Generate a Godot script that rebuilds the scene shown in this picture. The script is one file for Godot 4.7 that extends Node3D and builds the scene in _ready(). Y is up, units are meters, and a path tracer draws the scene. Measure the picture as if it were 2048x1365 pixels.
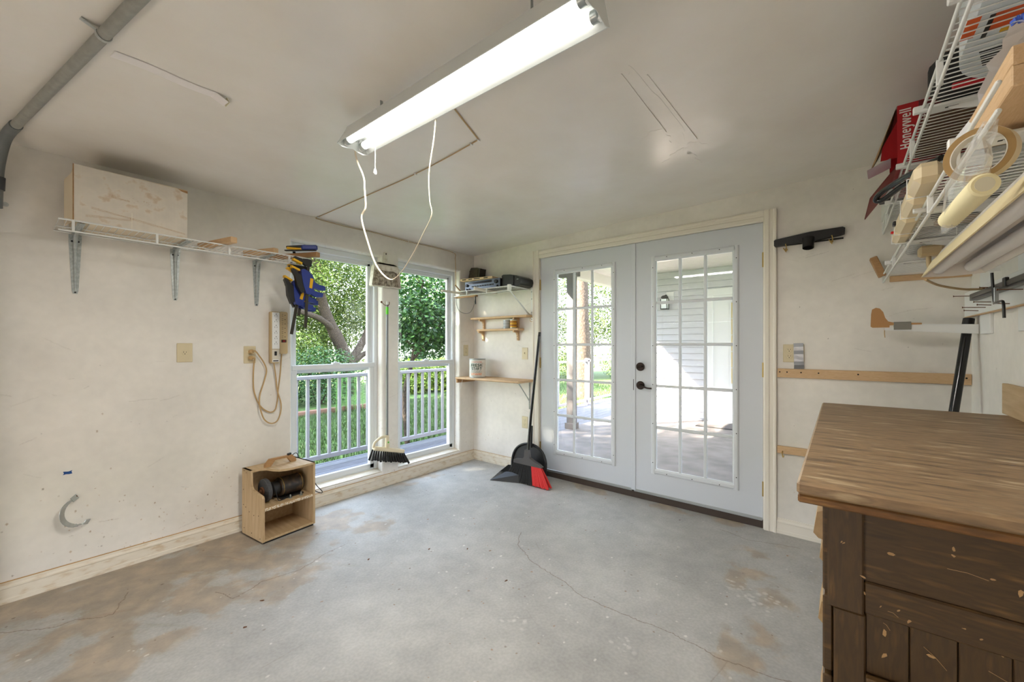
extends Node3D
# A workshop room with two windows on the left, a pair of glazed doors, wire shelves and a bench.
# Scene coordinates in this script: X to the right along the door wall, Y up, D from the camera towards the door wall (z = -D).

var M := {}
var taken := {}
var org := Vector3.ZERO
var rng := RandomNumberGenerator.new()

func P(x: float, y: float, d: float) -> Vector3:
	return Vector3(x, y, -d)

func rgb(r: int, g: int, b: int) -> Color:
	return Color8(r, g, b)

# ---------- nodes ----------
func numbered(called: String) -> String:
	if not taken.has(called):
		taken[called] = 0
		return called
	taken[called] += 1
	return "%s_%03d" % [called, taken[called]]

func thing(called: String, label: String, category: String, base: Vector3, group := "") -> Node3D:
	var o := Node3D.new()
	o.name = numbered(called)
	add_child(o)
	o.position = base
	org = base
	o.set_meta("label", label)
	o.set_meta("category", category)
	if group != "":
		o.set_meta("group", group)
	return o

func setting(called: String, base: Vector3, label := "") -> Node3D:
	var o := Node3D.new()
	o.name = called
	add_child(o)
	o.position = base
	org = base
	o.set_meta("kind", "structure")
	if label != "":
		o.set_meta("label", label)
	return o

func part(parent: Node3D, called: String, st: SurfaceTool, m: Material, label := "") -> MeshInstance3D:
	var o := MeshInstance3D.new()
	o.name = called
	o.mesh = st.commit()
	o.material_override = m
	o.cast_shadow = GeometryInstance3D.SHADOW_CASTING_SETTING_ON
	parent.add_child(o, true)
	if label != "":
		o.set_meta("label", label)
	return o

func mesh_part(parent: Node3D, called: String, mesh: Mesh, m: Material, at: Vector3) -> MeshInstance3D:
	var o := MeshInstance3D.new()
	o.name = called
	o.mesh = mesh
	o.material_override = m
	o.position = at
	parent.add_child(o, true)
	return o

func solo(called: String, label: String, category: String, base: Vector3, st: SurfaceTool, m: Material, group := "") -> MeshInstance3D:
	var o := MeshInstance3D.new()
	o.name = numbered(called)
	o.mesh = st.commit()
	o.material_override = m
	add_child(o)
	o.position = base
	o.set_meta("label", label)
	o.set_meta("category", category)
	if group != "":
		o.set_meta("group", group)
	return o

func twin(o: Node3D, at: Vector3, label := "", turn := 0.0) -> Node3D:
	var called := String(o.name)
	if called.length() > 4 and called[-4] == "_" and called.right(3).is_valid_int():
		called = called.left(-4)
	var c: Node3D = o.duplicate()
	c.name = numbered(called)
	add_child(c)
	c.position = at
	c.rotation.y = o.rotation.y + turn
	if label != "":
		c.set_meta("label", label)
	return c

# ---------- geometry (world points; the origin of the thing being built is taken off) ----------
func S() -> SurfaceTool:
	var st := SurfaceTool.new()
	st.begin(Mesh.PRIMITIVE_TRIANGLES)
	return st

func T(st: SurfaceTool, a: Vector3, b: Vector3, c: Vector3, na: Vector3, nb: Vector3, nc: Vector3, ua := Vector2.ZERO, ub := Vector2.ZERO, uc := Vector2.ZERO) -> void:
	if (c - a).cross(b - a).dot(na + nb + nc) < 0.0:
		var t := b
		b = c
		c = t
		t = nb
		nb = nc
		nc = t
		var u := ub
		ub = uc
		uc = u
	st.set_normal(na)
	st.set_uv(ua)
	st.add_vertex(a - org)
	st.set_normal(nb)
	st.set_uv(ub)
	st.add_vertex(b - org)
	st.set_normal(nc)
	st.set_uv(uc)
	st.add_vertex(c - org)

func planar(v: Vector3, n: Vector3) -> Vector2:
	var m := n.abs()
	if m.x >= m.y and m.x >= m.z:
		return Vector2(-v.z, -v.y)
	if m.y >= m.z:
		return Vector2(v.x, -v.z)
	return Vector2(v.x, -v.y)

func tri(st: SurfaceTool, a: Vector3, b: Vector3, c: Vector3, towards: Vector3) -> void:
	var n := (c - a).cross(b - a).normalized()
	if n.dot(towards) < 0.0:
		n = -n
	T(st, a, b, c, n, n, n, planar(a, n), planar(b, n), planar(c, n))

func quad(st: SurfaceTool, a: Vector3, b: Vector3, c: Vector3, d: Vector3, towards: Vector3) -> void:
	tri(st, a, b, c, towards)
	tri(st, a, c, d, towards)

# a picture laid on four corners: top left, top right, bottom right, bottom left
func sheet(st: SurfaceTool, a: Vector3, b: Vector3, c: Vector3, d: Vector3, towards: Vector3) -> void:
	var n := (c - a).cross(b - a).normalized()
	if n.dot(towards) < 0.0:
		n = -n
	T(st, a, b, c, n, n, n, Vector2(0, 0), Vector2(1, 0), Vector2(1, 1))
	T(st, a, c, d, n, n, n, Vector2(0, 0), Vector2(1, 1), Vector2(0, 1))

func obox(st: SurfaceTool, xf: Transform3D, size: Vector3, bev := 0.0) -> void:
	var h := size / 2.0
	bev = minf(bev, minf(h.x, minf(h.y, h.z)) * 0.9)
	var ax := [Vector3.RIGHT, Vector3.UP, Vector3.BACK]
	for i in 3:
		var j := (i + 1) % 3
		var k := (i + 2) % 3
		for s in [-1.0, 1.0]:
			var c: Vector3 = ax[i] * h[i] * s
			var u: Vector3 = ax[j] * (h[j] - bev)
			var v: Vector3 = ax[k] * (h[k] - bev)
			quad(st, xf * (c - u - v), xf * (c + u - v), xf * (c + u + v), xf * (c - u + v), xf.basis * (ax[i] * s))
	if bev > 0.0:
		for i in 3:
			var j := (i + 1) % 3
			var k := (i + 2) % 3
			for s in [-1.0, 1.0]:
				for t in [-1.0, 1.0]:
					var a: Vector3 = ax[i] * h[i] * s + ax[j] * (h[j] - bev) * t
					var b: Vector3 = ax[i] * (h[i] - bev) * s + ax[j] * h[j] * t
					var w: Vector3 = ax[k] * (h[k] - bev)
					quad(st, xf * (a - w), xf * (b - w), xf * (b + w), xf * (a + w), xf.basis * (ax[i] * s + ax[j] * t))
		for sx in [-1.0, 1.0]:
			for sy in [-1.0, 1.0]:
				for sz in [-1.0, 1.0]:
					var g := Vector3(sx, sy, sz)
					var a := Vector3(h.x, h.y - bev, h.z - bev) * g
					var b := Vector3(h.x - bev, h.y, h.z - bev) * g
					var c := Vector3(h.x - bev, h.y - bev, h.z) * g
					tri(st, xf * a, xf * b, xf * c, xf.basis * g)

# box between two corners given as (X, y, D)
func box(st: SurfaceTool, x0: float, x1: float, y0: float, y1: float, d0: float, d1: float, bev := 0.0) -> void:
	obox(st, Transform3D(Basis(), Vector3((x0 + x1) / 2.0, (y0 + y1) / 2.0, -(d0 + d1) / 2.0)), Vector3(absf(x1 - x0), absf(y1 - y0), absf(d1 - d0)), bev)

func B(x0: float, x1: float, y0: float, y1: float, d0: float, d1: float, bev := 0.0) -> SurfaceTool:
	var st := S()
	box(st, x0, x1, y0, y1, d0, d1, bev)
	return st

# bar of a rectangular section from a to b
func bar(st: SurfaceTool, a: Vector3, b: Vector3, w: float, t: float, up := Vector3.UP, bev := 0.0) -> void:
	var z := (b - a).normalized()
	var x := up.cross(z)
	if x.length() < 0.01:
		x = Vector3.RIGHT.cross(z)
	x = x.normalized()
	obox(st, Transform3D(Basis(x, z.cross(x), z), (a + b) / 2.0), Vector3(w, t, a.distance_to(b)), bev)

func tube(st: SurfaceTool, pts: Array, r, n := 8, caps := true, flat := 1.0) -> void:
	var count := pts.size()
	var rings := []
	var norms := []
	var side := Vector3.ZERO
	for i in count:
		var t: Vector3 = (pts[mini(i + 1, count - 1)] - pts[maxi(i - 1, 0)]).normalized()
		if side == Vector3.ZERO:
			side = t.cross(Vector3.UP)
			if side.length() < 0.1:
				side = t.cross(Vector3.RIGHT)
		side = (side - t * side.dot(t)).normalized()
		var other := t.cross(side)
		var rad: float = r[i] if r is Array else r
		var ring := PackedVector3Array()
		var nn := PackedVector3Array()
		for k in n:
			var a := TAU * k / n
			var o := side * cos(a) + other * sin(a) * flat
			nn.append((side * cos(a) * flat + other * sin(a)).normalized())
			ring.append(pts[i] + o * rad)
		rings.append(ring)
		norms.append(nn)
	for i in count - 1:
		for k in n:
			var l := (k + 1) % n
			var u0 := Vector2(float(k) / n, i)
			T(st, rings[i][k], rings[i][l], rings[i + 1][l], norms[i][k], norms[i][l], norms[i + 1][l], u0, u0 + Vector2(1.0 / n, 0), u0 + Vector2(1.0 / n, 1))
			T(st, rings[i][k], rings[i + 1][l], rings[i + 1][k], norms[i][k], norms[i + 1][l], norms[i + 1][k], u0, u0 + Vector2(1.0 / n, 1), u0 + Vector2(0, 1))
	if caps:
		for e in [0, count - 1]:
			var t: Vector3 = pts[0] - pts[1] if e == 0 else pts[count - 1] - pts[count - 2]
			for k in n:
				tri(st, pts[e], rings[e][k], rings[e][(k + 1) % n], t)

func spline(pts: Array, steps := 6) -> Array:
	var out := []
	for i in pts.size() - 1:
		var a: Vector3 = pts[maxi(i - 1, 0)]
		var b: Vector3 = pts[i]
		var c: Vector3 = pts[i + 1]
		var d: Vector3 = pts[mini(i + 2, pts.size() - 1)]
		for k in steps:
			out.append(b.cubic_interpolate(c, a, d, float(k) / steps))
	out.append(pts[-1])
	return out

# turned shape: profile of (radius, height) round the local y axis of xf
func lathe(st: SurfaceTool, xf: Transform3D, prof: Array, n := 20, u_turns := 1.0) -> void:
	for i in prof.size() - 1:
		var p0: Vector2 = prof[i]
		var p1: Vector2 = prof[i + 1]
		var e := p1 - p0
		if e.length() < 1e-6:
			continue
		var nr := Vector2(e.y, -e.x).normalized()
		for k in n:
			var a0 := TAU * k / n
			var a1 := TAU * (k + 1) / n
			var c0 := Vector3(cos(a0), 0, sin(a0))
			var c1 := Vector3(cos(a1), 0, sin(a1))
			var n0 := (xf.basis * (c0 * nr.x + Vector3.UP * nr.y)).normalized()
			var n1 := (xf.basis * (c1 * nr.x + Vector3.UP * nr.y)).normalized()
			var a := xf * (c0 * p0.x + Vector3.UP * p0.y)
			var b := xf * (c1 * p0.x + Vector3.UP * p0.y)
			var c := xf * (c1 * p1.x + Vector3.UP * p1.y)
			var d := xf * (c0 * p1.x + Vector3.UP * p1.y)
			var u0 := float(k) / n * u_turns
			var u1 := float(k + 1) / n * u_turns
			if p0.x > 1e-6:
				T(st, a, b, c, n0, n1, n1, Vector2(u0, p0.y), Vector2(u1, p0.y), Vector2(u1, p1.y))
			if p1.x > 1e-6:
				T(st, a, c, d, n0, n1, n0, Vector2(u0, p0.y), Vector2(u1, p1.y), Vector2(u0, p1.y))

func cyl(st: SurfaceTool, a: Vector3, b: Vector3, r: float, n := 14, bev := 0.0) -> void:
	var y := (b - a).normalized()
	var x := y.cross(Vector3.UP)
	if x.length() < 0.05:
		x = y.cross(Vector3.RIGHT)
	x = x.normalized()
	var h := a.distance_to(b)
	lathe(st, Transform3D(Basis(x, y, x.cross(y)), a), [Vector2(0, 0), Vector2(r - bev, 0), Vector2(r, bev), Vector2(r, h - bev), Vector2(r - bev, h), Vector2(0, h)], n)

# polygon in the local xy plane of xf, drawn out along local z from 0 to depth
func prism(st: SurfaceTool, xf: Transform3D, poly: PackedVector2Array, depth: float, smooth := false) -> void:
	var idx := Geometry2D.triangulate_polygon(poly)
	for i in range(0, idx.size(), 3):
		for z in [0.0, depth]:
			tri(st, xf * Vector3(poly[idx[i]].x, poly[idx[i]].y, z), xf * Vector3(poly[idx[i + 1]].x, poly[idx[i + 1]].y, z), xf * Vector3(poly[idx[i + 2]].x, poly[idx[i + 2]].y, z), xf.basis * Vector3(0, 0, -1.0 if z == 0.0 else signf(depth)) * (1.0 if depth > 0.0 or z != 0.0 else -1.0))
	var n := poly.size()
	var cw := Geometry2D.is_polygon_clockwise(poly)
	var nn := []
	for i in n:
		var e := (poly[(i + 1) % n] - poly[i]).normalized()
		nn.append(Vector2(e.y, -e.x) * (1.0 if cw else -1.0))
	# the sign is checked against the inside of the polygon
	var probe: Vector2 = (poly[0] + poly[1]) / 2.0 + nn[0] * 0.0002
	if Geometry2D.is_point_in_polygon(probe, poly):
		for i in n:
			nn[i] = -nn[i]
	for i in n:
		var j := (i + 1) % n
		var a := xf * Vector3(poly[i].x, poly[i].y, 0)
		var b := xf * Vector3(poly[j].x, poly[j].y, 0)
		var c := xf * Vector3(poly[j].x, poly[j].y, depth)
		var d := xf * Vector3(poly[i].x, poly[i].y, depth)
		var na: Vector2 = nn[i]
		var nb: Vector2 = nn[i]
		if smooth:
			var before: Vector2 = nn[(i + n - 1) % n]
			var after: Vector2 = nn[j]
			if before.dot(nn[i]) > 0.7:
				na = (before + nn[i]).normalized()
			if after.dot(nn[i]) > 0.7:
				nb = (after + nn[i]).normalized()
		var n3a := (xf.basis * Vector3(na.x, na.y, 0)).normalized()
		var n3b := (xf.basis * Vector3(nb.x, nb.y, 0)).normalized()
		T(st, a, b, c, n3a, n3b, n3b, planar(a, n3a), planar(b, n3a), planar(c, n3a))
		T(st, a, c, d, n3a, n3b, n3a, planar(a, n3a), planar(c, n3a), planar(d, n3a))

# frames for prism(): local x, y, z given in world directions
func frame(at: Vector3, x: Vector3, y: Vector3) -> Transform3D:
	x = x.normalized()
	y = (y - x * y.dot(x)).normalized()
	return Transform3D(Basis(x, y, x.cross(y)), at)

func rounded(x0: float, x1: float, y0: float, y1: float, r: float, n := 5) -> PackedVector2Array:
	var out := PackedVector2Array()
	var cs := [Vector2(x1 - r, y1 - r), Vector2(x0 + r, y1 - r), Vector2(x0 + r, y0 + r), Vector2(x1 - r, y0 + r)]
	for q in 4:
		for k in n + 1:
			var a := PI / 2.0 * (q + float(k) / n)
			out.append(cs[q] + Vector2(cos(a), sin(a)) * r)
	return out

# lettering as a flat solid; at is the lower left of the text
func letters(parent: Node3D, called: String, text: String, height: float, width: float, at: Vector3, right: Vector3, up: Vector3, m: Material, depth := 0.0008) -> MeshInstance3D:
	var tm := TextMesh.new()
	var fnt := SystemFont.new()
	fnt.font_names = PackedStringArray(["Droid Sans"])
	fnt.font_weight = 700
	tm.font = fnt
	tm.text = text
	tm.font_size = 32
	tm.pixel_size = 0.01
	tm.depth = 0.01
	tm.curve_step = 1.0
	tm.horizontal_alignment = HORIZONTAL_ALIGNMENT_LEFT
	tm.vertical_alignment = VERTICAL_ALIGNMENT_BOTTOM
	var bb := tm.get_aabb()
	var o := MeshInstance3D.new()
	o.name = called
	o.mesh = tm
	o.material_override = m
	var sx := width / maxf(bb.size.x, 1e-4)
	var sy := height / maxf(bb.size.y, 1e-4)
	var x := right.normalized()
	var y := up.normalized()
	var z := x.cross(y)
	o.transform = Transform3D(Basis(x * sx, y * sy, z * (depth / 0.01)), at - parent.position - x * bb.position.x * sx - y * bb.position.y * sy)
	parent.add_child(o, true)
	return o

# ---------- materials ----------
func mat(c: Color, rough := 0.6, metal := 0.0, spec := 0.5) -> StandardMaterial3D:
	var m := StandardMaterial3D.new()
	m.albedo_color = c
	m.roughness = rough
	m.metallic = metal
	m.metallic_specular = spec
	return m

func noise_tex(freq: float, ramp: Array, size := 512, sd := 1, kind := FastNoiseLite.TYPE_SIMPLEX_SMOOTH, octaves := 4) -> NoiseTexture2D:
	var n := FastNoiseLite.new()
	n.noise_type = kind
	n.frequency = freq
	n.fractal_octaves = octaves
	n.seed = sd
	var t := NoiseTexture2D.new()
	t.width = size
	t.height = size
	t.seamless = true
	t.noise = n
	var g := Gradient.new()
	var offs := PackedFloat32Array()
	var cols := PackedColorArray()
	for r in ramp:
		offs.append(r[0])
		cols.append(r[1])
	g.offsets = offs
	g.colors = cols
	t.color_ramp = g
	return t

func height_tex(freq: float, size := 512, sd := 5, octaves := 4) -> NoiseTexture2D:
	return noise_tex(freq, [[0.0, Color.BLACK], [1.0, Color.WHITE]], size, sd, FastNoiseLite.TYPE_SIMPLEX_SMOOTH, octaves)

func tri_mat(tex: Texture2D, scale: Vector3, rough := 0.7, world := false) -> StandardMaterial3D:
	var m := mat(Color.WHITE, rough)
	m.albedo_texture = tex
	m.uv1_triplanar = true
	m.uv1_world_triplanar = world
	m.uv1_scale = scale
	return m

func relief(m: StandardMaterial3D, tex: Texture2D, depth: float) -> StandardMaterial3D:
	m.heightmap_enabled = true
	m.heightmap_texture = tex
	m.heightmap_scale = depth
	return m

# wood with the grain along x (0), y (1) or z (2)
func wood(tex: Texture2D, axis: int, fine := 7.0, rough := 0.65) -> StandardMaterial3D:
	var s := Vector3(fine, fine, fine)
	s[axis] = fine * 0.12
	return tri_mat(tex, s, rough)

func _ready() -> void:
	# camera
	var cam := Camera3D.new()
	cam.name = "camera"
	cam.projection = Camera3D.PROJECTION_FRUSTUM
	cam.near = 0.05
	cam.far = 200.0
	cam.size = 2.0 * 0.05 * 682.5 / 815.0
	cam.frustum_offset = Vector2(0, 0.05 * 8.5 / 815.0)
	cam.position = Vector3(0, 1.248, 0)
	cam.rotation = Vector3(0, atan(658.0 / 815.0), 0)
	add_child(cam)
	cam.current = true
	# sky
	var env := Environment.new()
	env.background_mode = Environment.BG_SKY
	var sky := Sky.new()
	var sm := ProceduralSkyMaterial.new()
	sm.sky_top_color = rgb(184, 204, 230)
	sm.sky_horizon_color = rgb(238, 240, 242)
	sm.ground_horizon_color = rgb(200, 206, 200)
	sm.ground_bottom_color = rgb(110, 116, 96)
	sm.sky_energy_multiplier = 1.0
	sky.sky_material = sm
	env.sky = sky
	env.background_energy_multiplier = 8.5
	env.tonemap_mode = Environment.TONE_MAPPER_LINEAR
	env.tonemap_exposure = 1.58
	env.sdfgi_enabled = true
	env.ssao_enabled = true
	env.ssil_enabled = true
	var we := WorldEnvironment.new()
	we.name = "world"
	we.environment = env
	add_child(we)
	# sun
	var sun := DirectionalLight3D.new()
	sun.name = "sun"
	sun.light_color = Color(1.0, 0.95, 0.86)
	sun.light_energy = 19.0
	sun.light_angular_distance = 0.6
	sun.shadow_enabled = true
	sun.sky_mode = DirectionalLight3D.SKY_MODE_LIGHT_ONLY
	add_child(sun)
	sun.look_at_from_position(Vector3.ZERO, SUN, Vector3.UP)
	make_materials()
	build_room()
	build_outside()
	build_things()

# ---------- pictures of surfaces ----------
func noise_bytes(w: int, h: int, freq: float, sd: int, octaves := 4, warp := 0.0) -> PackedByteArray:
	var n := FastNoiseLite.new()
	n.noise_type = FastNoiseLite.TYPE_SIMPLEX_SMOOTH
	n.frequency = freq
	n.fractal_octaves = octaves
	n.seed = sd
	if warp > 0.0:
		n.domain_warp_enabled = true
		n.domain_warp_amplitude = warp
		n.domain_warp_frequency = freq * 0.8
	var im := n.get_image(w, h, false, false, true)
	im.convert(Image.FORMAT_L8)
	return im.get_data()

func dot(im: Image, cx: float, cy: float, r: float, c: Color, a: float, squash := 1.0) -> void:
	for y in range(int(cy - r), int(cy + r) + 2):
		for x in range(int(cx - r), int(cx + r) + 2):
			if x < 0 or y < 0 or x >= im.get_width() or y >= im.get_height():
				continue
			var q := Vector2(x - cx, (y - cy) / squash).length() / r
			if q < 1.0:
				im.set_pixel(x, y, im.get_pixel(x, y).lerp(c, a * (1.0 - q * q * 0.5)))

func stroke(im: Image, pts: Array, w: float, c: Color, a: float, wobble := 0.0) -> void:
	for i in pts.size() - 1:
		var p: Vector2 = pts[i]
		var q: Vector2 = pts[i + 1]
		var n := int(p.distance_to(q) / maxf(w * 0.5, 0.7)) + 1
		var side := (q - p).orthogonal().normalized()
		var off := 0.0
		for k in n:
			off = clampf(off + rng.randf_range(-1, 1) * wobble, -3.0 * wobble, 3.0 * wobble)
			var at := p.lerp(q, float(k) / n) + side * off * sin(PI * k / n)
			dot(im, at.x, at.y, w * rng.randf_range(0.7, 1.2), c, a)

func floor_picture() -> ImageTexture:
	var w := 1400
	var h := 1800
	var a := noise_bytes(w, h, 0.004, 11, 5, 40.0)
	var b := noise_bytes(w, h, 0.02, 12, 5, 20.0)
	var c := noise_bytes(w, h, 0.15, 13, 3)
	var e := noise_bytes(w, h, 0.006, 14, 5, 60.0)
	var f := noise_bytes(w, h, 0.012, 15, 5, 60.0)
	# where brown silt has dried: X, D, radius in X, radius in D, strength
	var silt := [[-3.0, 0.25, 0.6, 1.3, 0.85], [-2.5, 0.2, 0.45, 0.7, 0.62], [-2.45, 0.85, 0.4, 0.5, 0.62], [-2.7, 1.45, 0.45, 0.4, 0.5], [-0.3, 2.65, 0.25, 0.5, 0.42], [-0.25, 1.9, 0.2, 0.35, 0.35], [-1.3, 3.2, 1.2, 0.12, 0.45], [-2.6, -0.6, 0.9, 0.7, 0.5], [-3.1, 2.6, 0.18, 0.7, 0.4]]
	var data := PackedByteArray()
	data.resize(w * h * 3)
	var i := 0
	for y in h:
		var d := -1.6 + 4.9 * y / h
		for x in w:
			var k := y * w + x
			var na := a[k] / 255.0
			var nb := b[k] / 255.0
			var nc := c[k] / 255.0
			var g := 0.66 + (na - 0.5) * 0.085 + (nb - 0.5) * 0.06 + (nc - 0.5) * 0.07
			var z := 0.0
			if x & 3 == 0 or i == 0:
				var xx := -3.2 + 3.8 * x / w
				for s in silt:
					var dx: float = (xx - s[0]) / s[2]
					var dd: float = (d - s[1]) / s[3]
					var q := dx * dx + dd * dd
					if q < 1.0:
						z = maxf(z, s[4] * (1.0 - q * q))
				_z = z
			z = _z
			var ne := e[k] / 255.0
			var nf := f[k] / 255.0
			var st := clampf((z * 1.15 + (ne - 0.5) * 1.3 + (nf - 0.5) * 0.5 - 0.42) * 2.2, 0.0, 0.62) * minf(1.0, z * 4.0)
			st *= 0.75 + 0.5 * nb
			var r := lerpf(g * 1.015, 0.63 + (nb - 0.5) * 0.2, st)
			var gg := lerpf(g, 0.555 + (nb - 0.5) * 0.18, st)
			var bb := lerpf(g * 0.97, 0.47 + (nb - 0.5) * 0.16, st)
			data[i] = int(clampf(r, 0.0, 1.0) * 255.0)
			data[i + 1] = int(clampf(gg, 0.0, 1.0) * 255.0)
			data[i + 2] = int(clampf(bb, 0.0, 1.0) * 255.0)
			i += 3
	var im := Image.create_from_data(w, h, false, Image.FORMAT_RGB8, data)
	var at := func(x: float, d: float) -> Vector2: return Vector2((x + 3.2) / 3.8 * w, (d + 1.6) / 4.9 * h)
	rng.seed = 21
	# cracks
	var dark := rgb(96, 78, 62)
	for line in [[[-1.66, 2.15], [-1.575, 2.005], [-1.401, 1.902], [-1.131, 1.845], [-0.996, 1.79], [-0.851, 1.793], [-0.599, 1.806], [-0.473, 1.8], [-0.392, 1.778], [-0.208, 1.801], [0.0, 1.86]],
			[[-0.637, 3.029], [-0.452, 2.978], [-0.297, 3.037], [-0.196, 3.054]], [[-2.9, -0.1], [-2.792, 0.035], [-2.706, 0.133], [-2.71, 0.193], [-2.64, 0.267], [-2.625, 0.306], [-2.805, 0.382]],
			[[-2.461, 0.659], [-2.331, 0.697], [-2.343, 0.755], [-2.38, 0.836], [-2.34, 1.022], [-2.40, 1.18], [-2.414, 1.327]]]:
		var pts := []
		for v in line:
			pts.append(at.call(v[0], v[1]))
		stroke(im, pts, 0.85, dark, 0.38, 0.9)
	# rusty and brown specks, chips of white paint, scratches
	for k in 420:
		var x := rng.randf_range(-3.15, 0.5)
		var v: Vector2 = at.call(x, rng.randf_range(-1.0, 3.2))
		dot(im, v.x, v.y, rng.randf_range(0.8, 2.4), [rgb(120, 88, 60), rgb(92, 74, 58), rgb(150, 104, 66)][k % 3], rng.randf_range(0.3, 0.8), rng.randf_range(0.4, 1.6))
	for k in 330:
		var v: Vector2 = at.call(rng.randf_range(-2.6, 0.3), rng.randf_range(0.0, 3.1))
		dot(im, v.x, v.y, rng.randf_range(0.8, 2.6), rgb(226, 222, 214), rng.randf_range(0.3, 0.85), rng.randf_range(0.5, 1.8))
	for spot in [[-0.347, 2.288], [-0.261, 2.357], [-0.409, 2.398], [-1.153, 1.45], [-0.717, 1.604], [-0.42, 2.34], [-0.30, 2.25]]:
		for k in 9:
			var v: Vector2 = at.call(spot[0] + rng.randfn(0.0, 0.03), spot[1] + rng.randfn(0.0, 0.03))
			dot(im, v.x, v.y, rng.randf_range(2.0, 5.0), rgb(220, 217, 210), rng.randf_range(0.25, 0.6), rng.randf_range(0.5, 1.4))
	for k in 70:
		var v: Vector2 = at.call(rng.randf_range(-2.8, 0.2), rng.randf_range(0.2, 3.0))
		var len := rng.randf_range(10.0, 70.0)
		stroke(im, [v, v + Vector2(len, 0).rotated(rng.randf_range(0, TAU))], 0.9, rgb(205, 203, 198) if k % 3 else rgb(120, 104, 88), rng.randf_range(0.03, 0.14), 0.2)
	for k in 26:
		var v: Vector2 = at.call(rng.randf_range(-3.0, -2.2), rng.randf_range(-0.4, 1.1))
		var len := rng.randf_range(20.0, 120.0)
		stroke(im, [v, v + Vector2(len, 0).rotated(rng.randf_range(0.5, 1.3))], rng.randf_range(2.0, 7.0), rgb(146, 104, 66), rng.randf_range(0.008, 0.035), 1.4)
	return ImageTexture.create_from_image(im)

var _z := 0.0

# painted plasterboard with scuffs; lo/hi: the share of brown splashes near the floor
func wall_picture(wide: float, high: float, c: Color, splashes: int, scuffs: int, sd: int) -> ImageTexture:
	var w := int(wide * 300.0)
	var h := int(high * 300.0)
	var a := noise_bytes(w, h, 0.006, sd, 5, 30.0)
	var b := noise_bytes(w, h, 0.05, sd + 1, 4)
	var im := Image.create(w, h, false, Image.FORMAT_RGB8)
	var data := PackedByteArray()
	data.resize(w * h * 3)
	for k in w * h:
		var v := 1.0 + (a[k] / 255.0 - 0.5) * 0.07 + (b[k] / 255.0 - 0.5) * 0.03
		data[k * 3] = mini(255, int(c.r8 * v))
		data[k * 3 + 1] = mini(255, int(c.g8 * v))
		data[k * 3 + 2] = mini(255, int(c.b8 * (v * 1.02 - 0.02)))
	im.set_data(w, h, false, Image.FORMAT_RGB8, data)
	rng.seed = sd
	for k in splashes:
		var y := h - 1 - absf(rng.randfn(0.0, 0.28)) * 300.0 - 20.0
		dot(im, rng.randf_range(0, w), y, rng.randf_range(0.5, 1.25), [rgb(128, 92, 58), rgb(96, 80, 64), rgb(160, 120, 80)][k % 3], rng.randf_range(0.15, 0.6), rng.randf_range(0.6, 1.8))
	for k in scuffs:
		var v := Vector2(rng.randf_range(0, w), rng.randf_range(h * 0.2, h))
		stroke(im, [v, v + Vector2(rng.randf_range(4, 40), 0).rotated(rng.randf_range(-0.6, 0.6))], 0.7, rgb(130, 120, 108), rng.randf_range(0.04, 0.13), 0.3)
	for k in scuffs:
		dot(im, rng.randf_range(0, w), rng.randf_range(0, h), rng.randf_range(0.5, 0.9), rgb(90, 82, 74), rng.randf_range(0.2, 0.6))
	return ImageTexture.create_from_image(im)

func picture_mat(tex: Texture2D, scale: Vector2, offset: Vector2, rough: float) -> StandardMaterial3D:
	var m := mat(Color.WHITE, rough)
	m.albedo_texture = tex
	m.uv1_scale = Vector3(scale.x, scale.y, 1)
	m.uv1_offset = Vector3(offset.x, offset.y, 0)
	return m

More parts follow.
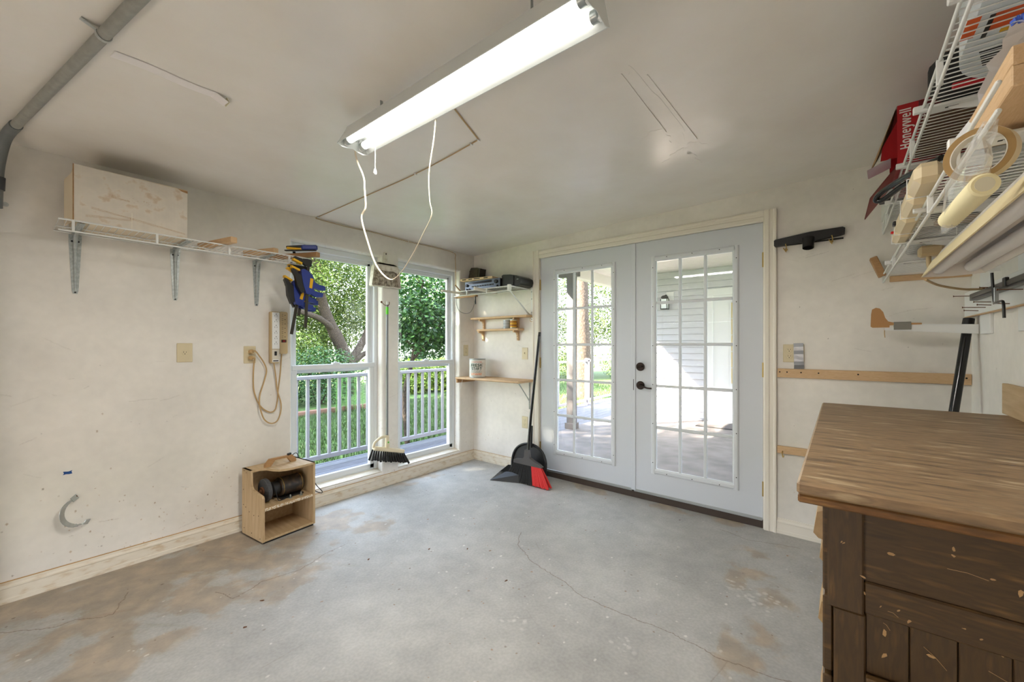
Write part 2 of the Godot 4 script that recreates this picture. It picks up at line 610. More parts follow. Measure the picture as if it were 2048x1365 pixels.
func make_materials() -> void:
	var pine := noise_tex(0.022, [[0.0, rgb(196, 160, 120)], [0.45, rgb(212, 178, 138)], [0.6, rgb(204, 168, 126)], [1.0, rgb(222, 194, 158)]], 512, 31)
	var old := noise_tex(0.02, [[0.0, rgb(150, 112, 72)], [0.5, rgb(178, 138, 94)], [0.62, rgb(160, 120, 78)], [1.0, rgb(194, 158, 116)]], 512, 32)
	var ply := noise_tex(0.016, [[0.0, rgb(178, 150, 112)], [0.5, rgb(190, 162, 124)], [1.0, rgb(202, 176, 138)]], 512, 33)
	M.pine_x = wood(pine, 0)
	M.pine_z = wood(pine, 2)
	M.pine_y = wood(pine, 1)
	M.old_x = wood(old, 0)
	M.old_z = wood(old, 2)
	M.ply_x = wood(ply, 0, 4.0)
	M.ply_y = wood(ply, 1, 4.0)
	M.ply_z = wood(ply, 2, 4.0)
	var bench_top := noise_tex(0.014, [[0.0, rgb(92, 78, 62)], [0.28, rgb(124, 101, 76)], [0.5, rgb(152, 124, 92)], [0.6, rgb(132, 108, 82)], [0.75, rgb(166, 142, 110)], [0.88, rgb(186, 166, 136)], [1.0, rgb(214, 204, 184)]], 1024, 34, FastNoiseLite.TYPE_SIMPLEX_SMOOTH, 6)
	M.bench_top = tri_mat(bench_top, Vector3(0.34, 1.5, 1.5), 0.5)
	relief(M.bench_top, height_tex(0.03, 512, 35), 0.015)
	M.bench_edge = tri_mat(bench_top, Vector3(0.5, 2.4, 2.4), 0.6)
	M.bench_edge.albedo_color = rgb(206, 172, 122)
	M.pull = wood(ply, 2, 4.0)
	M.pull.albedo_color = rgb(236, 232, 226)
	var bench := noise_tex(0.016, [[0.0, rgb(52, 35, 13)], [0.4, rgb(74, 51, 20)], [0.6, rgb(64, 43, 16)], [0.85, rgb(94, 67, 30)], [1.0, rgb(120, 90, 50)]], 512, 36, FastNoiseLite.TYPE_SIMPLEX_SMOOTH, 6)
	M.bench_x = tri_mat(bench, Vector3(0.7, 5.0, 5.0), 0.5)
	M.bench_y = tri_mat(bench, Vector3(5.0, 0.7, 5.0), 0.5)
	M.bench_scar = mat(rgb(176, 140, 96), 0.7)
	M.white = mat(rgb(228, 228, 226), 0.45)
	M.vinyl = mat(rgb(226, 230, 232), 0.4)
	M.door = mat(rgb(206, 210, 216), 0.42)
	M.lite_frame = mat(rgb(214, 218, 222), 0.38)
	M.cream = mat(rgb(231, 224, 211), 0.5)
	var bb := noise_tex(0.02, [[0.0, rgb(196, 172, 140)], [0.2, rgb(212, 196, 172)], [0.4, rgb(222, 212, 194)], [1.0, rgb(228, 219, 203)]], 512, 37, FastNoiseLite.TYPE_SIMPLEX_SMOOTH, 6)
	M.baseboard = tri_mat(bb, Vector3(0.9, 2.5, 0.9), 0.5)
	M.silt = mat(rgb(184, 146, 96), 0.9)
	M.wire_white = mat(rgb(224, 224, 220), 0.4)
	M.glass = mat(Color(0.3, 0.34, 0.32, 0.01), 0.02)
	M.glass.transparency = BaseMaterial3D.TRANSPARENCY_ALPHA
	M.window_glass = mat(Color(0.3, 0.34, 0.32, 0.01), 0.02, 0.0, 0.2)
	M.window_glass.transparency = BaseMaterial3D.TRANSPARENCY_ALPHA
	M.black = mat(rgb(26, 25, 25), 0.45)
	M.black_matte = mat(rgb(30, 29, 28), 0.8)
	M.black_gloss = mat(rgb(18, 18, 20), 0.15)
	M.hole = mat(rgb(14, 13, 12), 0.9)
	M.steel = mat(rgb(170, 174, 172), 0.35, 0.85)
	M.zinc = tri_mat(noise_tex(0.03, [[0.0, rgb(150, 156, 154)], [1.0, rgb(196, 202, 200)]], 256, 38), Vector3(6, 6, 6), 0.35)
	M.zinc.metallic = 0.15
	M.brass = mat(rgb(176, 148, 84), 0.35, 0.8)
	M.bronze = mat(rgb(58, 48, 44), 0.32, 0.7)
	M.rust = mat(rgb(104, 66, 40), 0.8, 0.2)
	M.ivory = mat(rgb(212, 198, 164), 0.4)
	M.tan_plastic = mat(rgb(188, 166, 126), 0.5)
	M.tan_cord = mat(rgb(186, 154, 106), 0.55)
	M.pale_cord = mat(rgb(222, 208, 184), 0.55)
	M.grey_pvc = tri_mat(noise_tex(0.03, [[0.0, rgb(138, 138, 130)], [0.5, rgb(150, 149, 141)], [1.0, rgb(162, 160, 152)]], 256, 39), Vector3(3, 3, 3), 0.5)
	M.dark_pvc = mat(rgb(112, 116, 116), 0.5)
	M.card = tri_mat(noise_tex(0.03, [[0.0, rgb(148, 110, 70)], [1.0, rgb(180, 140, 96)]], 256, 40), Vector3(3, 3, 3), 0.85)
	M.red = mat(rgb(178, 20, 30), 0.4)
	M.blue = mat(rgb(38, 56, 132), 0.4)
	M.yellow = mat(rgb(222, 170, 20), 0.4)
	M.tape_blue = mat(rgb(24, 74, 140), 0.6)
	M.galv = mat(rgb(186, 190, 190), 0.3, 0.8)
	M.concrete = tri_mat(noise_tex(0.01, [[0.0, rgb(106, 99, 97)], [0.5, rgb(124, 116, 114)], [1.0, rgb(138, 130, 127)]], 512, 41, FastNoiseLite.TYPE_SIMPLEX_SMOOTH, 6), Vector3(0.6, 0.6, 0.6), 0.8, true)
	M.deck = tri_mat(noise_tex(0.02, [[0.0, rgb(76, 76, 85)], [0.5, rgb(92, 92, 101)], [1.0, rgb(108, 108, 117)]], 512, 42), Vector3(5.0, 5.0, 0.6), 0.6)
	M.siding = tri_mat(noise_tex(0.02, [[0.0, rgb(186, 184, 189)], [1.0, rgb(198, 196, 200)]], 256, 43), Vector3(0.8, 4.0, 1.0), 0.6)
	M.soffit = mat(rgb(206, 200, 196), 0.5)
	M.post = mat(rgb(80, 76, 76), 0.6)
	M.house_white = mat(rgb(212, 210, 210), 0.5)
	M.rail = mat(rgb(142, 140, 146), 0.5)
	var bark := noise_tex(0.03, [[0.0, rgb(38, 31, 26)], [0.4, rgb(66, 55, 46)], [0.7, rgb(88, 75, 64)], [1.0, rgb(108, 94, 82)]], 512, 44, FastNoiseLite.TYPE_CELLULAR, 4)
	M.bark = relief(tri_mat(bark, Vector3(2.0, 0.8, 2.0), 0.95), height_tex(0.04, 256, 45), 1.2)
	M.bark_dark = tri_mat(noise_tex(0.03, [[0.0, rgb(24, 18, 14)], [0.45, rgb(56, 45, 35)], [0.7, rgb(84, 70, 56)], [1.0, rgb(116, 100, 84)]], 512, 46), Vector3(4.0, 1.2, 4.0), 0.95)
	relief(M.bark_dark, height_tex(0.05, 256, 48), 1.5)
	M.lawn = tri_mat(noise_tex(0.03, [[0.0, rgb(58, 78, 34)], [0.5, rgb(78, 104, 44)], [0.8, rgb(98, 122, 56)], [1.0, rgb(130, 136, 84)]], 512, 47, FastNoiseLite.TYPE_SIMPLEX_SMOOTH, 6), Vector3(0.5, 0.5, 0.5), 0.95, true)
	M.soil = mat(rgb(74, 58, 44), 0.95)
	M.timber = mat(rgb(116, 84, 68), 0.9)
	var leaf := mat(Color.WHITE, 0.45)
	leaf.vertex_color_use_as_albedo = true
	leaf.backlight_enabled = true
	leaf.backlight = rgb(110, 140, 40)
	leaf.cull_mode = BaseMaterial3D.CULL_DISABLED
	M.leaf = leaf
	M.tube_lit = mat(rgb(250, 252, 250), 0.4)
	M.tube_lit.emission_enabled = true
	M.tube_lit.emission = Color(1.0, 0.985, 0.95)
	M.tube_lit.emission_energy_multiplier = 1.2
	M.tube_off = mat(rgb(226, 224, 222), 0.3)
	M.reflector = mat(rgb(224, 228, 226), 0.35)

# ---------- the room ----------
const LX := -3.145      # left wall
const RX := 0.541       # right wall
const FD := 3.228       # door wall
const BD := -1.6        # wall behind the camera

func ceil_y(x: float) -> float:
	return 2.23 + 0.027 * (x - LX)

func build_room() -> void:
	var o := setting("floor", P(0, 0, 0))
	part(o, "slab", B(LX - 0.15, RX + 0.15, -0.12, 0.0, BD - 0.15, FD + 0.14), picture_mat(floor_picture(), Vector2(1.0 / 3.8, 1.0 / 4.9), Vector2(3.2 / 3.8, 1.6 / 4.9), 0.62))
	# ceiling: slopes up a little to the right
	o = setting("ceiling", P(0, 0, 0))
	var st := S()
	prism(st, frame(P(0, 0, BD - 0.15), Vector3.RIGHT, Vector3.UP), PackedVector2Array([Vector2(LX - 0.15, ceil_y(LX - 0.15)), Vector2(RX + 0.15, ceil_y(RX + 0.15)), Vector2(RX + 0.15, 2.55), Vector2(LX - 0.15, 2.55)]), -(FD + 0.14 - BD + 0.15))
	var cm := tri_mat(noise_tex(0.012, [[0.0, rgb(233, 226, 216)], [0.5, rgb(237, 231, 222)], [1.0, rgb(240, 235, 228)]], 512, 51, FastNoiseLite.TYPE_SIMPLEX_SMOOTH, 5), Vector3(0.4, 0.4, 0.4), 0.24, true)
	relief(cm, height_tex(0.02, 512, 52), 0.12)
	M.ceiling = cm
	part(o, "plasterboard", st, cm)
	var wall_tint := rgb(230, 225, 217)
	# left wall with two openings; the plaster is rounded where it turns into them
	o = setting("wall_left", P(0, 0, 0))
	var lm := picture_mat(wall_picture(4.9, 2.4, wall_tint, 420, 70, 61), Vector2(1.0 / 4.9, 1.0 / 2.4), Vector2(1.6 / 4.9, 1.0), 0.6)
	M.wall_left = lm
	var up := Vector3.UP
	var xo := LX - 0.15
	var r := 0.02
	var curve := func(cx: float, cd: float, a0: float, a1: float) -> Array:
		var out := []
		for k in 6:
			var a := lerpf(a0, a1, k / 5.0)
			out.append(Vector2(cx + cos(a) * r, cd + sin(a) * r))
		return out
	# in plan (X, D): local x = X, local y = D, drawn upwards
	var plan := Transform3D(Basis(Vector3.RIGHT, Vector3(0, 0, -1), Vector3.UP), P(0, 0, 0))
	st = S()
	var hc := ceil_y(LX)
	prism(st, plan, PackedVector2Array([Vector2(xo, BD - 0.15), Vector2(LX, BD - 0.15)] + curve.call(LX - r, 1.315 - r, 0.0, PI / 2) + [Vector2(xo, 1.315)]), hc, true)
	prism(st, plan, PackedVector2Array([Vector2(xo, 2.075)] + curve.call(LX - r, 2.075 + r, -PI / 2, 0.0) + curve.call(LX - r, 2.25 - r, 0.0, PI / 2) + [Vector2(xo, 2.25)]), hc, true)
	prism(st, plan, PackedVector2Array([Vector2(xo, 3.01)] + curve.call(LX - r, 3.01 + r, -PI / 2, 0.0) + [Vector2(LX, FD + 0.14), Vector2(xo, FD + 0.14)]), hc, true)
	# below and above the openings: in section (X, y), drawn along D
	for e in [[1.295, 2.095], [2.23, 3.03]]:
		var sect := Transform3D(Basis(Vector3.RIGHT, up, Vector3.BACK), P(0, 0, e[1]))
		var length: float = e[1] - e[0]
		prism(st, sect, PackedVector2Array([Vector2(xo, 0.0), Vector2(LX, 0.0)] + curve.call(LX - r, 0.13 - r, 0.0, PI / 2) + [Vector2(xo, 0.13)]), length, true)
		prism(st, sect, PackedVector2Array([Vector2(xo, 2.03)] + curve.call(LX - r, 2.03 + r, -PI / 2, 0.0) + [Vector2(LX, hc), Vector2(xo, hc)]), length, true)
	part(o, "plasterboard", st, lm)
	# door wall
	o = setting("wall_front", P(0, 0, 0))
	st = S()
	var d1 := FD + 0.14
	box(st, LX, -2.275, 0, 2.32, FD, d1)
	box(st, -0.395, RX + 0.15, 0, 2.345, FD, d1)
	box(st, -2.275, -0.395, 2.1, 2.33, FD, d1)
	part(o, "plasterboard", st, picture_mat(wall_picture(4.0, 2.4, wall_tint, 120, 50, 62), Vector2(1.0 / 4.0, 1.0 / 2.4), Vector2(3.3 / 4.0, 1.0), 0.6))
	# right and rear walls
	o = setting("wall_right", P(0, 0, 0))
	part(o, "plasterboard", B(RX, RX + 0.15, 0, 2.345, BD - 0.15, FD), picture_mat(wall_picture(4.9, 2.4, rgb(230, 225, 217), 30, 30, 63), Vector2(1.0 / 4.9, 1.0 / 2.4), Vector2(1.6 / 4.9, 1.0), 0.6))
	o = setting("wall_rear", P(0, 0, 0))
	# the rear opening and its raised door are added, unseen, to brighten the ceiling
	st = S()
	box(st, LX, -2.75, 0, 2.25, BD - 0.15, BD)
	box(st, -0.15, RX, 0, 2.345, BD - 0.15, BD)
	box(st, -2.75, -0.15, 2.08, 2.33, BD - 0.15, BD)
	part(o, "plasterboard", st, mat(wall_tint, 0.6))
	o = setting("door_4", P(-1.45, 0.48, BD - 0.1), "added unseen overhead door, raised to let light up to the ceiling")
	for k in 4:
		part(o, "section", B(-2.75, -0.15, 0.48 + 0.4 * k, 0.875 + 0.4 * k, BD - 0.12, BD - 0.07, 0.004), M.white)
	build_baseboards()
	build_window("window_1", 1.315, 2.075)
	build_window("window_2", 2.25, 3.01)
	build_doors()

func build_baseboards() -> void:
	# profile: (thickness, height)
	var prof := PackedVector2Array([Vector2(0, 0), Vector2(0.014, 0), Vector2(0.014, 0.02), Vector2(0.012, 0.024), Vector2(0.011, 0.07), Vector2(0.014, 0.074), Vector2(0.013, 0.08), Vector2(0.008, 0.088), Vector2(0.006, 0.1), Vector2(0, 0.1)])
	var o := setting("baseboard_left", P(LX, 0, 0))
	var st := S()
	prism(st, Transform3D(Basis(Vector3.RIGHT, Vector3.UP, Vector3.BACK), P(LX, 0, FD)), prof, FD - BD)
	part(o, "board", st, M.baseboard)
	part(o, "silt_line", B(LX, LX + 0.005, 0.1, 0.1035, BD, FD), M.silt, "brown silt caught along the top edge")
	o = setting("baseboard_front", P(-2.7, 0, FD))
	st = S()
	var fr := Transform3D(Basis(Vector3.FORWARD * -1.0, Vector3.UP, Vector3.LEFT), P(0, 0, FD))
	prism(st, Transform3D(fr.basis, P(-2.335, 0, FD)), prof, 0.798)
	part(o, "board", st, M.baseboard)
	part(o, "silt_line", B(LX + 0.012, -2.335, 0.1, 0.103, FD - 0.005, FD), M.silt, "brown silt caught along the top edge")
	o = setting("baseboard_front_right", P(0, 0, FD))
	st = S()
	prism(st, Transform3D(fr.basis, P(RX, 0, FD)), prof, RX + 0.335)
	part(o, "board", st, M.cream)
	o = setting("baseboard_right", P(RX, 0, 0))
	st = S()
	prism(st, Transform3D(Basis(Vector3.LEFT, Vector3.UP, Vector3.FORWARD), P(RX, 0, BD)), prof, FD - 0.02 - BD)
	part(o, "board", st, M.cream)

func build_window(called: String, d0: float, d1: float) -> void:
	var o := setting(called, P(LX - 0.1, 0.13, (d0 + d1) / 2.0), "white vinyl single-hung window")
	var xi := LX - 0.075   # inner face of the frame
	var xo := LX - 0.15
	var y0 := 0.13
	var y1 := 2.03
	var st := S()
	# outer frame, with a stepped track
	for e in [[xo, xi, 0.032], [xo, xi - 0.03, 0.05]]:
		var w: float = e[2]
		box(st, e[0], e[1], y0, y1, d0, d0 + w, 0.003)
		box(st, e[0], e[1], y0, y1, d1 - w, d1, 0.003)
		box(st, e[0], e[1], y1 - w - 0.012, y1, d0 + w, d1 - w, 0.003)
		box(st, e[0], e[1], y0, y0 + w, d0 + w, d1 - w, 0.003)
	part(o, "frame", st, M.vinyl)
	# upper sash, set outwards
	var a := d0 + 0.05
	var b := d1 - 0.05
	st = S()
	box(st, xo + 0.012, xi - 0.035, 1.05, y1 - 0.06, a, a + 0.028, 0.003)
	box(st, xo + 0.012, xi - 0.035, 1.05, y1 - 0.06, b - 0.028, b, 0.003)
	box(st, xo + 0.012, xi - 0.035, y1 - 0.085, y1 - 0.058, a, b, 0.003)
	box(st, xo + 0.012, xi - 0.035, 1.03, 1.06, a, b, 0.003)
	var s := part(o, "upper_sash", st, M.vinyl)
	part(s, "pane", B(xo + 0.028, xo + 0.032, 1.05, y1 - 0.07, a + 0.01, b - 0.01), M.window_glass)
	# lower sash, set inwards
	a = d0 + 0.03
	b = d1 - 0.03
	st = S()
	box(st, xi - 0.032, xi - 0.004, 0.165, 1.085, a, a + 0.042, 0.004)
	box(st, xi - 0.032, xi - 0.004, 0.165, 1.085, b - 0.042, b, 0.004)
	box(st, xi - 0.032, xi + 0.006, 1.055, 1.095, a, b, 0.005)
	box(st, xi - 0.032, xi - 0.004, 0.16, 0.205, a, b, 0.004)
	s = part(o, "lower_sash", st, M.vinyl)
	part(s, "pane", B(xi - 0.022, xi - 0.018, 0.19, 1.07, a + 0.02, b - 0.02), M.window_glass)
	st = S()
	var m := (d0 + d1) / 2.0
	box(st, xi - 0.03, xi + 0.004, 1.095, 1.106, m - 0.03, m + 0.03, 0.003)
	cyl(st, P(xi - 0.014, 1.106, m), P(xi - 0.014, 1.115, m), 0.012, 12, 0.002)
	part(o, "sash_lock", st, M.vinyl)
	# sloping inside sill
	st = S()
	prism(st, Transform3D(Basis(Vector3.RIGHT, Vector3.UP, Vector3.BACK), P(0, 0, d1)), PackedVector2Array([Vector2(xi - 0.005, 0.13), Vector2(LX - 0.01, 0.13), Vector2(LX - 0.01, 0.134), Vector2(xi - 0.005, 0.155)]), d1 - d0)
	part(o, "sill", st, M.baseboard)

func build_doors() -> void:
	# casing
	var o := setting("trim_1", P(-1.335, 0, FD))
	var prof := PackedVector2Array([Vector2(0, 0), Vector2(0.0, 0.012), Vector2(0.008, 0.018), Vector2(0.03, 0.018), Vector2(0.036, 0.014), Vector2(0.056, 0.014), Vector2(0.062, 0.02), Vector2(0.072, 0.02), Vector2(0.075, 0.016), Vector2(0.075, 0)])
	var st := S()
	var top := 2.085
	prism(st, Transform3D(Basis(Vector3.LEFT, Vector3.BACK, Vector3.DOWN), P(-2.262, top + 0.075, FD)), prof, top + 0.075)
	part(o, "casing", st, M.cream)
	st = S()
	prism(st, Transform3D(Basis(Vector3.RIGHT, Vector3.BACK, Vector3.UP), P(-0.408, 0, FD)), prof, top + 0.075)
	part(o, "casing", st, M.cream)
	st = S()
	prism(st, Transform3D(Basis(Vector3.UP, Vector3.BACK, Vector3.RIGHT), P(-2.262, top, FD)), prof, 1.854)
	part(o, "casing", st, M.cream)
	st = S()
	box(st, -2.275, -2.258, 0, 2.1, FD, FD + 0.14)
	box(st, -0.412, -0.395, 0, 2.1, FD, FD + 0.14)
	box(st, -2.258, -0.412, 2.089, 2.1, FD, FD + 0.14)
	part(o, "jamb", st, M.cream)
	part(o, "threshold", B(-2.258, -0.412, 0.0, 0.05, FD + 0.005, FD + 0.14, 0.003), mat(rgb(66, 54, 46), 0.7), "dark brown weathered threshold")
	build_door("door_1", -2.255, -1.338, -2.11, -1.482, true)
	build_door("door_2", -1.326, -0.414, -1.18, -0.557, false)

func build_door(called: String, x0: float, x1: float, lx0: float, lx1: float, left: bool) -> void:
	var y0 := 0.06
	var y1 := 2.084
	var ly0 := 0.226
	var ly1 := 1.954
	var f := FD + 0.006       # inner face of the slab
	var bk := f + 0.045
	var o := setting(called, P((x0 + x1) / 2.0, y0, f), "pale grey-white glazed door with fifteen panes")
	var st := S()
	var i := 0.028
	box(st, x0, lx0 + i, y0, y1, f, bk)
	box(st, lx1 - i, x1, y0, y1, f, bk)
	box(st, lx0 + i, lx1 - i, y0, ly0 + i, f, bk)
	box(st, lx0 + i, lx1 - i, ly1 - i, y1, f, bk)
	part(o, "slab", st, M.door)
	part(o, "sweep", B(x0 + 0.003, x1 - 0.003, 0.05, y0 + 0.012, f - 0.004, bk, 0.002), M.galv, "grey metal sweep along the bottom")
	# raised glazing frame
	st = S()
	var fw := 0.042
	var prof := PackedVector2Array([Vector2(0, 0), Vector2(0.004, 0.007), Vector2(0.012, 0.011), Vector2(0.03, 0.011), Vector2(0.036, 0.006), Vector2(fw, 0.004), Vector2(fw, -0.012), Vector2(0, -0.0)])
	prism(st, Transform3D(Basis(Vector3.RIGHT, Vector3.BACK, Vector3.UP), P(lx0, ly0, f)), prof, ly1 - ly0)
	prism(st, Transform3D(Basis(Vector3.LEFT, Vector3.BACK, Vector3.DOWN), P(lx1, ly1, f)), prof, ly1 - ly0)
	prism(st, Transform3D(Basis(Vector3.UP, Vector3.BACK, Vector3.LEFT), P(lx1 - fw * 0.6, ly0, f)), prof, lx1 - lx0 - fw * 1.2)
	prism(st, Transform3D(Basis(Vector3.DOWN, Vector3.BACK, Vector3.RIGHT), P(lx0 + fw * 0.6, ly1, f)), prof, lx1 - lx0 - fw * 1.2)
	var lf := part(o, "glazing_frame", st, M.lite_frame)
	st = S()
	for q in [[0.2, ly1 - 0.016], [0.5, ly1 - 0.016], [0.8, ly1 - 0.016], [0.2, ly0 + 0.016], [0.5, ly0 + 0.016], [0.8, ly0 + 0.016]]:
		var sx: float = lerpf(lx0, lx1, q[0])
		cyl(st, P(sx, q[1], f - 0.008), P(sx, q[1], f - 0.0125), 0.0035, 8)
	for k in 6:
		for sx in [lx0 + 0.016, lx1 - 0.016]:
			var sy := lerpf(ly0 + 0.09, ly1 - 0.09, k / 5.0)
			cyl(st, P(sx, sy, f - 0.008), P(sx, sy, f - 0.0125), 0.0035, 8)
	part(lf, "screw_hole", st, M.hole, "small dark screw holes")
	# bars and panes
	var gx0 := lx0 + fw
	var gx1 := lx1 - fw
	var gy0 := ly0 + fw
	var gy1 := ly1 - fw
	var bw := 0.011
	for c in [1, 2]:
		var bx := lerpf(gx0, gx1, c / 3.0)
		part(o, "glazing_bar", B(bx - bw, bx + bw, gy0, gy1, f - 0.004, f + 0.012, 0.004), M.lite_frame)
	for q in range(1, 5):
		var by := lerpf(gy0, gy1, q / 5.0)
		part(o, "glazing_bar", B(gx0, gx1, by - bw, by + bw, f - 0.0045, f + 0.0115, 0.004), M.lite_frame)
	for c in 3:
		for q in 5:
			part(o, "pane", B(lerpf(gx0, gx1, c / 3.0), lerpf(gx0, gx1, (c + 1) / 3.0), lerpf(gy0, gy1, q / 5.0), lerpf(gy0, gy1, (q + 1) / 5.0), f + 0.014, f + 0.018), M.glass)
	# hinges
	for hy in [0.27, 1.08, 1.83]:
		st = S()
		var hx := x0 - 0.002 if left else x1 + 0.002
		cyl(st, P(hx, hy - 0.05, f - 0.004), P(hx, hy + 0.05, f - 0.004), 0.006, 10)
		box(st, hx - 0.018 if left else hx - 0.002, hx + 0.002 if left else hx + 0.018, hy - 0.05, hy + 0.05, f - 0.001, f + 0.003)
		part(o, "hinge", st, M.brass, "brass butt hinge")
	if left:
		st = S()
		box(st, x1 - 0.006, x1 + 0.03, y0, y1, f - 0.006, f, 0.002)
		part(o, "astragal", st, M.door)
	else:
		# deadbolt and lever
		var kx := -1.266
		st = S()
		cyl(st, P(kx, 1.074, f), P(kx, 1.074, f - 0.02), 0.034, 24, 0.004)
		obox(st, Transform3D(Basis(Vector3.BACK, 0.2), P(kx, 1.074, f - 0.028)), Vector3(0.05, 0.014, 0.018), 0.005)
		part(o, "deadbolt", st, M.bronze, "dark bronze deadbolt turn")
		st = S()
		cyl(st, P(kx, 0.923, f), P(kx, 0.923, f - 0.016), 0.034, 24, 0.005)
		cyl(st, P(kx, 0.923, f - 0.016), P(kx, 0.923, f - 0.05), 0.013, 14, 0.002)
		tube(st, spline([P(kx - 0.004, 0.923, f - 0.048), P(kx + 0.03, 0.92, f - 0.05), P(kx + 0.07, 0.908, f - 0.05), P(kx + 0.105, 0.906, f - 0.046)], 5), 0.0085, 10, true, 0.8)
		part(o, "lever", st, M.bronze, "dark bronze lever handle")
		part(o, "strike", B(x0 - 0.001, x0 + 0.004, 0.88, 0.97, f - 0.007, f + 0.002, 0.001), M.bronze)

# ---------- outdoors ----------
const SUN := Vector3(1.0, -1.114, -1.39)   # the way sunlight travels
const LAWN_Y := -0.42

func leaf_mesh(long: float, wide: float) -> ArrayMesh:
	org = Vector3.ZERO
	var st := S()
	var a := Vector3.ZERO
	var b := Vector3(wide / 2, long * 0.1, long * 0.45)
	var c := Vector3(0, 0, long)
	var d := Vector3(-wide / 2, long * 0.1, long * 0.45)
	var e := Vector3(0, -long * 0.02, long * 0.45)
	for t in [[a, b, e], [b, c, e], [a, e, d], [e, c, d]]:
		tri(st, t[0], t[1], t[2], Vector3.UP)
	return st.commit()

# leaves strewn through blobs [centre, radii, count]; tones are linear colours
func leaves(parent: Node3D, called: String, mesh: Mesh, blobs: Array, tones: Array, big := 1.0, droop := 0.3) -> void:
	var n := 0
	for b in blobs:
		n += b[2]
	var mm := MultiMesh.new()
	mm.transform_format = MultiMesh.TRANSFORM_3D
	mm.use_colors = true
	mm.mesh = mesh
	mm.instance_count = n
	var i := 0
	for b in blobs:
		for k in b[2]:
			var v := Vector3(rng.randfn(), rng.randfn(), rng.randfn()).normalized() * pow(rng.randf(), 0.42)
			var at: Vector3 = b[0] + v * b[1]
			var z := (Vector3(rng.randfn(), rng.randfn() * 0.5 - droop, rng.randfn()) + v * 0.4).normalized()
			var x := z.cross(Vector3.UP + Vector3(rng.randfn(), rng.randfn(), rng.randfn()) * 0.5).normalized()
			var s := rng.randf_range(0.7, 1.3) * big
			mm.set_instance_transform(i, Transform3D(Basis(x, z.cross(x), z).scaled(Vector3.ONE * s), at - parent.position))
			var c: Color = tones[rng.randi() % tones.size()]
			var f := rng.randf_range(0.75, 1.25)
			mm.set_instance_color(i, Color(c.r * f, c.g * f, c.b * f))
			i += 1
	var o := MultiMeshInstance3D.new()
	o.name = called
	o.multimesh = mm
	o.material_override = M.leaf
	o.set_meta("kind", "stuff")
	parent.add_child(o, true)

func limb(st: SurfaceTool, pts: Array, r0: float, r1: float, n := 10) -> void:
	var sp := spline(pts, 5)
	var rr := []
	for i in sp.size():
		rr.append(lerpf(r0, r1, float(i) / (sp.size() - 1)) * rng.randf_range(0.93, 1.07))
	tube(st, sp, rr, n)

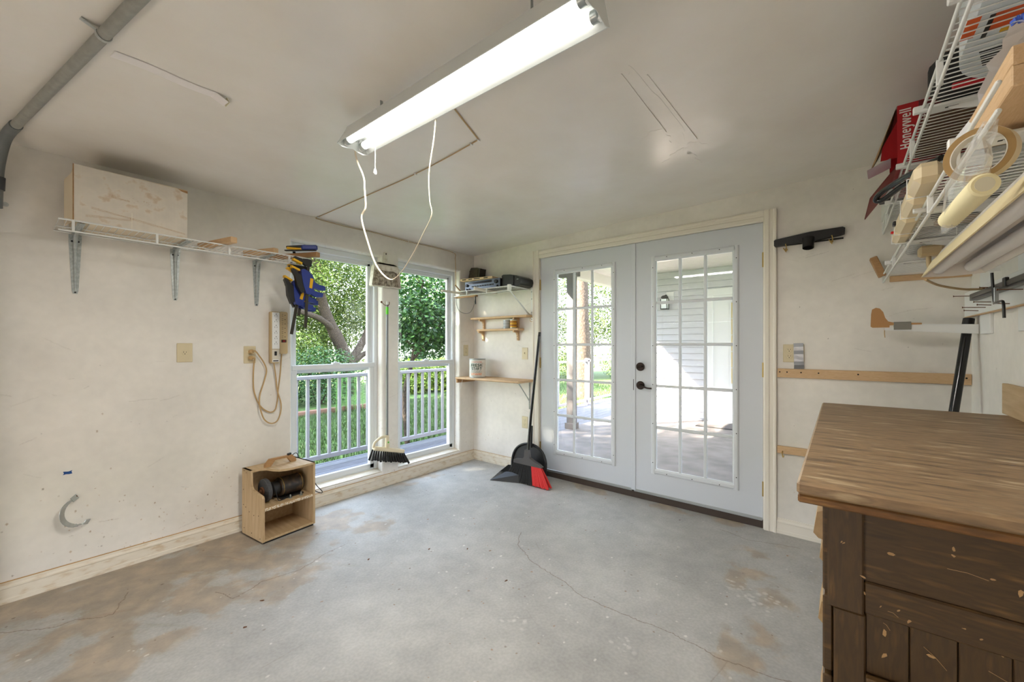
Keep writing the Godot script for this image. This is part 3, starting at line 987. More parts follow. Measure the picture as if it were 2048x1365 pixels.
func build_outside() -> void:
	rng.seed = 7
	# ground
	var o := setting("lawn", P(-12, LAWN_Y, 10))
	o.set_meta("label", "mown green lawn beyond the railing")
	part(o, "turf", B(-45, 25, LAWN_Y - 0.3, LAWN_Y, -30, 50), M.lawn)
	# grass blades near the windows
	var blade := S()
	org = Vector3.ZERO
	tri(blade, Vector3(-0.006, 0, 0), Vector3(0.006, 0, 0), Vector3(0.004, 0.075, 0.025), Vector3.BACK)
	var bm := blade.commit()
	var mm := MultiMesh.new()
	mm.transform_format = MultiMesh.TRANSFORM_3D
	mm.use_colors = true
	mm.mesh = bm
	mm.instance_count = 90000
	for i in mm.instance_count:
		var at := P(rng.randf_range(-10.2, -4.7), LAWN_Y - 0.005, rng.randf_range(1.5, 9.5))
		if i > 60000:
			at = P(rng.randf_range(-13.0, -4.8), LAWN_Y - 0.005, rng.randf_range(9.0, 17.0))
		var bs := Basis(Vector3.UP, rng.randf() * TAU).scaled(Vector3.ONE * rng.randf_range(0.6, 1.3))
		mm.set_instance_transform(i, Transform3D(bs, at))
		var f := rng.randf_range(0.7, 1.3)
		var dry := 1.5 if rng.randf() < 0.08 else 1.0
		mm.set_instance_color(i, Color(0.045 * f * dry, 0.082 * f, 0.018 * f))
	var g := MultiMeshInstance3D.new()
	g.name = "grass"
	g.multimesh = mm
	g.material_override = M.leaf
	add_child(g)
	g.set_meta("kind", "stuff")
	g.set_meta("label", "short green grass blades of the mown lawn")
	g.set_meta("category", "grass")
	# deck outside the left wall, boards running away along the house
	o = setting("deck", P(-3.9, -0.1, 6))
	o.set_meta("label", "grey painted plank deck along the house")
	for k in 9:
		var x := -3.30 - 0.1425 * k
		part(o, "plank", B(x - 0.137, x, -0.135, -0.1, 0.2, 12.5, 0.004), M.deck)
	part(o, "rim_joist", B(-4.62, -4.585, -0.36, -0.1, 0.2, 12.5), M.deck)
	part(o, "joist", B(-4.58, -3.3, -0.34, -0.14, 0.2, 0.24), M.deck)
	# railing
	o = thing("deck_railing", "white wooden railing with square balusters along the grey deck", "railing", P(-4.5, -0.1, 3))
	part(o, "top_rail", B(-4.545, -4.455, 0.875, 0.915, 0.4, 12.4, 0.006), M.rail)
	part(o, "bottom_rail", B(-4.52, -4.48, -0.02, 0.03, 0.4, 12.4, 0.004), M.rail)
	for k in 46:
		var d := 1.685 + 0.12 * k
		part(o, "baluster", B(-4.516, -4.484, 0.03, 0.875, d - 0.016, d + 0.016, 0.003), M.rail)
	for d in [0.5, 4.4, 8.3, 12.3]:
		part(o, "post", B(-4.545, -4.455, -0.1, 0.95, d - 0.045, d + 0.045, 0.006), M.rail)
	# low kerb outside the railing
	org = P(-5.6, LAWN_Y, 2.0)
	solo("border_kerb", "low grey concrete kerb running off from the deck across the lawn", "kerb", org, B(-6.8, -4.63, LAWN_Y, LAWN_Y + 0.16, 2.02, 2.14, 0.01), M.concrete)
	# timber edging of the flower bed
	o = thing("bed_edging", "long weathered timber edging between lawn and shrub bed", "edging", P(-9.8, LAWN_Y, 3.5))
	part(o, "timber", B(-9.87, -9.73, LAWN_Y - 0.02, LAWN_Y + 0.12, -1.0, 4.0, 0.01), M.timber)
	part(o, "timber", B(-9.87, -9.73, LAWN_Y - 0.02, LAWN_Y + 0.12, 4.01, 7.2, 0.01), M.timber)
	# concrete drive added out of view to bounce sunlight up onto the ceiling
	o = setting("added_driveway", P(-1.3, -0.03, -6))
	o.set_meta("label", "added unseen concrete drive bouncing sunlight in through the rear opening")
	part(o, "slab", B(-4.4, 2.6, -0.25, -0.02, -12.0, BD - 0.15), M.concrete)
	o = setting("added_sun_block_roof", P(-1.3, 2.6, -3.5))  # overhang added out of view so no direct sun enters the rear opening
	o.set_meta("label", "added unseen roof keeping direct sun out of the rear opening")
	part(o, "deck", B(-4.6, 2.5, 2.58, 2.7, -5.0, BD - 0.4), M.soffit)
	# porch beyond the doors
	o = setting("porch_floor", P(-1, -0.03, 5.4))
	part(o, "slab", B(-3.26, 2.4, -0.25, -0.03, FD + 0.14, 7.5), M.concrete)
	o = setting("porch_ceiling", P(-1, 2.56, 5.4))
	for k in 40:
		var d := FD + 0.14 + 0.105 * k
		part(o, "bead_board", B(-3.5, 2.4, 2.56, 2.575, d, d + 0.099, 0.004), M.soffit)
	part(o, "roof_deck", B(-3.6, 2.5, 2.58, 2.7, BD - 0.4, 8.2), M.soffit)
	part(o, "eave_beam", B(-3.56, -3.44, 2.38, 2.58, FD + 0.15, 8.1, 0.006), M.soffit)
	part(o, "fascia", B(-3.6, -3.56, 2.42, 2.72, BD - 0.4, 8.2), M.soffit)
	o = thing("porch_post", "grey square post holding up the porch roof", "post", P(-3.22, -0.03, 5.45))
	part(o, "shaft", B(-3.28, -3.16, -0.03, 2.555, 5.39, 5.51, 0.008), M.post)
	part(o, "base_block", B(-3.3, -3.14, -0.03, 0.06, 5.37, 5.53, 0.006), M.post)
	part(o, "cap_beam", B(-3.43, -3.1, 2.3, 2.38, 5.4, 5.5), M.post)
	build_house()
	build_trees()

func build_house() -> void:
	var hd := 7.44
	var o := setting("wall_house", P(-0.5, 0, hd), "grey lap siding of the house across the porch")
	part(o, "sheathing", B(-3.0, 2.4, -0.3, 2.56, hd + 0.02, hd + 0.2), M.siding)
	for k in 23:
		var y := 0.0 + 0.111 * k
		for e in [[-3.0, -1.77], [-0.67, 2.4]] if y < 2.05 else [[-3.0, 2.4]]:
			var st := S()
			prism(st, Transform3D(Basis(Vector3.FORWARD * -1.0, Vector3.UP, Vector3.LEFT), P(e[1], y, hd + 0.02)), PackedVector2Array([Vector2(0, 0.0), Vector2(0.032, 0.0), Vector2(0.033, 0.004), Vector2(0.008, 0.104), Vector2(0, 0.104)]), e[1] - e[0])
			part(o, "lap_board", st, M.siding)
	part(o, "corner_board", B(-3.03, -2.96, -0.1, 2.56, hd - 0.02, hd + 0.2, 0.004), M.soffit)
	part(o, "side_wall", B(-3.0, -2.8, -0.3, 2.56, hd + 0.2, hd + 4.0), M.siding)
	# house door
	o = setting("door_3", P(-1.22, 0, hd), "white half-glazed house door with drawn blind")
	var st := S()
	box(st, -1.77, -1.67, -0.03, 2.1, hd - 0.02, hd + 0.02, 0.006)
	box(st, -0.77, -0.67, -0.03, 2.1, hd - 0.02, hd + 0.02, 0.006)
	box(st, -1.8, -0.64, 2.08, 2.2, hd - 0.025, hd + 0.02, 0.006)
	part(o, "casing", st, M.house_white)
	part(o, "threshold", B(-1.72, -0.72, -0.03, 0.06, hd - 0.05, hd + 0.02, 0.006), M.house_white)
	st = S()
	box(st, -1.67, -1.4, 0.06, 2.08, hd + 0.005, hd + 0.03)
	box(st, -1.02, -0.77, 0.06, 2.08, hd + 0.005, hd + 0.03)
	box(st, -1.4, -1.02, 0.06, 0.62, hd + 0.005, hd + 0.03)
	box(st, -1.4, -1.02, 1.95, 2.08, hd + 0.005, hd + 0.03)
	part(o, "slab", st, M.house_white)
	st = S()
	for k in 4:
		box(st, -1.4, -1.02, 0.87 + k * 0.27, 0.885 + k * 0.27, hd, hd + 0.012)
	box(st, -1.42, -1.4, 0.6, 1.97, hd - 0.004, hd + 0.012)
	part(o, "glazing_bar", st, M.house_white)
	part(o, "blind", B(-1.4, -1.02, 0.62, 1.95, hd + 0.018, hd + 0.024), mat(rgb(214, 190, 140), 0.8), "tan drawn blind")
	# things on that wall
	o = thing("porch_lantern", "small dark wall lantern on the grey siding", "lantern", P(-2.43, 1.900, hd - 0.01))
	st = S()
	box(st, -2.44, -2.31, 2.000, 2.200, hd - 0.012, hd, 0.004)
	part(o, "back_plate", st, M.house_white)
	st = S()
	tube(st, spline([P(-2.40, 2.070, hd - 0.01), P(-2.42, 2.140, hd - 0.06), P(-2.44, 2.130, hd - 0.1)], 5), 0.008, 8)
	cyl(st, P(-2.44, 2.070, hd - 0.1), P(-2.44, 2.130, hd - 0.1), 0.062, 14, 0.02)
	part(o, "cap", st, M.black)
	st = S()
	for a in [[-2.5, hd - 0.15], [-2.39, hd - 0.15], [-2.5, hd - 0.05], [-2.39, hd - 0.05]]:
		box(st, a[0], a[0] + 0.01, 1.890, 2.070, a[1], a[1] + 0.01)
	box(st, -2.5, -2.38, 1.885, 1.900, hd - 0.15, hd - 0.04)
	part(o, "cage", st, M.black)
	part(o, "glass", B(-2.488, -2.392, 1.900, 2.070, hd - 0.14, hd - 0.055), mat(rgb(226, 230, 232), 0.3))
	o = thing("cover_box", "white weatherproof cover box low on the grey siding", "outlet", P(-2.06, 0.4, hd - 0.01))
	part(o, "plate", B(-2.15, -1.96, 0.33, 0.52, hd - 0.02, hd - 0.002, 0.004), M.house_white)
	part(o, "lid", B(-2.13, -2.04, 0.345, 0.505, hd - 0.045, hd - 0.02, 0.006), M.house_white)
	o = thing("door_mat", "dark grey bristle mat before the house door", "mat", P(-1.27, -0.03, 7.05))
	part(o, "pile", B(-1.77, -0.82, -0.03, -0.012, 6.85, 7.33, 0.004), relief(tri_mat(noise_tex(0.08, [[0.0, rgb(40, 38, 40)], [0.5, rgb(78, 74, 76)], [1.0, rgb(128, 120, 116)]], 256, 71), Vector3(3, 3, 3), 0.95), height_tex(0.1, 256, 72), 0.5))
	part(o, "border", _frame_flat(-1.79, -0.80, 6.83, 7.35, 0.03, -0.03, -0.018), M.black_matte)

func _frame_flat(x0: float, x1: float, d0: float, d1: float, w: float, y0: float, y1: float) -> SurfaceTool:
	var st := S()
	box(st, x0, x1, y0, y1, d0, d0 + w)
	box(st, x0, x1, y0, y1, d1 - w, d1)
	box(st, x0, x0 + w, y0, y1, d0 + w, d1 - w)
	box(st, x1 - w, x1, y0, y1, d0 + w, d1 - w)
	return st

func build_trees() -> void:
	rng.seed = 99
	var small := leaf_mesh(0.085, 0.05)
	var lobed := leaf_mesh(0.12, 0.085)
	var fresh := [Color(0.11, 0.165, 0.028), Color(0.18, 0.235, 0.042), Color(0.055, 0.095, 0.02), Color(0.27, 0.32, 0.08)]
	var deep := [Color(0.03, 0.08, 0.018), Color(0.045, 0.11, 0.022), Color(0.022, 0.06, 0.022), Color(0.06, 0.14, 0.03)]
	var lime := [Color(0.24, 0.32, 0.045), Color(0.32, 0.40, 0.07), Color(0.16, 0.24, 0.04)]
	# leaning oak seen through the first window
	var o := thing("leaning_oak", "leaning oak with a forked trunk and a broken low limb beyond the lawn", "tree", P(-13.2, LAWN_Y, 7.3))
	var st := S()
	limb(st, [P(-13.2, LAWN_Y - 0.2, 7.5), P(-13.2, 1.0, 7.2), P(-13.3, 2.4, 6.6), P(-13.4, 4.2, 6.3), P(-13.6, 6.6, 6.2)], 0.25, 0.1)
	limb(st, [P(-13.25, 1.7, 6.95), P(-13.0, 2.1, 6.3), P(-12.8, 2.3, 5.5)], 0.11, 0.075)
	limb(st, [P(-13.2, 0.6, 7.3), P(-13.3, 1.4, 8.0), P(-13.4, 3.0, 8.6), P(-13.6, 5.5, 8.8)], 0.15, 0.08)
	limb(st, [P(-13.2, 0.5, 7.35), P(-13.2, 0.9, 7.9), P(-13.0, 1.3, 8.6)], 0.14, 0.05)
	part(o, "trunk", st, M.bark_dark)
	leaves(o, "foliage", small, [[P(-14.0, 4.9, 6.4), Vector3(2.2, 1.5, 2.4), 20000], [P(-14.6, 2.8, 5.0), Vector3(1.3, 1.0, 1.5), 8000], [P(-14.8, 3.2, 8.6), Vector3(1.4, 1.3, 1.5), 9000], [P(-15.2, 1.6, 6.4), Vector3(1.2, 1.4, 2.6), 12000], [P(-12.7, 3.3, 5.9), Vector3(0.5, 0.5, 0.9), 1500], [P(-12.9, 1.2, 5.6), Vector3(0.5, 0.5, 0.8), 1400]], fresh)
	# maple close to the deck, in the second window
	o = thing("young_maple", "young dark green maple with a thin bent trunk beside the deck", "tree", P(-5.4, LAWN_Y, 4.05))
	st = S()
	limb(st, [P(-5.34, LAWN_Y - 0.1, 4.0), P(-5.42, 0.1, 4.0), P(-5.47, 0.5, 4.02), P(-5.42, 0.95, 4.12), P(-5.5, 1.5, 4.3), P(-5.6, 2.4, 4.5)], 0.05, 0.02, 8)
	limb(st, [P(-5.43, 0.98, 4.12), P(-5.3, 1.4, 4.45), P(-5.2, 1.9, 4.8)], 0.022, 0.008, 6)
	limb(st, [P(-5.46, 1.2, 4.2), P(-5.5, 1.6, 3.8), P(-5.6, 2.1, 3.6)], 0.02, 0.008, 6)
	limb(st, [P(-5.5, 1.5, 4.3), P(-5.9, 1.9, 4.7), P(-6.2, 2.3, 5.0)], 0.02, 0.008, 6)
	part(o, "trunk", st, M.bark_dark)
	leaves(o, "foliage", lobed, [[P(-5.55, 2.0, 4.55), Vector3(0.85, 0.75, 0.95), 4200], [P(-5.5, 1.35, 4.75), Vector3(0.7, 0.3, 0.65), 1300], [P(-5.4, 1.6, 4.1), Vector3(0.5, 0.5, 0.5), 800]], deep, 0.66, 0.5)
	# big trunk and lawn tree beyond the porch
	o = thing("lawn_tree", "tall pale-barked tree on the lawn beyond the porch post", "tree", P(-6.35, LAWN_Y, 11.5))
	st = S()
	limb(st, [P(-6.3, LAWN_Y - 0.2, 11.5), P(-6.34, 0.3, 11.5), P(-6.4, 2.0, 11.5), P(-6.5, 4.5, 11.6), P(-6.6, 8.0, 11.8)], 0.27, 0.16, 18)
	limb(st, [P(-6.5, 4.6, 11.6), P(-5.5, 6.0, 12.2), P(-4.8, 7.2, 12.8)], 0.13, 0.05)
	limb(st, [P(-6.5, 4.9, 11.6), P(-7.6, 6.4, 12.0), P(-8.6, 7.4, 12.6)], 0.13, 0.05)
	part(o, "trunk", st, M.bark)
	leaves(o, "foliage", small, [[P(-6.4, 8.0, 12.2), Vector3(3.6, 2.0, 3.2), 9000], [P(-5.6, 4.2, 13.6), Vector3(1.2, 0.8, 1.2), 1600]], fresh)
	# wood behind: trees and undergrowth, each its own plant
	var kinds := ["broad green woodland tree behind the lawn, left of the leaning oak", "pale green woodland tree standing behind the leaning oak", "dense woodland tree behind the young maple", "woodland tree rising over the lime green shrubs", "tall woodland tree behind the porch post", "woodland tree beyond the pale-barked trunk", "woodland tree at the far end of the lawn"]
	var where := [[-17.0, 4.6, 3.0], [-17.5, 8.6, 3.2], [-16.5, 13.0, 3.2], [-14.5, 17.0, 3.2], [-12.0, 20.5, 3.2], [-9.0, 23.0, 3.2], [-5.6, 25.0, 3.4]]
	for i in where.size():
		var x: float = where[i][0]
		var d: float = where[i][1]
		var r: float = where[i][2]
		o = thing("woodland_tree", kinds[i], "tree", P(x, LAWN_Y, d), "trees at the edge of the wood")
		st = S()
		limb(st, [P(x, LAWN_Y - 0.2, d), P(x + 0.1, 1.5, d), P(x - 0.1, 3.5, d + 0.1), P(x, 6.5, d)], 0.22, 0.1)
		limb(st, [P(x, 2.2, d), P(x + 0.7, 3.2, d - 0.8), P(x + 1.1, 4.2, d - 1.5)], 0.1, 0.04, 7)
		part(o, "trunk", st, M.bark_dark)
		leaves(o, "foliage", small, [[P(x, 5.0, d), Vector3(r, 2.4, r), 19000], [P(x + 0.8, 2.3, d - 0.8), Vector3(r * 0.75, 1.3, r * 0.8), 9500], [P(x + 0.4, 2.4, d + 1.4), Vector3(r * 0.7, 1.3, r * 0.6), 7500]], fresh if i % 2 == 0 else fresh + deep, 1.1)
	# undergrowth
	var bushes := [[-11.4, 4.0, 0.95, deep, "dark leafy bush behind the timber edging"], [-11.5, 5.6, 1.05, deep, "dark leafy bush between the edging and the leaning oak"], [-12.2, 2.4, 1.0, deep, "dark leafy bush at the end of the timber edging"], [-11.6, 9.0, 0.75, lime, "lime green shrub catching the sun at the lawn's edge"], [-11.2, 10.2, 0.8, lime, "taller lime green shrub at the lawn's edge"], [-11.0, 11.6, 0.75, lime, "lime green shrub farthest along the lawn's edge"], [-13.4, 10.4, 1.4, deep, "dark bush behind the lime green shrubs"], [-12.8, 12.8, 1.4, deep, "dark bush beyond the young maple"],
		[-10.5, 17.5, 1.3, fresh, "green bush beyond the porch railing"], [-8.2, 19.2, 1.4, fresh + deep, "green bush beside the pale-barked trunk"], [-5.8, 20.0, 1.5, fresh + lime, "yellow green bush at the far end of the lawn"], [-14.2, 4.4, 1.6, fresh, "light green thicket under the leaning oak"], [-14.8, 7.2, 1.5, fresh, "light green thicket behind the leaning oak"], [-3.6, 20.5, 1.6, deep, "dark bush at the end of the lawn"]]
	for b in bushes:
		var r: float = b[2]
		o = thing("bush", b[4], "bush", P(b[0], LAWN_Y, b[1]), "bushes round the lawn")
		st = S()
		for k in 5:
			limb(st, [P(b[0] + rng.randfn() * 0.1, LAWN_Y - 0.05, b[1] + rng.randfn() * 0.1), P(b[0] + rng.randfn() * 0.3, LAWN_Y + r * 0.6, b[1] + rng.randfn() * 0.3), P(b[0] + rng.randfn() * 0.5, LAWN_Y + r * 1.1, b[1] + rng.randfn() * 0.5)], 0.025, 0.008, 5)
		part(o, "stem", st, M.bark_dark)
		leaves(o, "foliage", lobed if b[3] == lime else small, [[P(b[0], LAWN_Y + r * 0.75, b[1]), Vector3(r, r * 0.85, r * 1.15), int(5200 * r)]], b[3], 0.9)
	# spiky plants by the edging
	for q in [[-9.55, 5.05, "tall spiky lily with whorled leaves by the timber edging"], [-9.58, 5.6, "shorter spiky lily with whorled leaves by the timber edging"]]:
		o = thing("garden_lily", q[2], "plant", P(q[0], LAWN_Y, q[1]))
		st = S()
		for k in 4:
			var bx: float = q[0] + rng.randfn() * 0.08
			var bd: float = q[1] + rng.randfn() * 0.12
			tube(st, [P(bx, LAWN_Y, bd), P(bx + 0.02, LAWN_Y + 0.5, bd), P(bx, LAWN_Y + 0.95, bd + 0.03)], 0.009, 6)
			for j in 70:
				var y := LAWN_Y + 0.1 + 0.85 * j / 70.0
				var a := rng.randf() * TAU
				var c := P(bx + 0.01, y, bd)
				var out := Vector3(cos(a), 0.25, sin(a)) * 0.17
				var side := Vector3(-sin(a), 0, cos(a)) * 0.013
				tri(st, c - side, c + side, c + out + Vector3(0, -0.03, 0), Vector3.UP)
		part(o, "leaves", st, mat(rgb(104, 150, 72), 0.5))
	# trees left of the lawn that keep most of it in broken shade
	for q in [[-11.5, -2.6, 2.6, "tree at the edge of the lawn shading the railing"], [-14.2, -3.4, 3.0, "tall tree left of the lawn shading its middle"], [-16.0, -1.6, 2.8, "tall tree left of the lawn shading the shrub bed"]]:
		o = thing("lawn_shade_tree", q[3], "tree", P(q[0], LAWN_Y, q[1]))
		st = S()
		limb(st, [P(q[0], LAWN_Y - 0.2, q[1]), P(q[0] + 0.1, 2.0, q[1]), P(q[0], 5.0, q[1] + 0.1), P(q[0], 7.5, q[1])], 0.24, 0.1)
		part(o, "trunk", st, M.bark_dark)
		leaves(o, "foliage", small, [[P(q[0], 5.6, q[1]), Vector3(q[2], 2.6, q[2]), 8500]], fresh, 2.2)
	# tree beside the deck: its shade falls over the deck and the windows
	o = thing("shade_tree", "broad tree at the near end of the deck that shades the windows", "tree", P(-8.4, LAWN_Y, -5.2))
	st = S()
	limb(st, [P(-8.4, LAWN_Y - 0.2, -5.2), P(-8.4, 2.0, -5.2), P(-8.5, 4.5, -5.3), P(-8.6, 8.0, -5.2)], 0.3, 0.12)
	limb(st, [P(-8.4, 3.6, -5.2), P(-7.4, 5.4, -4.4), P(-6.8, 6.8, -3.8)], 0.12, 0.04)
	limb(st, [P(-8.4, 3.9, -5.2), P(-9.4, 5.4, -6.0), P(-10.2, 6.6, -6.8)], 0.12, 0.04)
	part(o, "trunk", st, M.bark_dark)
	leaves(o, "foliage", small, [[P(-8.4, 6.8, -5.2), Vector3(3.0, 2.6, 2.3), 9500], [P(-9.6, 6.6, -6.6), Vector3(2.6, 2.2, 2.6), 5200]], fresh, 2.3)

func build_things() -> void:
	build_ceiling_light()
	build_cords()
	build_left()
	build_corner()
	build_floor_things()
	build_bench()
	build_right()

var shop_light: Node3D

# ---------- two-tube shop light on the ceiling ----------
func build_ceiling_light() -> void:
	var x0 := -1.725
	var x1 := -0.505
	var o := thing("shop_light", "long white two-tube shop light hung under the ceiling, lit", "light", P(-1.115, 2.14, 0.986))
	shop_light = o
	# housing: section (D, y) drawn along X
	var fr := Transform3D(Basis(Vector3(0, 0, -1), Vector3.UP, Vector3.RIGHT), P(x0, 0, 0))
	var st := S()
	prism(st, fr, PackedVector2Array([Vector2(0.913, 2.14), Vector2(0.916, 2.14), Vector2(0.945, 2.19), Vector2(0.966, 2.197), Vector2(0.972, 2.176), Vector2(1.001, 2.176), Vector2(1.007, 2.197), Vector2(1.028, 2.19), Vector2(1.057, 2.14), Vector2(1.06, 2.14), Vector2(1.03, 2.194), Vector2(1.012, 2.232), Vector2(0.961, 2.232), Vector2(0.943, 2.194)]), x1 - x0)
	part(o, "reflector", st, M.reflector)
	for e in [x0, x1 - 0.002]:
		st = S()
		prism(st, Transform3D(fr.basis, P(e, 0, 0)), PackedVector2Array([Vector2(0.911, 2.139), Vector2(0.935, 2.131), Vector2(0.96, 2.134), Vector2(0.986, 2.139), Vector2(1.01, 2.132), Vector2(1.035, 2.129), Vector2(1.062, 2.139), Vector2(1.03, 2.196), Vector2(1.012, 2.234), Vector2(0.961, 2.234), Vector2(0.943, 2.196)]), 0.002)
		part(o, "end_plate", st, M.reflector)
	for d in [0.951, 1.022]:
		st = S()
		cyl(st, P(x0 + 0.035, 2.158, d), P(x1 - 0.035, 2.158, d), 0.0165, 18, 0.002)
		var tb := part(o, "tube", st, M.tube_lit, "glowing fluorescent tube")
		for e in [[x0 + 0.012, x0 + 0.037], [x1 - 0.037, x1 - 0.012]]:
			st = S()
			cyl(st, P(e[0], 2.158, d), P(e[1], 2.158, d), 0.0172, 16, 0.003)
			part(tb, "end_cap", st, M.steel, "metal end cap")
		for e in [x0 + 0.002, x1 - 0.014]:
			part(tb, "socket", B(e, e + 0.012, 2.14, 2.2, d - 0.009, d + 0.009, 0.003), M.white, "white lamp socket")
	for x in [-1.36, -0.95, -0.62]:
		st = S()
		cyl(st, P(x, 2.178, 0.9865), P(x, 2.173, 0.9865), 0.006, 10)
		part(o, "screw", st, M.steel)
	for x in [-1.5, -0.72]:
		st = S()
		bar(st, P(x, 2.232, 0.9865), P(x, ceil_y(x), 0.9865), 0.012, 0.002, Vector3.RIGHT)
		part(o, "hanger", st, M.steel)
	st = S()
	tube(st, [P(-1.545, 2.178, 0.985), P(-1.545, 2.0, 0.985)], 0.0014, 6)
	cyl(st, P(-1.545, 2.17, 0.985), P(-1.545, 2.178, 0.985), 0.008, 10)
	lathe(st, Transform3D(Basis(), P(-1.545, 1.975, 0.985)), [Vector2(0, 0), Vector2(0.005, 0.001), Vector2(0.0075, 0.007), Vector2(0.005, 0.02), Vector2(0.002, 0.027), Vector2(0, 0.027)], 12)
	part(o, "pull_chain", st, M.white, "white pull chain with a bell")
	# the light the tubes give, just below them
	var l := AreaLight3D.new()
	l.name = "tube_glow"
	l.area_size = Vector2(1.15, 0.11)
	l.light_color = Color(1.0, 0.985, 0.95)
	l.light_energy = 1.9
	l.area_range = 12.0
	l.shadow_enabled = true
	add_child(l)
	l.position = P(-1.115, 2.136, 0.986)
	l.rotation = Vector3(-PI / 2, 0, 0)

# ---------- wire shelving ----------
# o0: corner at the wall where the shelf begins (deck height); du along the shelf, dv from the wall to the lip
func wire_shelf(called: String, label: String, o0: Vector3, du: Vector3, dv: Vector3, length: float, depth: float, lip: float, clips: Array, rod := 0.0036, thin := 0.0014, first := 0.0) -> Node3D:
	var o := thing(called, label, "shelf", o0 + du * length / 2.0 + Vector3.DOWN * lip)
	var dn := Vector3.DOWN
	var rails := [["front_rail", depth, 0.0], ["lip_rail", depth, lip], ["back_rail", 0.006, 0.004], ["middle_rail", depth * 0.45, 0.004]]
	for q in rails:
		var st := S()
		var a: Vector3 = o0 + dv * q[1] + dn * q[2]
		var r := rod if q[0] != "middle_rail" else rod * 0.75
		tube(st, [a - du * 0.004, a, a + du * length, a + du * (length + 0.004)], [r * 0.5, r, r, r * 0.5], 10)
		part(o, q[0], st, M.wire_white)
	var st := S()
	tube(st, [o0 + dv * 0.002, o0 + dv * depth], thin, 6)
	org = o.position
	var wm := st.commit()
	var n := int(length / 0.0254)
	for k in n + 1:
		if length * k / n < first:
			continue
		var w := MeshInstance3D.new()
		w.name = "deck_wire"
		w.mesh = wm
		w.material_override = M.wire_white
		w.position = du * (length * k / n) + Vector3.UP * (rod * 0.6)
		o.add_child(w, true)
	for c in clips:
		st = S()
		var a: Vector3 = o0 + du * c + dv * depth
		bar(st, a + dn * (-0.003), a + dn * (lip + 0.003), rod * 3.2, rod * 2.4, du, 0.001)
		part(o, "lip_clip", st, M.wire_white)
	return o

func stud_bracket(label: String, d: float) -> void:
	var o := thing("steel_bracket", label, "bracket", P(LX, 1.52, d), "steel shelf brackets on the left wall")
	var st := S()
	var fr := Transform3D(Basis(Vector3(0, 0, -1), Vector3.UP, Vector3.LEFT), P(LX + 0.003, 0, d))
	prism(st, fr, PackedVector2Array([Vector2(-0.008, 1.52), Vector2(0.008, 1.52), Vector2(0.012, 1.535), Vector2(0.024, 1.80), Vector2(0.024, 1.83), Vector2(-0.024, 1.83), Vector2(-0.024, 1.80), Vector2(-0.012, 1.535)]), 0.003)
	part(o, "wall_leg", st, M.zinc)
	st = S()
	tube(st, [P(LX + 0.004, 1.535, d), P(LX + 0.006, 1.6, d), P(LX + 0.01, 1.76, d), P(LX + 0.03, 1.815, d), P(LX + 0.1, 1.828, d), P(LX + 0.28, 1.834, d)], [0.004, 0.006, 0.008, 0.009, 0.007, 0.004], 8)
	part(o, "rib", st, M.zinc)
	part(o, "shelf_arm", B(LX, LX + 0.29, 1.833, 1.837, d - 0.014, d + 0.014, 0.001), M.zinc)
	for q in [[-0.012, 1.795], [0.012, 1.795], [0.0, 1.527]]:
		st = S()
		cyl(st, P(LX + 0.002, q[1], d + q[0]), P(LX + 0.0065, q[1], d + q[0]), 0.0045, 8)
		part(o, "screw", st, M.black)

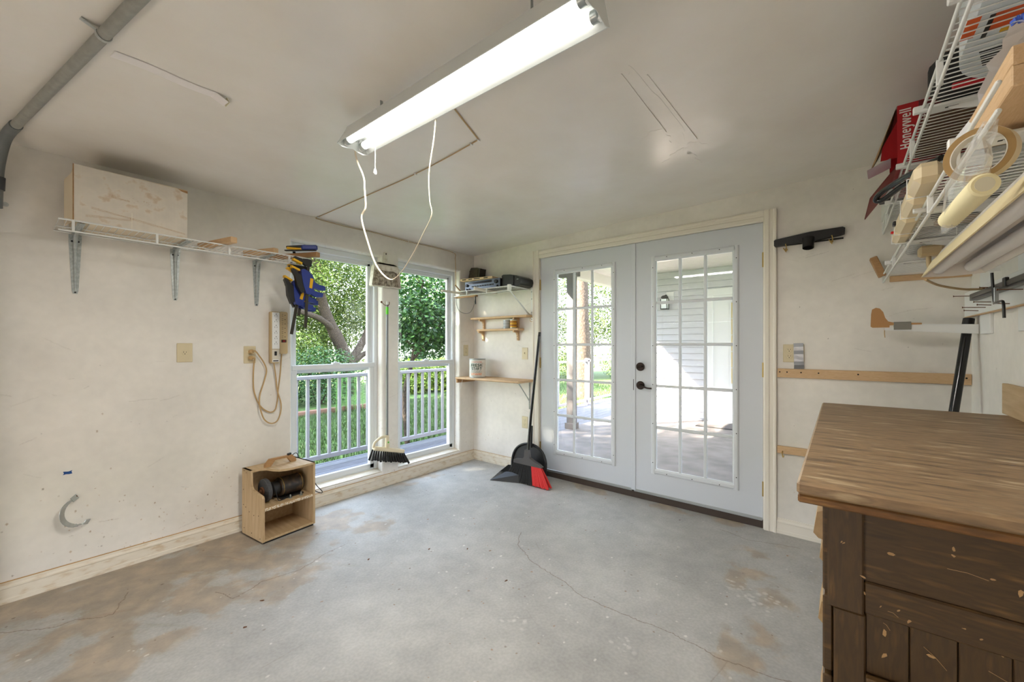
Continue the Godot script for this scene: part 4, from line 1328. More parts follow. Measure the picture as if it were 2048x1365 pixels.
func build_left() -> void:
	var o := wire_shelf("wire_shelf", "white wire shelf on steel brackets along the left wall under a cardboard box", P(LX, 1.842, 0.152), Vector3(0, 0, -1), Vector3.RIGHT, 1.16, 0.305, 0.052, [0.045, 0.35, 0.68, 1.02], 0.0042, 0.0016)
	stud_bracket("tall steel shelf bracket with a screw at its foot, under the cardboard box", 0.225)
	stud_bracket("steel shelf bracket under the far edge of the cardboard box", 0.64)
	stud_bracket("steel shelf bracket next to the hanging blue clamps", 1.082)
	build_carton()
	# offcuts lying across the shelf
	for q in [[-3.11, 0.757, -2.755, 0.832, "short brown wood offcut lying across the wire shelf next to the cardboard box"], [-3.12, 1.005, -2.86, 1.10, "pale wood offcut lying across the wire shelf above the last bracket"]]:
		org = P((q[0] + q[2]) / 2, 1.847, (q[1] + q[3]) / 2)
		var st := S()
		bar(st, P(q[0], 1.864, q[1]), P(q[2], 1.864, q[3]), 0.036, 0.034, Vector3.UP, 0.003)
		solo("wood_offcut", q[4], "wood", org, st, M.pine_x)
	org = P(-2.95, 1.847, 1.24)
	var s3 := S()
	bar(s3, P(-3.12, 1.863, 1.155), P(-2.755, 1.863, 1.325), 0.034, 0.032, Vector3.UP, 0.003)
	solo("wood_offcut", "dark wood offcut sticking out of the wire shelf with clamps hung on it", "wood", org, s3, M.old_x)
	build_clamps()
	build_strips()
	build_sockets()
	build_hung_pan()
	build_hung_broom()
	build_pipe()
	# small marks on the wall
	org = P(LX, 0.587, 0.198)
	var st := S()
	prism(st, Transform3D(Basis(Vector3(0, 0, -1), Vector3.UP, Vector3.RIGHT), P(LX, 0.58, 0.198)), PackedVector2Array([Vector2(-0.017, -0.008), Vector2(-0.006, -0.005), Vector2(0.006, -0.007), Vector2(0.017, -0.006), Vector2(0.014, 0.004), Vector2(0.017, 0.011), Vector2(0.003, 0.007), Vector2(-0.016, 0.01), Vector2(-0.013, 0.0)]), 0.0012)
	solo("tape_scrap", "torn scrap of blue painter's tape on the left wall", "tape", org, st, M.tape_blue)
	# half of a pipe strap left on the wall
	o = thing("pipe_strap", "bent grey metal pipe strap hanging on the left wall near the floor", "strap", P(LX, 0.3, 0.21))
	st = S()
	var arc := []
	for k in 15:
		var a := lerpf(PI * 0.62, PI * 1.62, k / 14.0)
		arc.append(P(LX + 0.028 + 0.012 * sin(k / 14.0 * PI), 0.375 + 0.07 * sin(a), 0.235 + 0.06 * cos(a)))
	arc.insert(0, P(LX + 0.004, 0.45, 0.232))
	arc.append(P(LX + 0.006, 0.303, 0.275))
	for k in arc.size() - 1:
		var dir: Vector3 = arc[k + 1] - arc[k]
		bar(st, arc[k] - dir * 0.06, arc[k + 1] + dir * 0.06, 0.0025, 0.026, Vector3(1, 0, 1))
	part(o, "band", st, M.galv)
	st = S()
	cyl(st, P(LX, 0.449, 0.226), P(LX + 0.008, 0.449, 0.226), 0.008, 10, 0.002)
	part(o, "screw", st, M.rust)

func build_carton() -> void:
	var x1 := -2.868
	var y0 := 1.8465
	var y1 := 2.122
	var d0 := 0.2
	var d1 := 0.638
	var o := thing("cardboard_box", "worn white cardboard box with brown torn edges on the left wire shelf", "box", P(-3.0, y0, 0.42))
	# flutes show through the print on the long side
	var im := Image.create(440, 280, false, Image.FORMAT_RGB8)
	var nb := noise_bytes(440, 280, 0.012, 81, 5, 20.0)
	for y in 280:
		for x in 440:
			var v := 1.0 - 0.035 * (0.5 + 0.5 * sin(x * 1.15)) + (nb[y * 440 + x] / 255.0 - 0.5) * 0.06
			var c := Color(0.89 * v, 0.855 * v, 0.80 * v)
			var st0 := clampf((nb[y * 440 + x] / 255.0 - 0.66) * 1.6, 0.0, 0.35)
			im.set_pixel(x, y, c.lerp(rgb(178, 140, 98), st0))
	rng.seed = 82
	for q in [[[60, 195], [215, 218]], [[40, 240], [210, 225]], [[200, 215], [430, 250]], [[130, 120], [200, 128]]]:
		for k in 3:
			stroke(im, [Vector2(q[0][0], q[0][1] + k * 4), Vector2(q[1][0], q[1][1] + k * 3)], 0.9, rgb(176, 136, 92), 0.35, 0.5)
	for k in 40:
		dot(im, rng.randf_range(120, 300), rng.randf_range(110, 135), rng.randf_range(0.7, 1.8), rgb(170, 130, 88), 0.5)
	stroke(im, [Vector2(208, 190), Vector2(207, 278)], 2.0, rgb(236, 228, 212), 0.6, 0.1)
	var pm := mat(Color.WHITE, 0.8)
	pm.albedo_texture = ImageTexture.create_from_image(im)
	part(o, "carton", B(LX + 0.012, x1 - 0.002, y0, y1, d0 + 0.002, d1), mat(rgb(216, 202, 178), 0.85))
	var st := S()
	sheet(st, P(x1, y1, d0), P(x1, y1 - 0.006, d1), P(x1, y0, d1), P(x1, y0, d0), Vector3.RIGHT)
	quad(st, P(x1, y1, d0), P(x1, y1 - 0.006, d1), P(x1 - 0.003, y1 - 0.006, d1), P(x1 - 0.003, y1, d0), Vector3.UP)
	quad(st, P(x1, y0, d0), P(x1, y0, d1), P(x1 - 0.003, y0, d1), P(x1 - 0.003, y0, d0), Vector3.DOWN)
	part(o, "printed_side", st, pm)
	st = S()
	bar(st, P(x1 - 0.001, y0, d0 - 0.001), P(x1 - 0.001, y1, d0 - 0.001), 0.004, 0.005)
	part(o, "torn_edge", st, M.card, "bare brown cardboard along the corner")
	st = S()
	prism(st, Transform3D(Basis(Vector3(0, 0, -1), Vector3.UP, Vector3.RIGHT), P(x1, 0, 0)), PackedVector2Array([Vector2(0.595, y1 - 0.004), Vector2(0.612, y1 - 0.014), Vector2(0.639, y1 - 0.019), Vector2(0.639, y1 - 0.006)]), 0.0012)
	part(o, "torn_corner", st, M.card, "bare brown cardboard at the corner")
	st = S()
	obox(st, Transform3D(Basis(Vector3.UP, 0.12), P(-3.0, 1.98, d0 - 0.004)), Vector3(0.2, 0.24, 0.003))
	part(o, "end_flap", st, mat(rgb(220, 206, 180), 0.85))

func clamp_shape(o: Node3D, at: Vector3, slide: float, lean: float, bar_len: float) -> void:
	# local x runs along D, y up; the thickness lies in X
	var fr := Transform3D(Basis(Vector3(0, 0, -1), Vector3.UP, Vector3.RIGHT), at) * Transform3D(Basis(Vector3.BACK, lean), Vector3.ZERO)
	var slab := func(poly: Array, t: float) -> SurfaceTool:
		var st := S()
		prism(st, fr.translated_local(Vector3(0, 0, -t / 2.0)), PackedVector2Array(poly), t)
		return st
	part(o, "bar", slab.call([Vector2(-0.009, -bar_len), Vector2(0.009, -bar_len), Vector2(0.009, 0.05), Vector2(-0.009, 0.05)], 0.006), mat(rgb(62, 58, 50), 0.45, 0.5), "dark steel bar")
	var y := -slide
	part(o, "fixed_jaw", slab.call([Vector2(0.016, 0.052), Vector2(-0.014, 0.056), Vector2(-0.05, 0.05), Vector2(-0.092, 0.058), Vector2(-0.094, 0.044), Vector2(-0.055, 0.03), Vector2(-0.02, 0.008), Vector2(0.016, 0.01)], 0.024), M.black)
	part(o, "jaw_pad", slab.call([Vector2(-0.1, 0.043), Vector2(-0.045, 0.024), Vector2(-0.048, 0.012), Vector2(-0.104, 0.032)], 0.03), M.yellow, "yellow jaw pad")
	part(o, "body", slab.call([Vector2(-0.03, y - 0.04), Vector2(-0.012, y - 0.085), Vector2(0.016, y - 0.09), Vector2(0.036, y - 0.06), Vector2(0.04, y + 0.0), Vector2(0.022, y + 0.045), Vector2(-0.01, y + 0.065), Vector2(-0.036, y + 0.075), Vector2(-0.052, y + 0.062), Vector2(-0.042, y + 0.01)], 0.036), M.blue)
	part(o, "sliding_jaw", slab.call([Vector2(-0.04, y + 0.02), Vector2(-0.075, y + 0.05), Vector2(-0.1, y + 0.07), Vector2(-0.106, y + 0.055), Vector2(-0.085, y + 0.02), Vector2(-0.07, y - 0.04), Vector2(-0.04, y - 0.09), Vector2(-0.022, y - 0.07)], 0.028), M.black)
	part(o, "jaw_pad", slab.call([Vector2(-0.11, y + 0.084), Vector2(-0.06, y + 0.068), Vector2(-0.058, y + 0.056), Vector2(-0.11, y + 0.07)], 0.032), M.yellow, "yellow jaw pad")
	part(o, "handle", slab.call([Vector2(0.034, y + 0.0), Vector2(0.07, y - 0.014), Vector2(0.112, y - 0.018), Vector2(0.116, y - 0.046), Vector2(0.075, y - 0.05), Vector2(0.034, y - 0.036)], 0.032), M.blue)
	part(o, "trigger", slab.call([Vector2(0.03, y - 0.056), Vector2(0.07, y - 0.064), Vector2(0.104, y - 0.066), Vector2(0.1, y - 0.094), Vector2(0.06, y - 0.1), Vector2(0.024, y - 0.084)], 0.026), M.blue)
	part(o, "release_catch", slab.call([Vector2(0.004, y - 0.045), Vector2(0.022, y - 0.048), Vector2(0.028, y + 0.018), Vector2(0.008, y + 0.02)], 0.042), M.yellow, "yellow release catch")

func build_clamps() -> void:
	var o := thing("bar_clamp", "blue and yellow bar clamp hanging with the longest straight dark bar", "clamp", P(-2.775, 1.37, 1.235))
	clamp_shape(o, P(-2.765, 1.765, 1.262), 0.09, -0.05, 0.4)
	o = thing("bar_clamp", "blue and black bar clamp hanging at a slant against the left wall edge", "clamp", P(-2.81, 1.33, 1.14))
	clamp_shape(o, P(-2.81, 1.70, 1.238), 0.1, -0.17, 0.385)
	o = thing("bar_clamp", "shorter blue bar clamp hanging between the two longer ones", "clamp", P(-2.84, 1.45, 1.21))
	clamp_shape(o, P(-2.855, 1.735, 1.268), 0.15, -0.1, 0.29)
	# lying on the offcut
	o = thing("bar_clamp", "blue and yellow bar clamp lying on top of the dark wood offcut", "clamp", P(-2.86, 1.88, 1.25))
	var st := S()
	obox(st, Transform3D(Basis(Vector3.UP, 1.15) * Basis(Vector3.BACK, 0.1), P(-2.80, 1.908, 1.285)), Vector3(0.1, 0.035, 0.034), 0.008)
	part(o, "body", st, M.blue)
	st = S()
	obox(st, Transform3D(Basis(Vector3.UP, 1.15), P(-2.84, 1.895, 1.225)), Vector3(0.13, 0.014, 0.024), 0.004)
	part(o, "jaw_pad", st, M.yellow)
	st = S()
	obox(st, Transform3D(Basis(Vector3.UP, 1.15) * Basis(Vector3.BACK, 0.18), P(-2.85, 1.911, 1.22)), Vector3(0.12, 0.016, 0.026), 0.004)
	part(o, "fixed_jaw", st, M.black)
	st = S()
	bar(st, P(-2.9, 1.884, 1.17), P(-2.74, 1.884, 1.30), 0.018, 0.006)
	part(o, "bar", st, M.black)

# ---------- cover plates; right: the way to the right on the wall, out: away from it ----------
func plate(label: String, c: Vector3, right: Vector3, out: Vector3, w: float, kind: String, group := "") -> Node3D:
	var o := thing("cover_plate", label, "outlet", c, group)
	var fr := frame(c, right, Vector3.UP)
	var st := S()
	obox(st, Transform3D(Basis(right, Vector3.UP, out), c + out * 0.003), Vector3(w, 0.117, 0.006), 0.0025)
	part(o, "plate", st, M.ivory)
	var gangs := [0.0] if w < 0.1 else [-0.023, 0.023]
	for g in gangs:
		var cc: Vector3 = c + right * g
		if kind == "switch":
			st = S()
			obox(st, Transform3D(Basis(right, Vector3.UP, out), cc + out * 0.006), Vector3(0.012, 0.026, 0.003), 0.001)
			part(o, "surround", st, M.ivory)
			st = S()
			obox(st, Transform3D(Basis(right, Vector3.UP, out) * Basis(Vector3.RIGHT, 0.4), cc + out * 0.01 + Vector3.UP * 0.004), Vector3(0.008, 0.012, 0.014), 0.002)
			part(o, "toggle", st, M.ivory)
			continue
		for s in ([0.0] if kind == "single" else [0.021, -0.021]):
			var oc := cc + Vector3.UP * float(s)
			st = S()
			cyl(st, oc + out * 0.005, oc + out * 0.008, 0.0165, 18, 0.001)
			var f := part(o, "receptacle", st, mat(rgb(216, 202, 168), 0.35))
			for q in [[-0.0065, 0.004, 0.0022, 0.008], [0.0065, 0.004, 0.0022, 0.0065], [0.0, -0.007, 0.0045, 0.0045]]:
				st = S()
				obox(st, Transform3D(Basis(right, Vector3.UP, out), oc + right * float(q[0]) + Vector3.UP * float(q[1]) + out * 0.008), Vector3(q[2], q[3], 0.0008))
				part(f, "slot", st, M.hole)
	st = S()
	cyl(st, c + out * 0.005, c + out * 0.0075, 0.003, 8)
	if kind != "switch" and kind != "single":
		part(o, "screw", st, M.ivory)
	return o

func build_sockets() -> void:
	var dd := Vector3(0, 0, -1)
	plate("square ivory cover plate with one round receptacle under the wire shelf", P(LX, 1.202, 0.686), dd, Vector3.RIGHT, 0.078, "single")
	var o := plate("ivory outlet plate with two tan plugs pushed in, beside the power strips", P(LX, 1.183, 1.04), dd, Vector3.RIGHT, 0.073, "double")
	plate("ivory outlet plate in the corner above the paint can", P(LX, 1.193, 3.101), dd, Vector3.RIGHT, 0.07, "double")
	plate("ivory light switch plate by the door casing", P(-2.44, 1.166, FD), Vector3.RIGHT, Vector3.BACK, 0.07, "switch")
	plate("ivory outlet plate low behind the upright broom", P(-2.44, 0.483, FD), Vector3.RIGHT, Vector3.BACK, 0.07, "double")
	plate("wide ivory outlet plate half covered by duct tape right of the doors", P(-0.241, 1.195, FD), Vector3.RIGHT, Vector3.BACK, 0.115, "double")
	# duct tape
	org = P(-0.213, 1.18, FD - 0.012)
	var st := S()
	var prev := []
	for k in 8:
		var y := 1.26 - 0.165 * k / 7.0
		var out: float = [0.0085, 0.0105, 0.009, 0.0105, 0.0095, 0.008, 0.004, 0.021][k]
		var a := P(-0.241 + 0.0005 * k, y, FD - out)
		var b := P(-0.189 + 0.0006 * k, y + 0.002, FD - out - 0.001 * (k % 2))
		if k == 7:
			a.z = -(FD - 0.0205)
			b.z = a.z
		if prev:
			quad(st, prev[0], prev[1], b, a, Vector3.BACK)
			quad(st, prev[0] - Vector3(0, 0, 0.0008), prev[1] - Vector3(0, 0, 0.0008), b - Vector3(0, 0, 0.0008), a - Vector3(0, 0, 0.0008), Vector3.FORWARD)
		prev = [a, b]
	solo("duct_tape", "strip of crinkled silver duct tape over an outlet plate and the wood rail", "tape", org, st, mat(rgb(150, 152, 156), 0.28, 0.55))
	# plugs and cords of the two strips
	o = strip_wide
	org = o.position
	st = S()
	cyl(st, P(LX + 0.008, 1.204, 1.04), P(LX + 0.04, 1.206, 1.044), 0.014, 12, 0.004)
	part(o, "plug", st, M.tan_cord)
	st = S()
	var x := -3.115
	tube(st, spline([P(LX + 0.035, 1.206, 1.042), P(LX + 0.05, 1.208, 1.058), P(x, 1.177, 1.088), P(x, 1.125, 1.119), P(x, 1.069, 1.135), P(x, 0.995, 1.119), P(x, 0.908, 1.094), P(x + 0.01, 0.841, 1.088), P(x + 0.01, 0.778, 1.101), P(x, 0.727, 1.125), P(x, 0.699, 1.163), P(x, 0.709, 1.202), P(x, 0.762, 1.225), P(x, 0.832, 1.229), P(x - 0.006, 0.925, 1.208), P(x, 1.024, 1.195), P(x + 0.005, 1.126, 1.18)], 6), 0.0045, 8)
	part(o, "cable", st, M.tan_cord)
	o = strip_narrow
	org = o.position
	st = S()
	cyl(st, P(LX + 0.008, 1.162, 1.04), P(LX + 0.038, 1.162, 1.042), 0.014, 12, 0.004)
	part(o, "plug", st, M.tan_cord)
	st = S()
	x = -3.13
	tube(st, spline([P(LX + 0.034, 1.162, 1.04), P(LX + 0.045, 1.160, 1.056), P(x, 1.12, 1.062), P(x, 1.046, 1.058), P(x, 0.951, 1.060), P(x, 0.882, 1.076), P(x, 0.829, 1.10), P(x, 0.794, 1.131), P(x, 0.775, 1.169), P(x, 0.793, 1.198), P(x, 0.854, 1.211), P(x, 0.924, 1.216), P(x, 1.036, 1.229), P(x, 1.135, 1.236), P(x + 0.006, 1.188, 1.238)], 6), 0.0045, 8)
	part(o, "cable", st, M.tan_cord)

var strip_wide: Node3D
var strip_narrow: Node3D

func build_strips() -> void:
	var o := thing("power_strip", "wide power strip with a white six-socket face and rocker switch, on the left wall", "power strip", P(LX, 1.12, 1.19))
	strip_wide = o
	var x := LX + 0.042
	part(o, "case", B(LX, x, 1.12, 1.486, 1.158, 1.216, 0.006), M.tan_plastic)
	part(o, "socket_face", B(x, x + 0.003, 1.222, 1.48, 1.166, 1.214, 0.001), M.white)
	part(o, "switch_face", B(x, x + 0.003, 1.128, 1.218, 1.166, 1.214, 0.001), mat(rgb(214, 206, 190), 0.4))
	for y in [1.46, 1.419, 1.38, 1.339, 1.3, 1.262]:
		for q in [[-0.007, 0.0, 0.0022, 0.008], [0.007, 0.0, 0.0022, 0.007], [0.002, 0.012, 0.005, 0.005]]:
			part(o, "slot", B(x + 0.003, x + 0.0036, y + q[1] - q[3] / 2 - 0.004, y + q[1] + q[3] / 2 - 0.004, 1.19 + q[0] - q[2] / 2, 1.19 + q[0] + q[2] / 2), M.hole)
	part(o, "rocker_switch", B(x + 0.002, x + 0.007, 1.175, 1.205, 1.18, 1.196, 0.002), M.black, "black rocker switch")
	part(o, "rating_label", B(x + 0.003, x + 0.0036, 1.132, 1.148, 1.168, 1.21), M.white)
	part(o, "label_print", B(x + 0.0036, x + 0.004, 1.135, 1.142, 1.172, 1.206), M.hole)
	o = thing("power_strip", "narrow tan power strip with six sockets and a red switch, on the left wall", "power strip", P(LX, 1.186, 1.245))
	strip_narrow = o
	x = LX + 0.034
	var st := S()
	prism(st, Transform3D(Basis(Vector3(0, 0, -1), Vector3.UP, Vector3.RIGHT), P(LX, 0, 0)), rounded(1.219, 1.273, 1.186, 1.488, 0.012, 4), 0.034, true)
	part(o, "case", st, M.tan_plastic)
	for y in [1.464, 1.433, 1.402, 1.371, 1.34, 1.309]:
		for q in [[-0.008, 0.005, 0.009, 0.0022], [-0.008, -0.007, 0.009, 0.0022], [0.009, -0.001, 0.005, 0.005]]:
			part(o, "slot", B(x, x + 0.0008, y + q[1] - q[3] / 2, y + q[1] + q[3] / 2, 1.246 + q[0] - q[2] / 2, 1.246 + q[0] + q[2] / 2), M.hole)
	part(o, "switch_bezel", B(x, x + 0.002, 1.268, 1.288, 1.23, 1.264, 0.001), M.black)
	part(o, "red_switch", B(x + 0.002, x + 0.004, 1.272, 1.284, 1.237, 1.257, 0.001), mat(rgb(130, 24, 24), 0.3), "dark red rocker switch")

func build_hung_pan() -> void:
	var o := thing("dust_pan", "dirty white ribbed dustpan hung on the pier between the windows", "dustpan", P(LX + 0.03, 1.76, 2.09))
	var fr := Transform3D(Basis(Vector3(0, 0, -1), Vector3.UP, Vector3.RIGHT), P(LX + 0.004, 0, 2.093))
	var dirty := tri_mat(noise_tex(0.02, [[0.0, rgb(92, 80, 68)], [0.35, rgb(142, 130, 114)], [0.6, rgb(190, 180, 164)], [1.0, rgb(214, 206, 192)]], 256, 83), Vector3(5, 5, 5), 0.6)
	var clean := tri_mat(noise_tex(0.02, [[0.0, rgb(184, 172, 154)], [0.5, rgb(214, 206, 192)], [1.0, rgb(226, 220, 208)]], 256, 84), Vector3(4, 4, 4), 0.5)
	var st := S()
	prism(st, fr, PackedVector2Array([Vector2(-0.145, 1.762), Vector2(0.145, 1.762), Vector2(0.125, 1.915), Vector2(-0.125, 1.915)]), 0.004)
	part(o, "tray", st, dirty)
	for k in 11:
		var t := -1.0 + 2.0 * (k + 0.5) / 11.0
		st = S()
		bar(st, P(LX + 0.01, 1.775, 2.093 + 0.135 * t), P(LX + 0.01, 1.905, 2.093 + 0.118 * t), 0.007, 0.006, Vector3.RIGHT, 0.002)
		part(o, "rib", st, dirty)
	for s in [-1.0, 1.0]:
		st = S()
		bar(st, P(LX + 0.022, 1.762, 2.093 + 0.146 * s), P(LX + 0.026, 1.935, 2.093 + 0.124 * s), 0.045, 0.004, Vector3(0, 0, 1))
		part(o, "side_wall", st, clean)
	# hood over the upper part
	st = S()
	prism(st, Transform3D(fr.basis, P(LX + 0.04, 0, 2.093)), PackedVector2Array([Vector2(-0.127, 1.89), Vector2(-0.08, 1.905), Vector2(0.0, 1.895), Vector2(0.06, 1.905), Vector2(0.127, 1.885), Vector2(0.118, 1.945), Vector2(0.07, 1.968), Vector2(-0.07, 1.968), Vector2(-0.118, 1.945)]), 0.006)
	part(o, "hood", st, clean)
	part(o, "back_wall", B(LX + 0.004, LX + 0.046, 1.945, 1.97, 1.985, 2.2, 0.006), clean)
	st = S()
	box(st, LX + 0.012, LX + 0.03, 1.965, 2.068, 2.078, 2.108, 0.004)
	part(o, "handle", st, clean)
	part(o, "hang_hole", B(LX + 0.03, LX + 0.0306, 2.045, 2.058, 2.089, 2.098), M.hole)
	st = S()
	box(st, LX + 0.004, LX + 0.052, 1.756, 1.766, 1.947, 2.239, 0.002)
	part(o, "lip", st, clean)

func build_hung_broom() -> void:
	var o := thing("angle_broom", "angled broom with black bristles and grey pole hung between the windows", "broom", P(LX + 0.05, 0.17, 2.1))
	var x := LX + 0.05
	var st := S()
	tube(st, [P(x, 0.40, 2.09), P(x - 0.012, 1.605, 2.1)], 0.0105, 12)
	part(o, "pole", st, mat(rgb(128, 130, 132), 0.35, 0.5))
	st = S()
	tube(st, [P(x - 0.0105, 1.52, 2.0995), P(x - 0.0112, 1.585, 2.1)], 0.0113, 12)
	part(o, "green_label", st, mat(rgb(96, 206, 40), 0.5), "bright green label near the top")
	st = S()
	tube(st, [P(x - 0.012, 1.6, 2.1), P(x - 0.012, 1.635, 2.1)], [0.0095, 0.006], 10)
	part(o, "tip", st, M.white)
	# moulded head: a slanting block with an open arch
	var head := mat(rgb(222, 208, 176), 0.45)
	st = S()
	bar(st, P(x, 0.372, 1.955), P(x, 0.285, 2.262), 0.05, 0.034, Vector3.UP, 0.008)
	part(o, "head", st, head)
	st = S()
	tube(st, spline([P(x, 0.375, 1.955), P(x, 0.415, 1.97), P(x, 0.445, 2.02), P(x, 0.452, 2.08), P(x, 0.445, 2.10)], 5), 0.012, 10)
	tube(st, [P(x, 0.33, 2.092), P(x, 0.46, 2.092)], [0.022, 0.0145], 12)
	part(o, "arch", st, head)
	st = S()
	cyl(st, P(x + 0.021, 0.40, 2.09), P(x + 0.0225, 0.40, 2.09), 0.008, 12)
	part(o, "green_dot", st, mat(rgb(96, 190, 50), 0.5))
	rng.seed = 5
	for k in 30:
		var t := k / 29.0
		var top := P(x + (k % 2) * 0.016 - 0.008, lerpf(0.36, 0.272, t), lerpf(1.955, 2.258, t))
		var end := P(x + (k % 2) * 0.03 - 0.012, lerpf(0.272, 0.172, t) + rng.randf_range(-0.006, 0.006), lerpf(1.922, 2.31, t))
		st = S()
		tube(st, [top, top.lerp(end, 0.5), end], [0.006, 0.0085, 0.0095], 6)
		part(o, "bristle_tuft", st, M.black_matte)
	# the hook that carries it
	o = thing("wall_hook", "small brown screw hook holding the angled broom on the pier", "hook", P(LX, 1.61, 2.06))
	st = S()
	cyl(st, P(LX, 1.628, 2.066), P(LX + 0.006, 1.628, 2.066), 0.01, 10, 0.002)
	tube(st, spline([P(LX + 0.004, 1.628, 2.068), P(LX + 0.02, 1.612, 2.072), P(LX + 0.034, 1.598, 2.086), P(LX + 0.056, 1.602, 2.104), P(LX + 0.06, 1.63, 2.108)], 5), 0.003, 7)
	part(o, "hook", st, M.rust)

func build_pipe() -> void:
	var o := thing("conduit", "thick grey plastic conduit running over the ceiling to an elbow on the left wall", "pipe", P(-2.0, 2.2, 0.1))
	var a := P(-2.87, 2.217, 0.0165)
	var b := P(0.5, 2.308, 0.60)
	var dir := (b - a).normalized()
	var r := 0.0175
	var st := S()
	tube(st, [a, a.lerp(b, 0.5), b], r, 20)
	part(o, "straight_pipe", st, M.grey_pvc)
	st = S()
	tube(st, spline([a + dir * 0.045, a, a - dir * 0.06, P(-3.0, 2.195, -0.008), P(-3.07, 2.13, -0.022), P(-3.1, 2.05, -0.03), P(-3.105, 1.9, -0.034)], 6), 0.0215, 18)
	part(o, "elbow", st, M.dark_pvc)
	st = S()
	tube(st, [P(-3.1, 2.045, -0.031), P(-3.104, 1.985, -0.033)], 0.027, 18)
	part(o, "coupling", st, mat(rgb(62, 66, 70), 0.5))
	st = S()
	tube(st, [P(-3.105, 1.985, -0.05), P(-3.105, 0.0, -0.06)], r * 0.9, 18)
	part(o, "riser", st, M.grey_pvc)
	# strap on the ceiling
	o = thing("conduit_strap", "bright metal one-hole strap round the ceiling conduit", "strap", P(-1.84, 2.25, 0.18))
	var c := a.lerp(b, 0.305)
	var side := dir.cross(Vector3.UP).normalized()
	var top := ceil_y(c.x)
	st = S()
	var prev := Vector3.ZERO
	for k in 13:
		var t := lerpf(-0.1, PI + 0.35, k / 12.0)
		var p := c + side * cos(t) * 0.0195 * -1.0 - Vector3.UP * sin(t) * 0.0195
		if k > 0:
			bar(st, prev - (p - prev) * 0.05, p + (p - prev) * 0.05, 0.014, 0.0018, p - c)
		prev = p
	part(o, "band", st, M.galv)
	st = S()
	var ear := c + side * 0.042
	ear.y = ceil_y(ear.x) - 0.003
	bar(st, prev, ear + side * 0.012, 0.016, 0.002)
	cyl(st, ear + Vector3.DOWN * 0.005, ear, 0.006, 10)
	part(o, "ear", st, M.galv)
	# anchor washer on the wall below the elbow
	org = P(LX, 1.93, -0.006)
	st = S()
	cyl(st, P(LX, 1.93, -0.006), P(LX + 0.004, 1.93, -0.006), 0.011, 14, 0.001)
	cyl(st, P(LX + 0.004, 1.93, -0.006), P(LX + 0.009, 1.93, -0.006), 0.005, 8, 0.001)
	solo("screw_washer", "lone screw with a washer on the left wall below the conduit elbow", "screw", org, st, M.galv)

func flat_cord(st: SurfaceTool, pts: Array, w := 0.008, t := 0.0035) -> void:
	tube(st, spline(pts, 5), w / 2.0, 8, true, t / w)

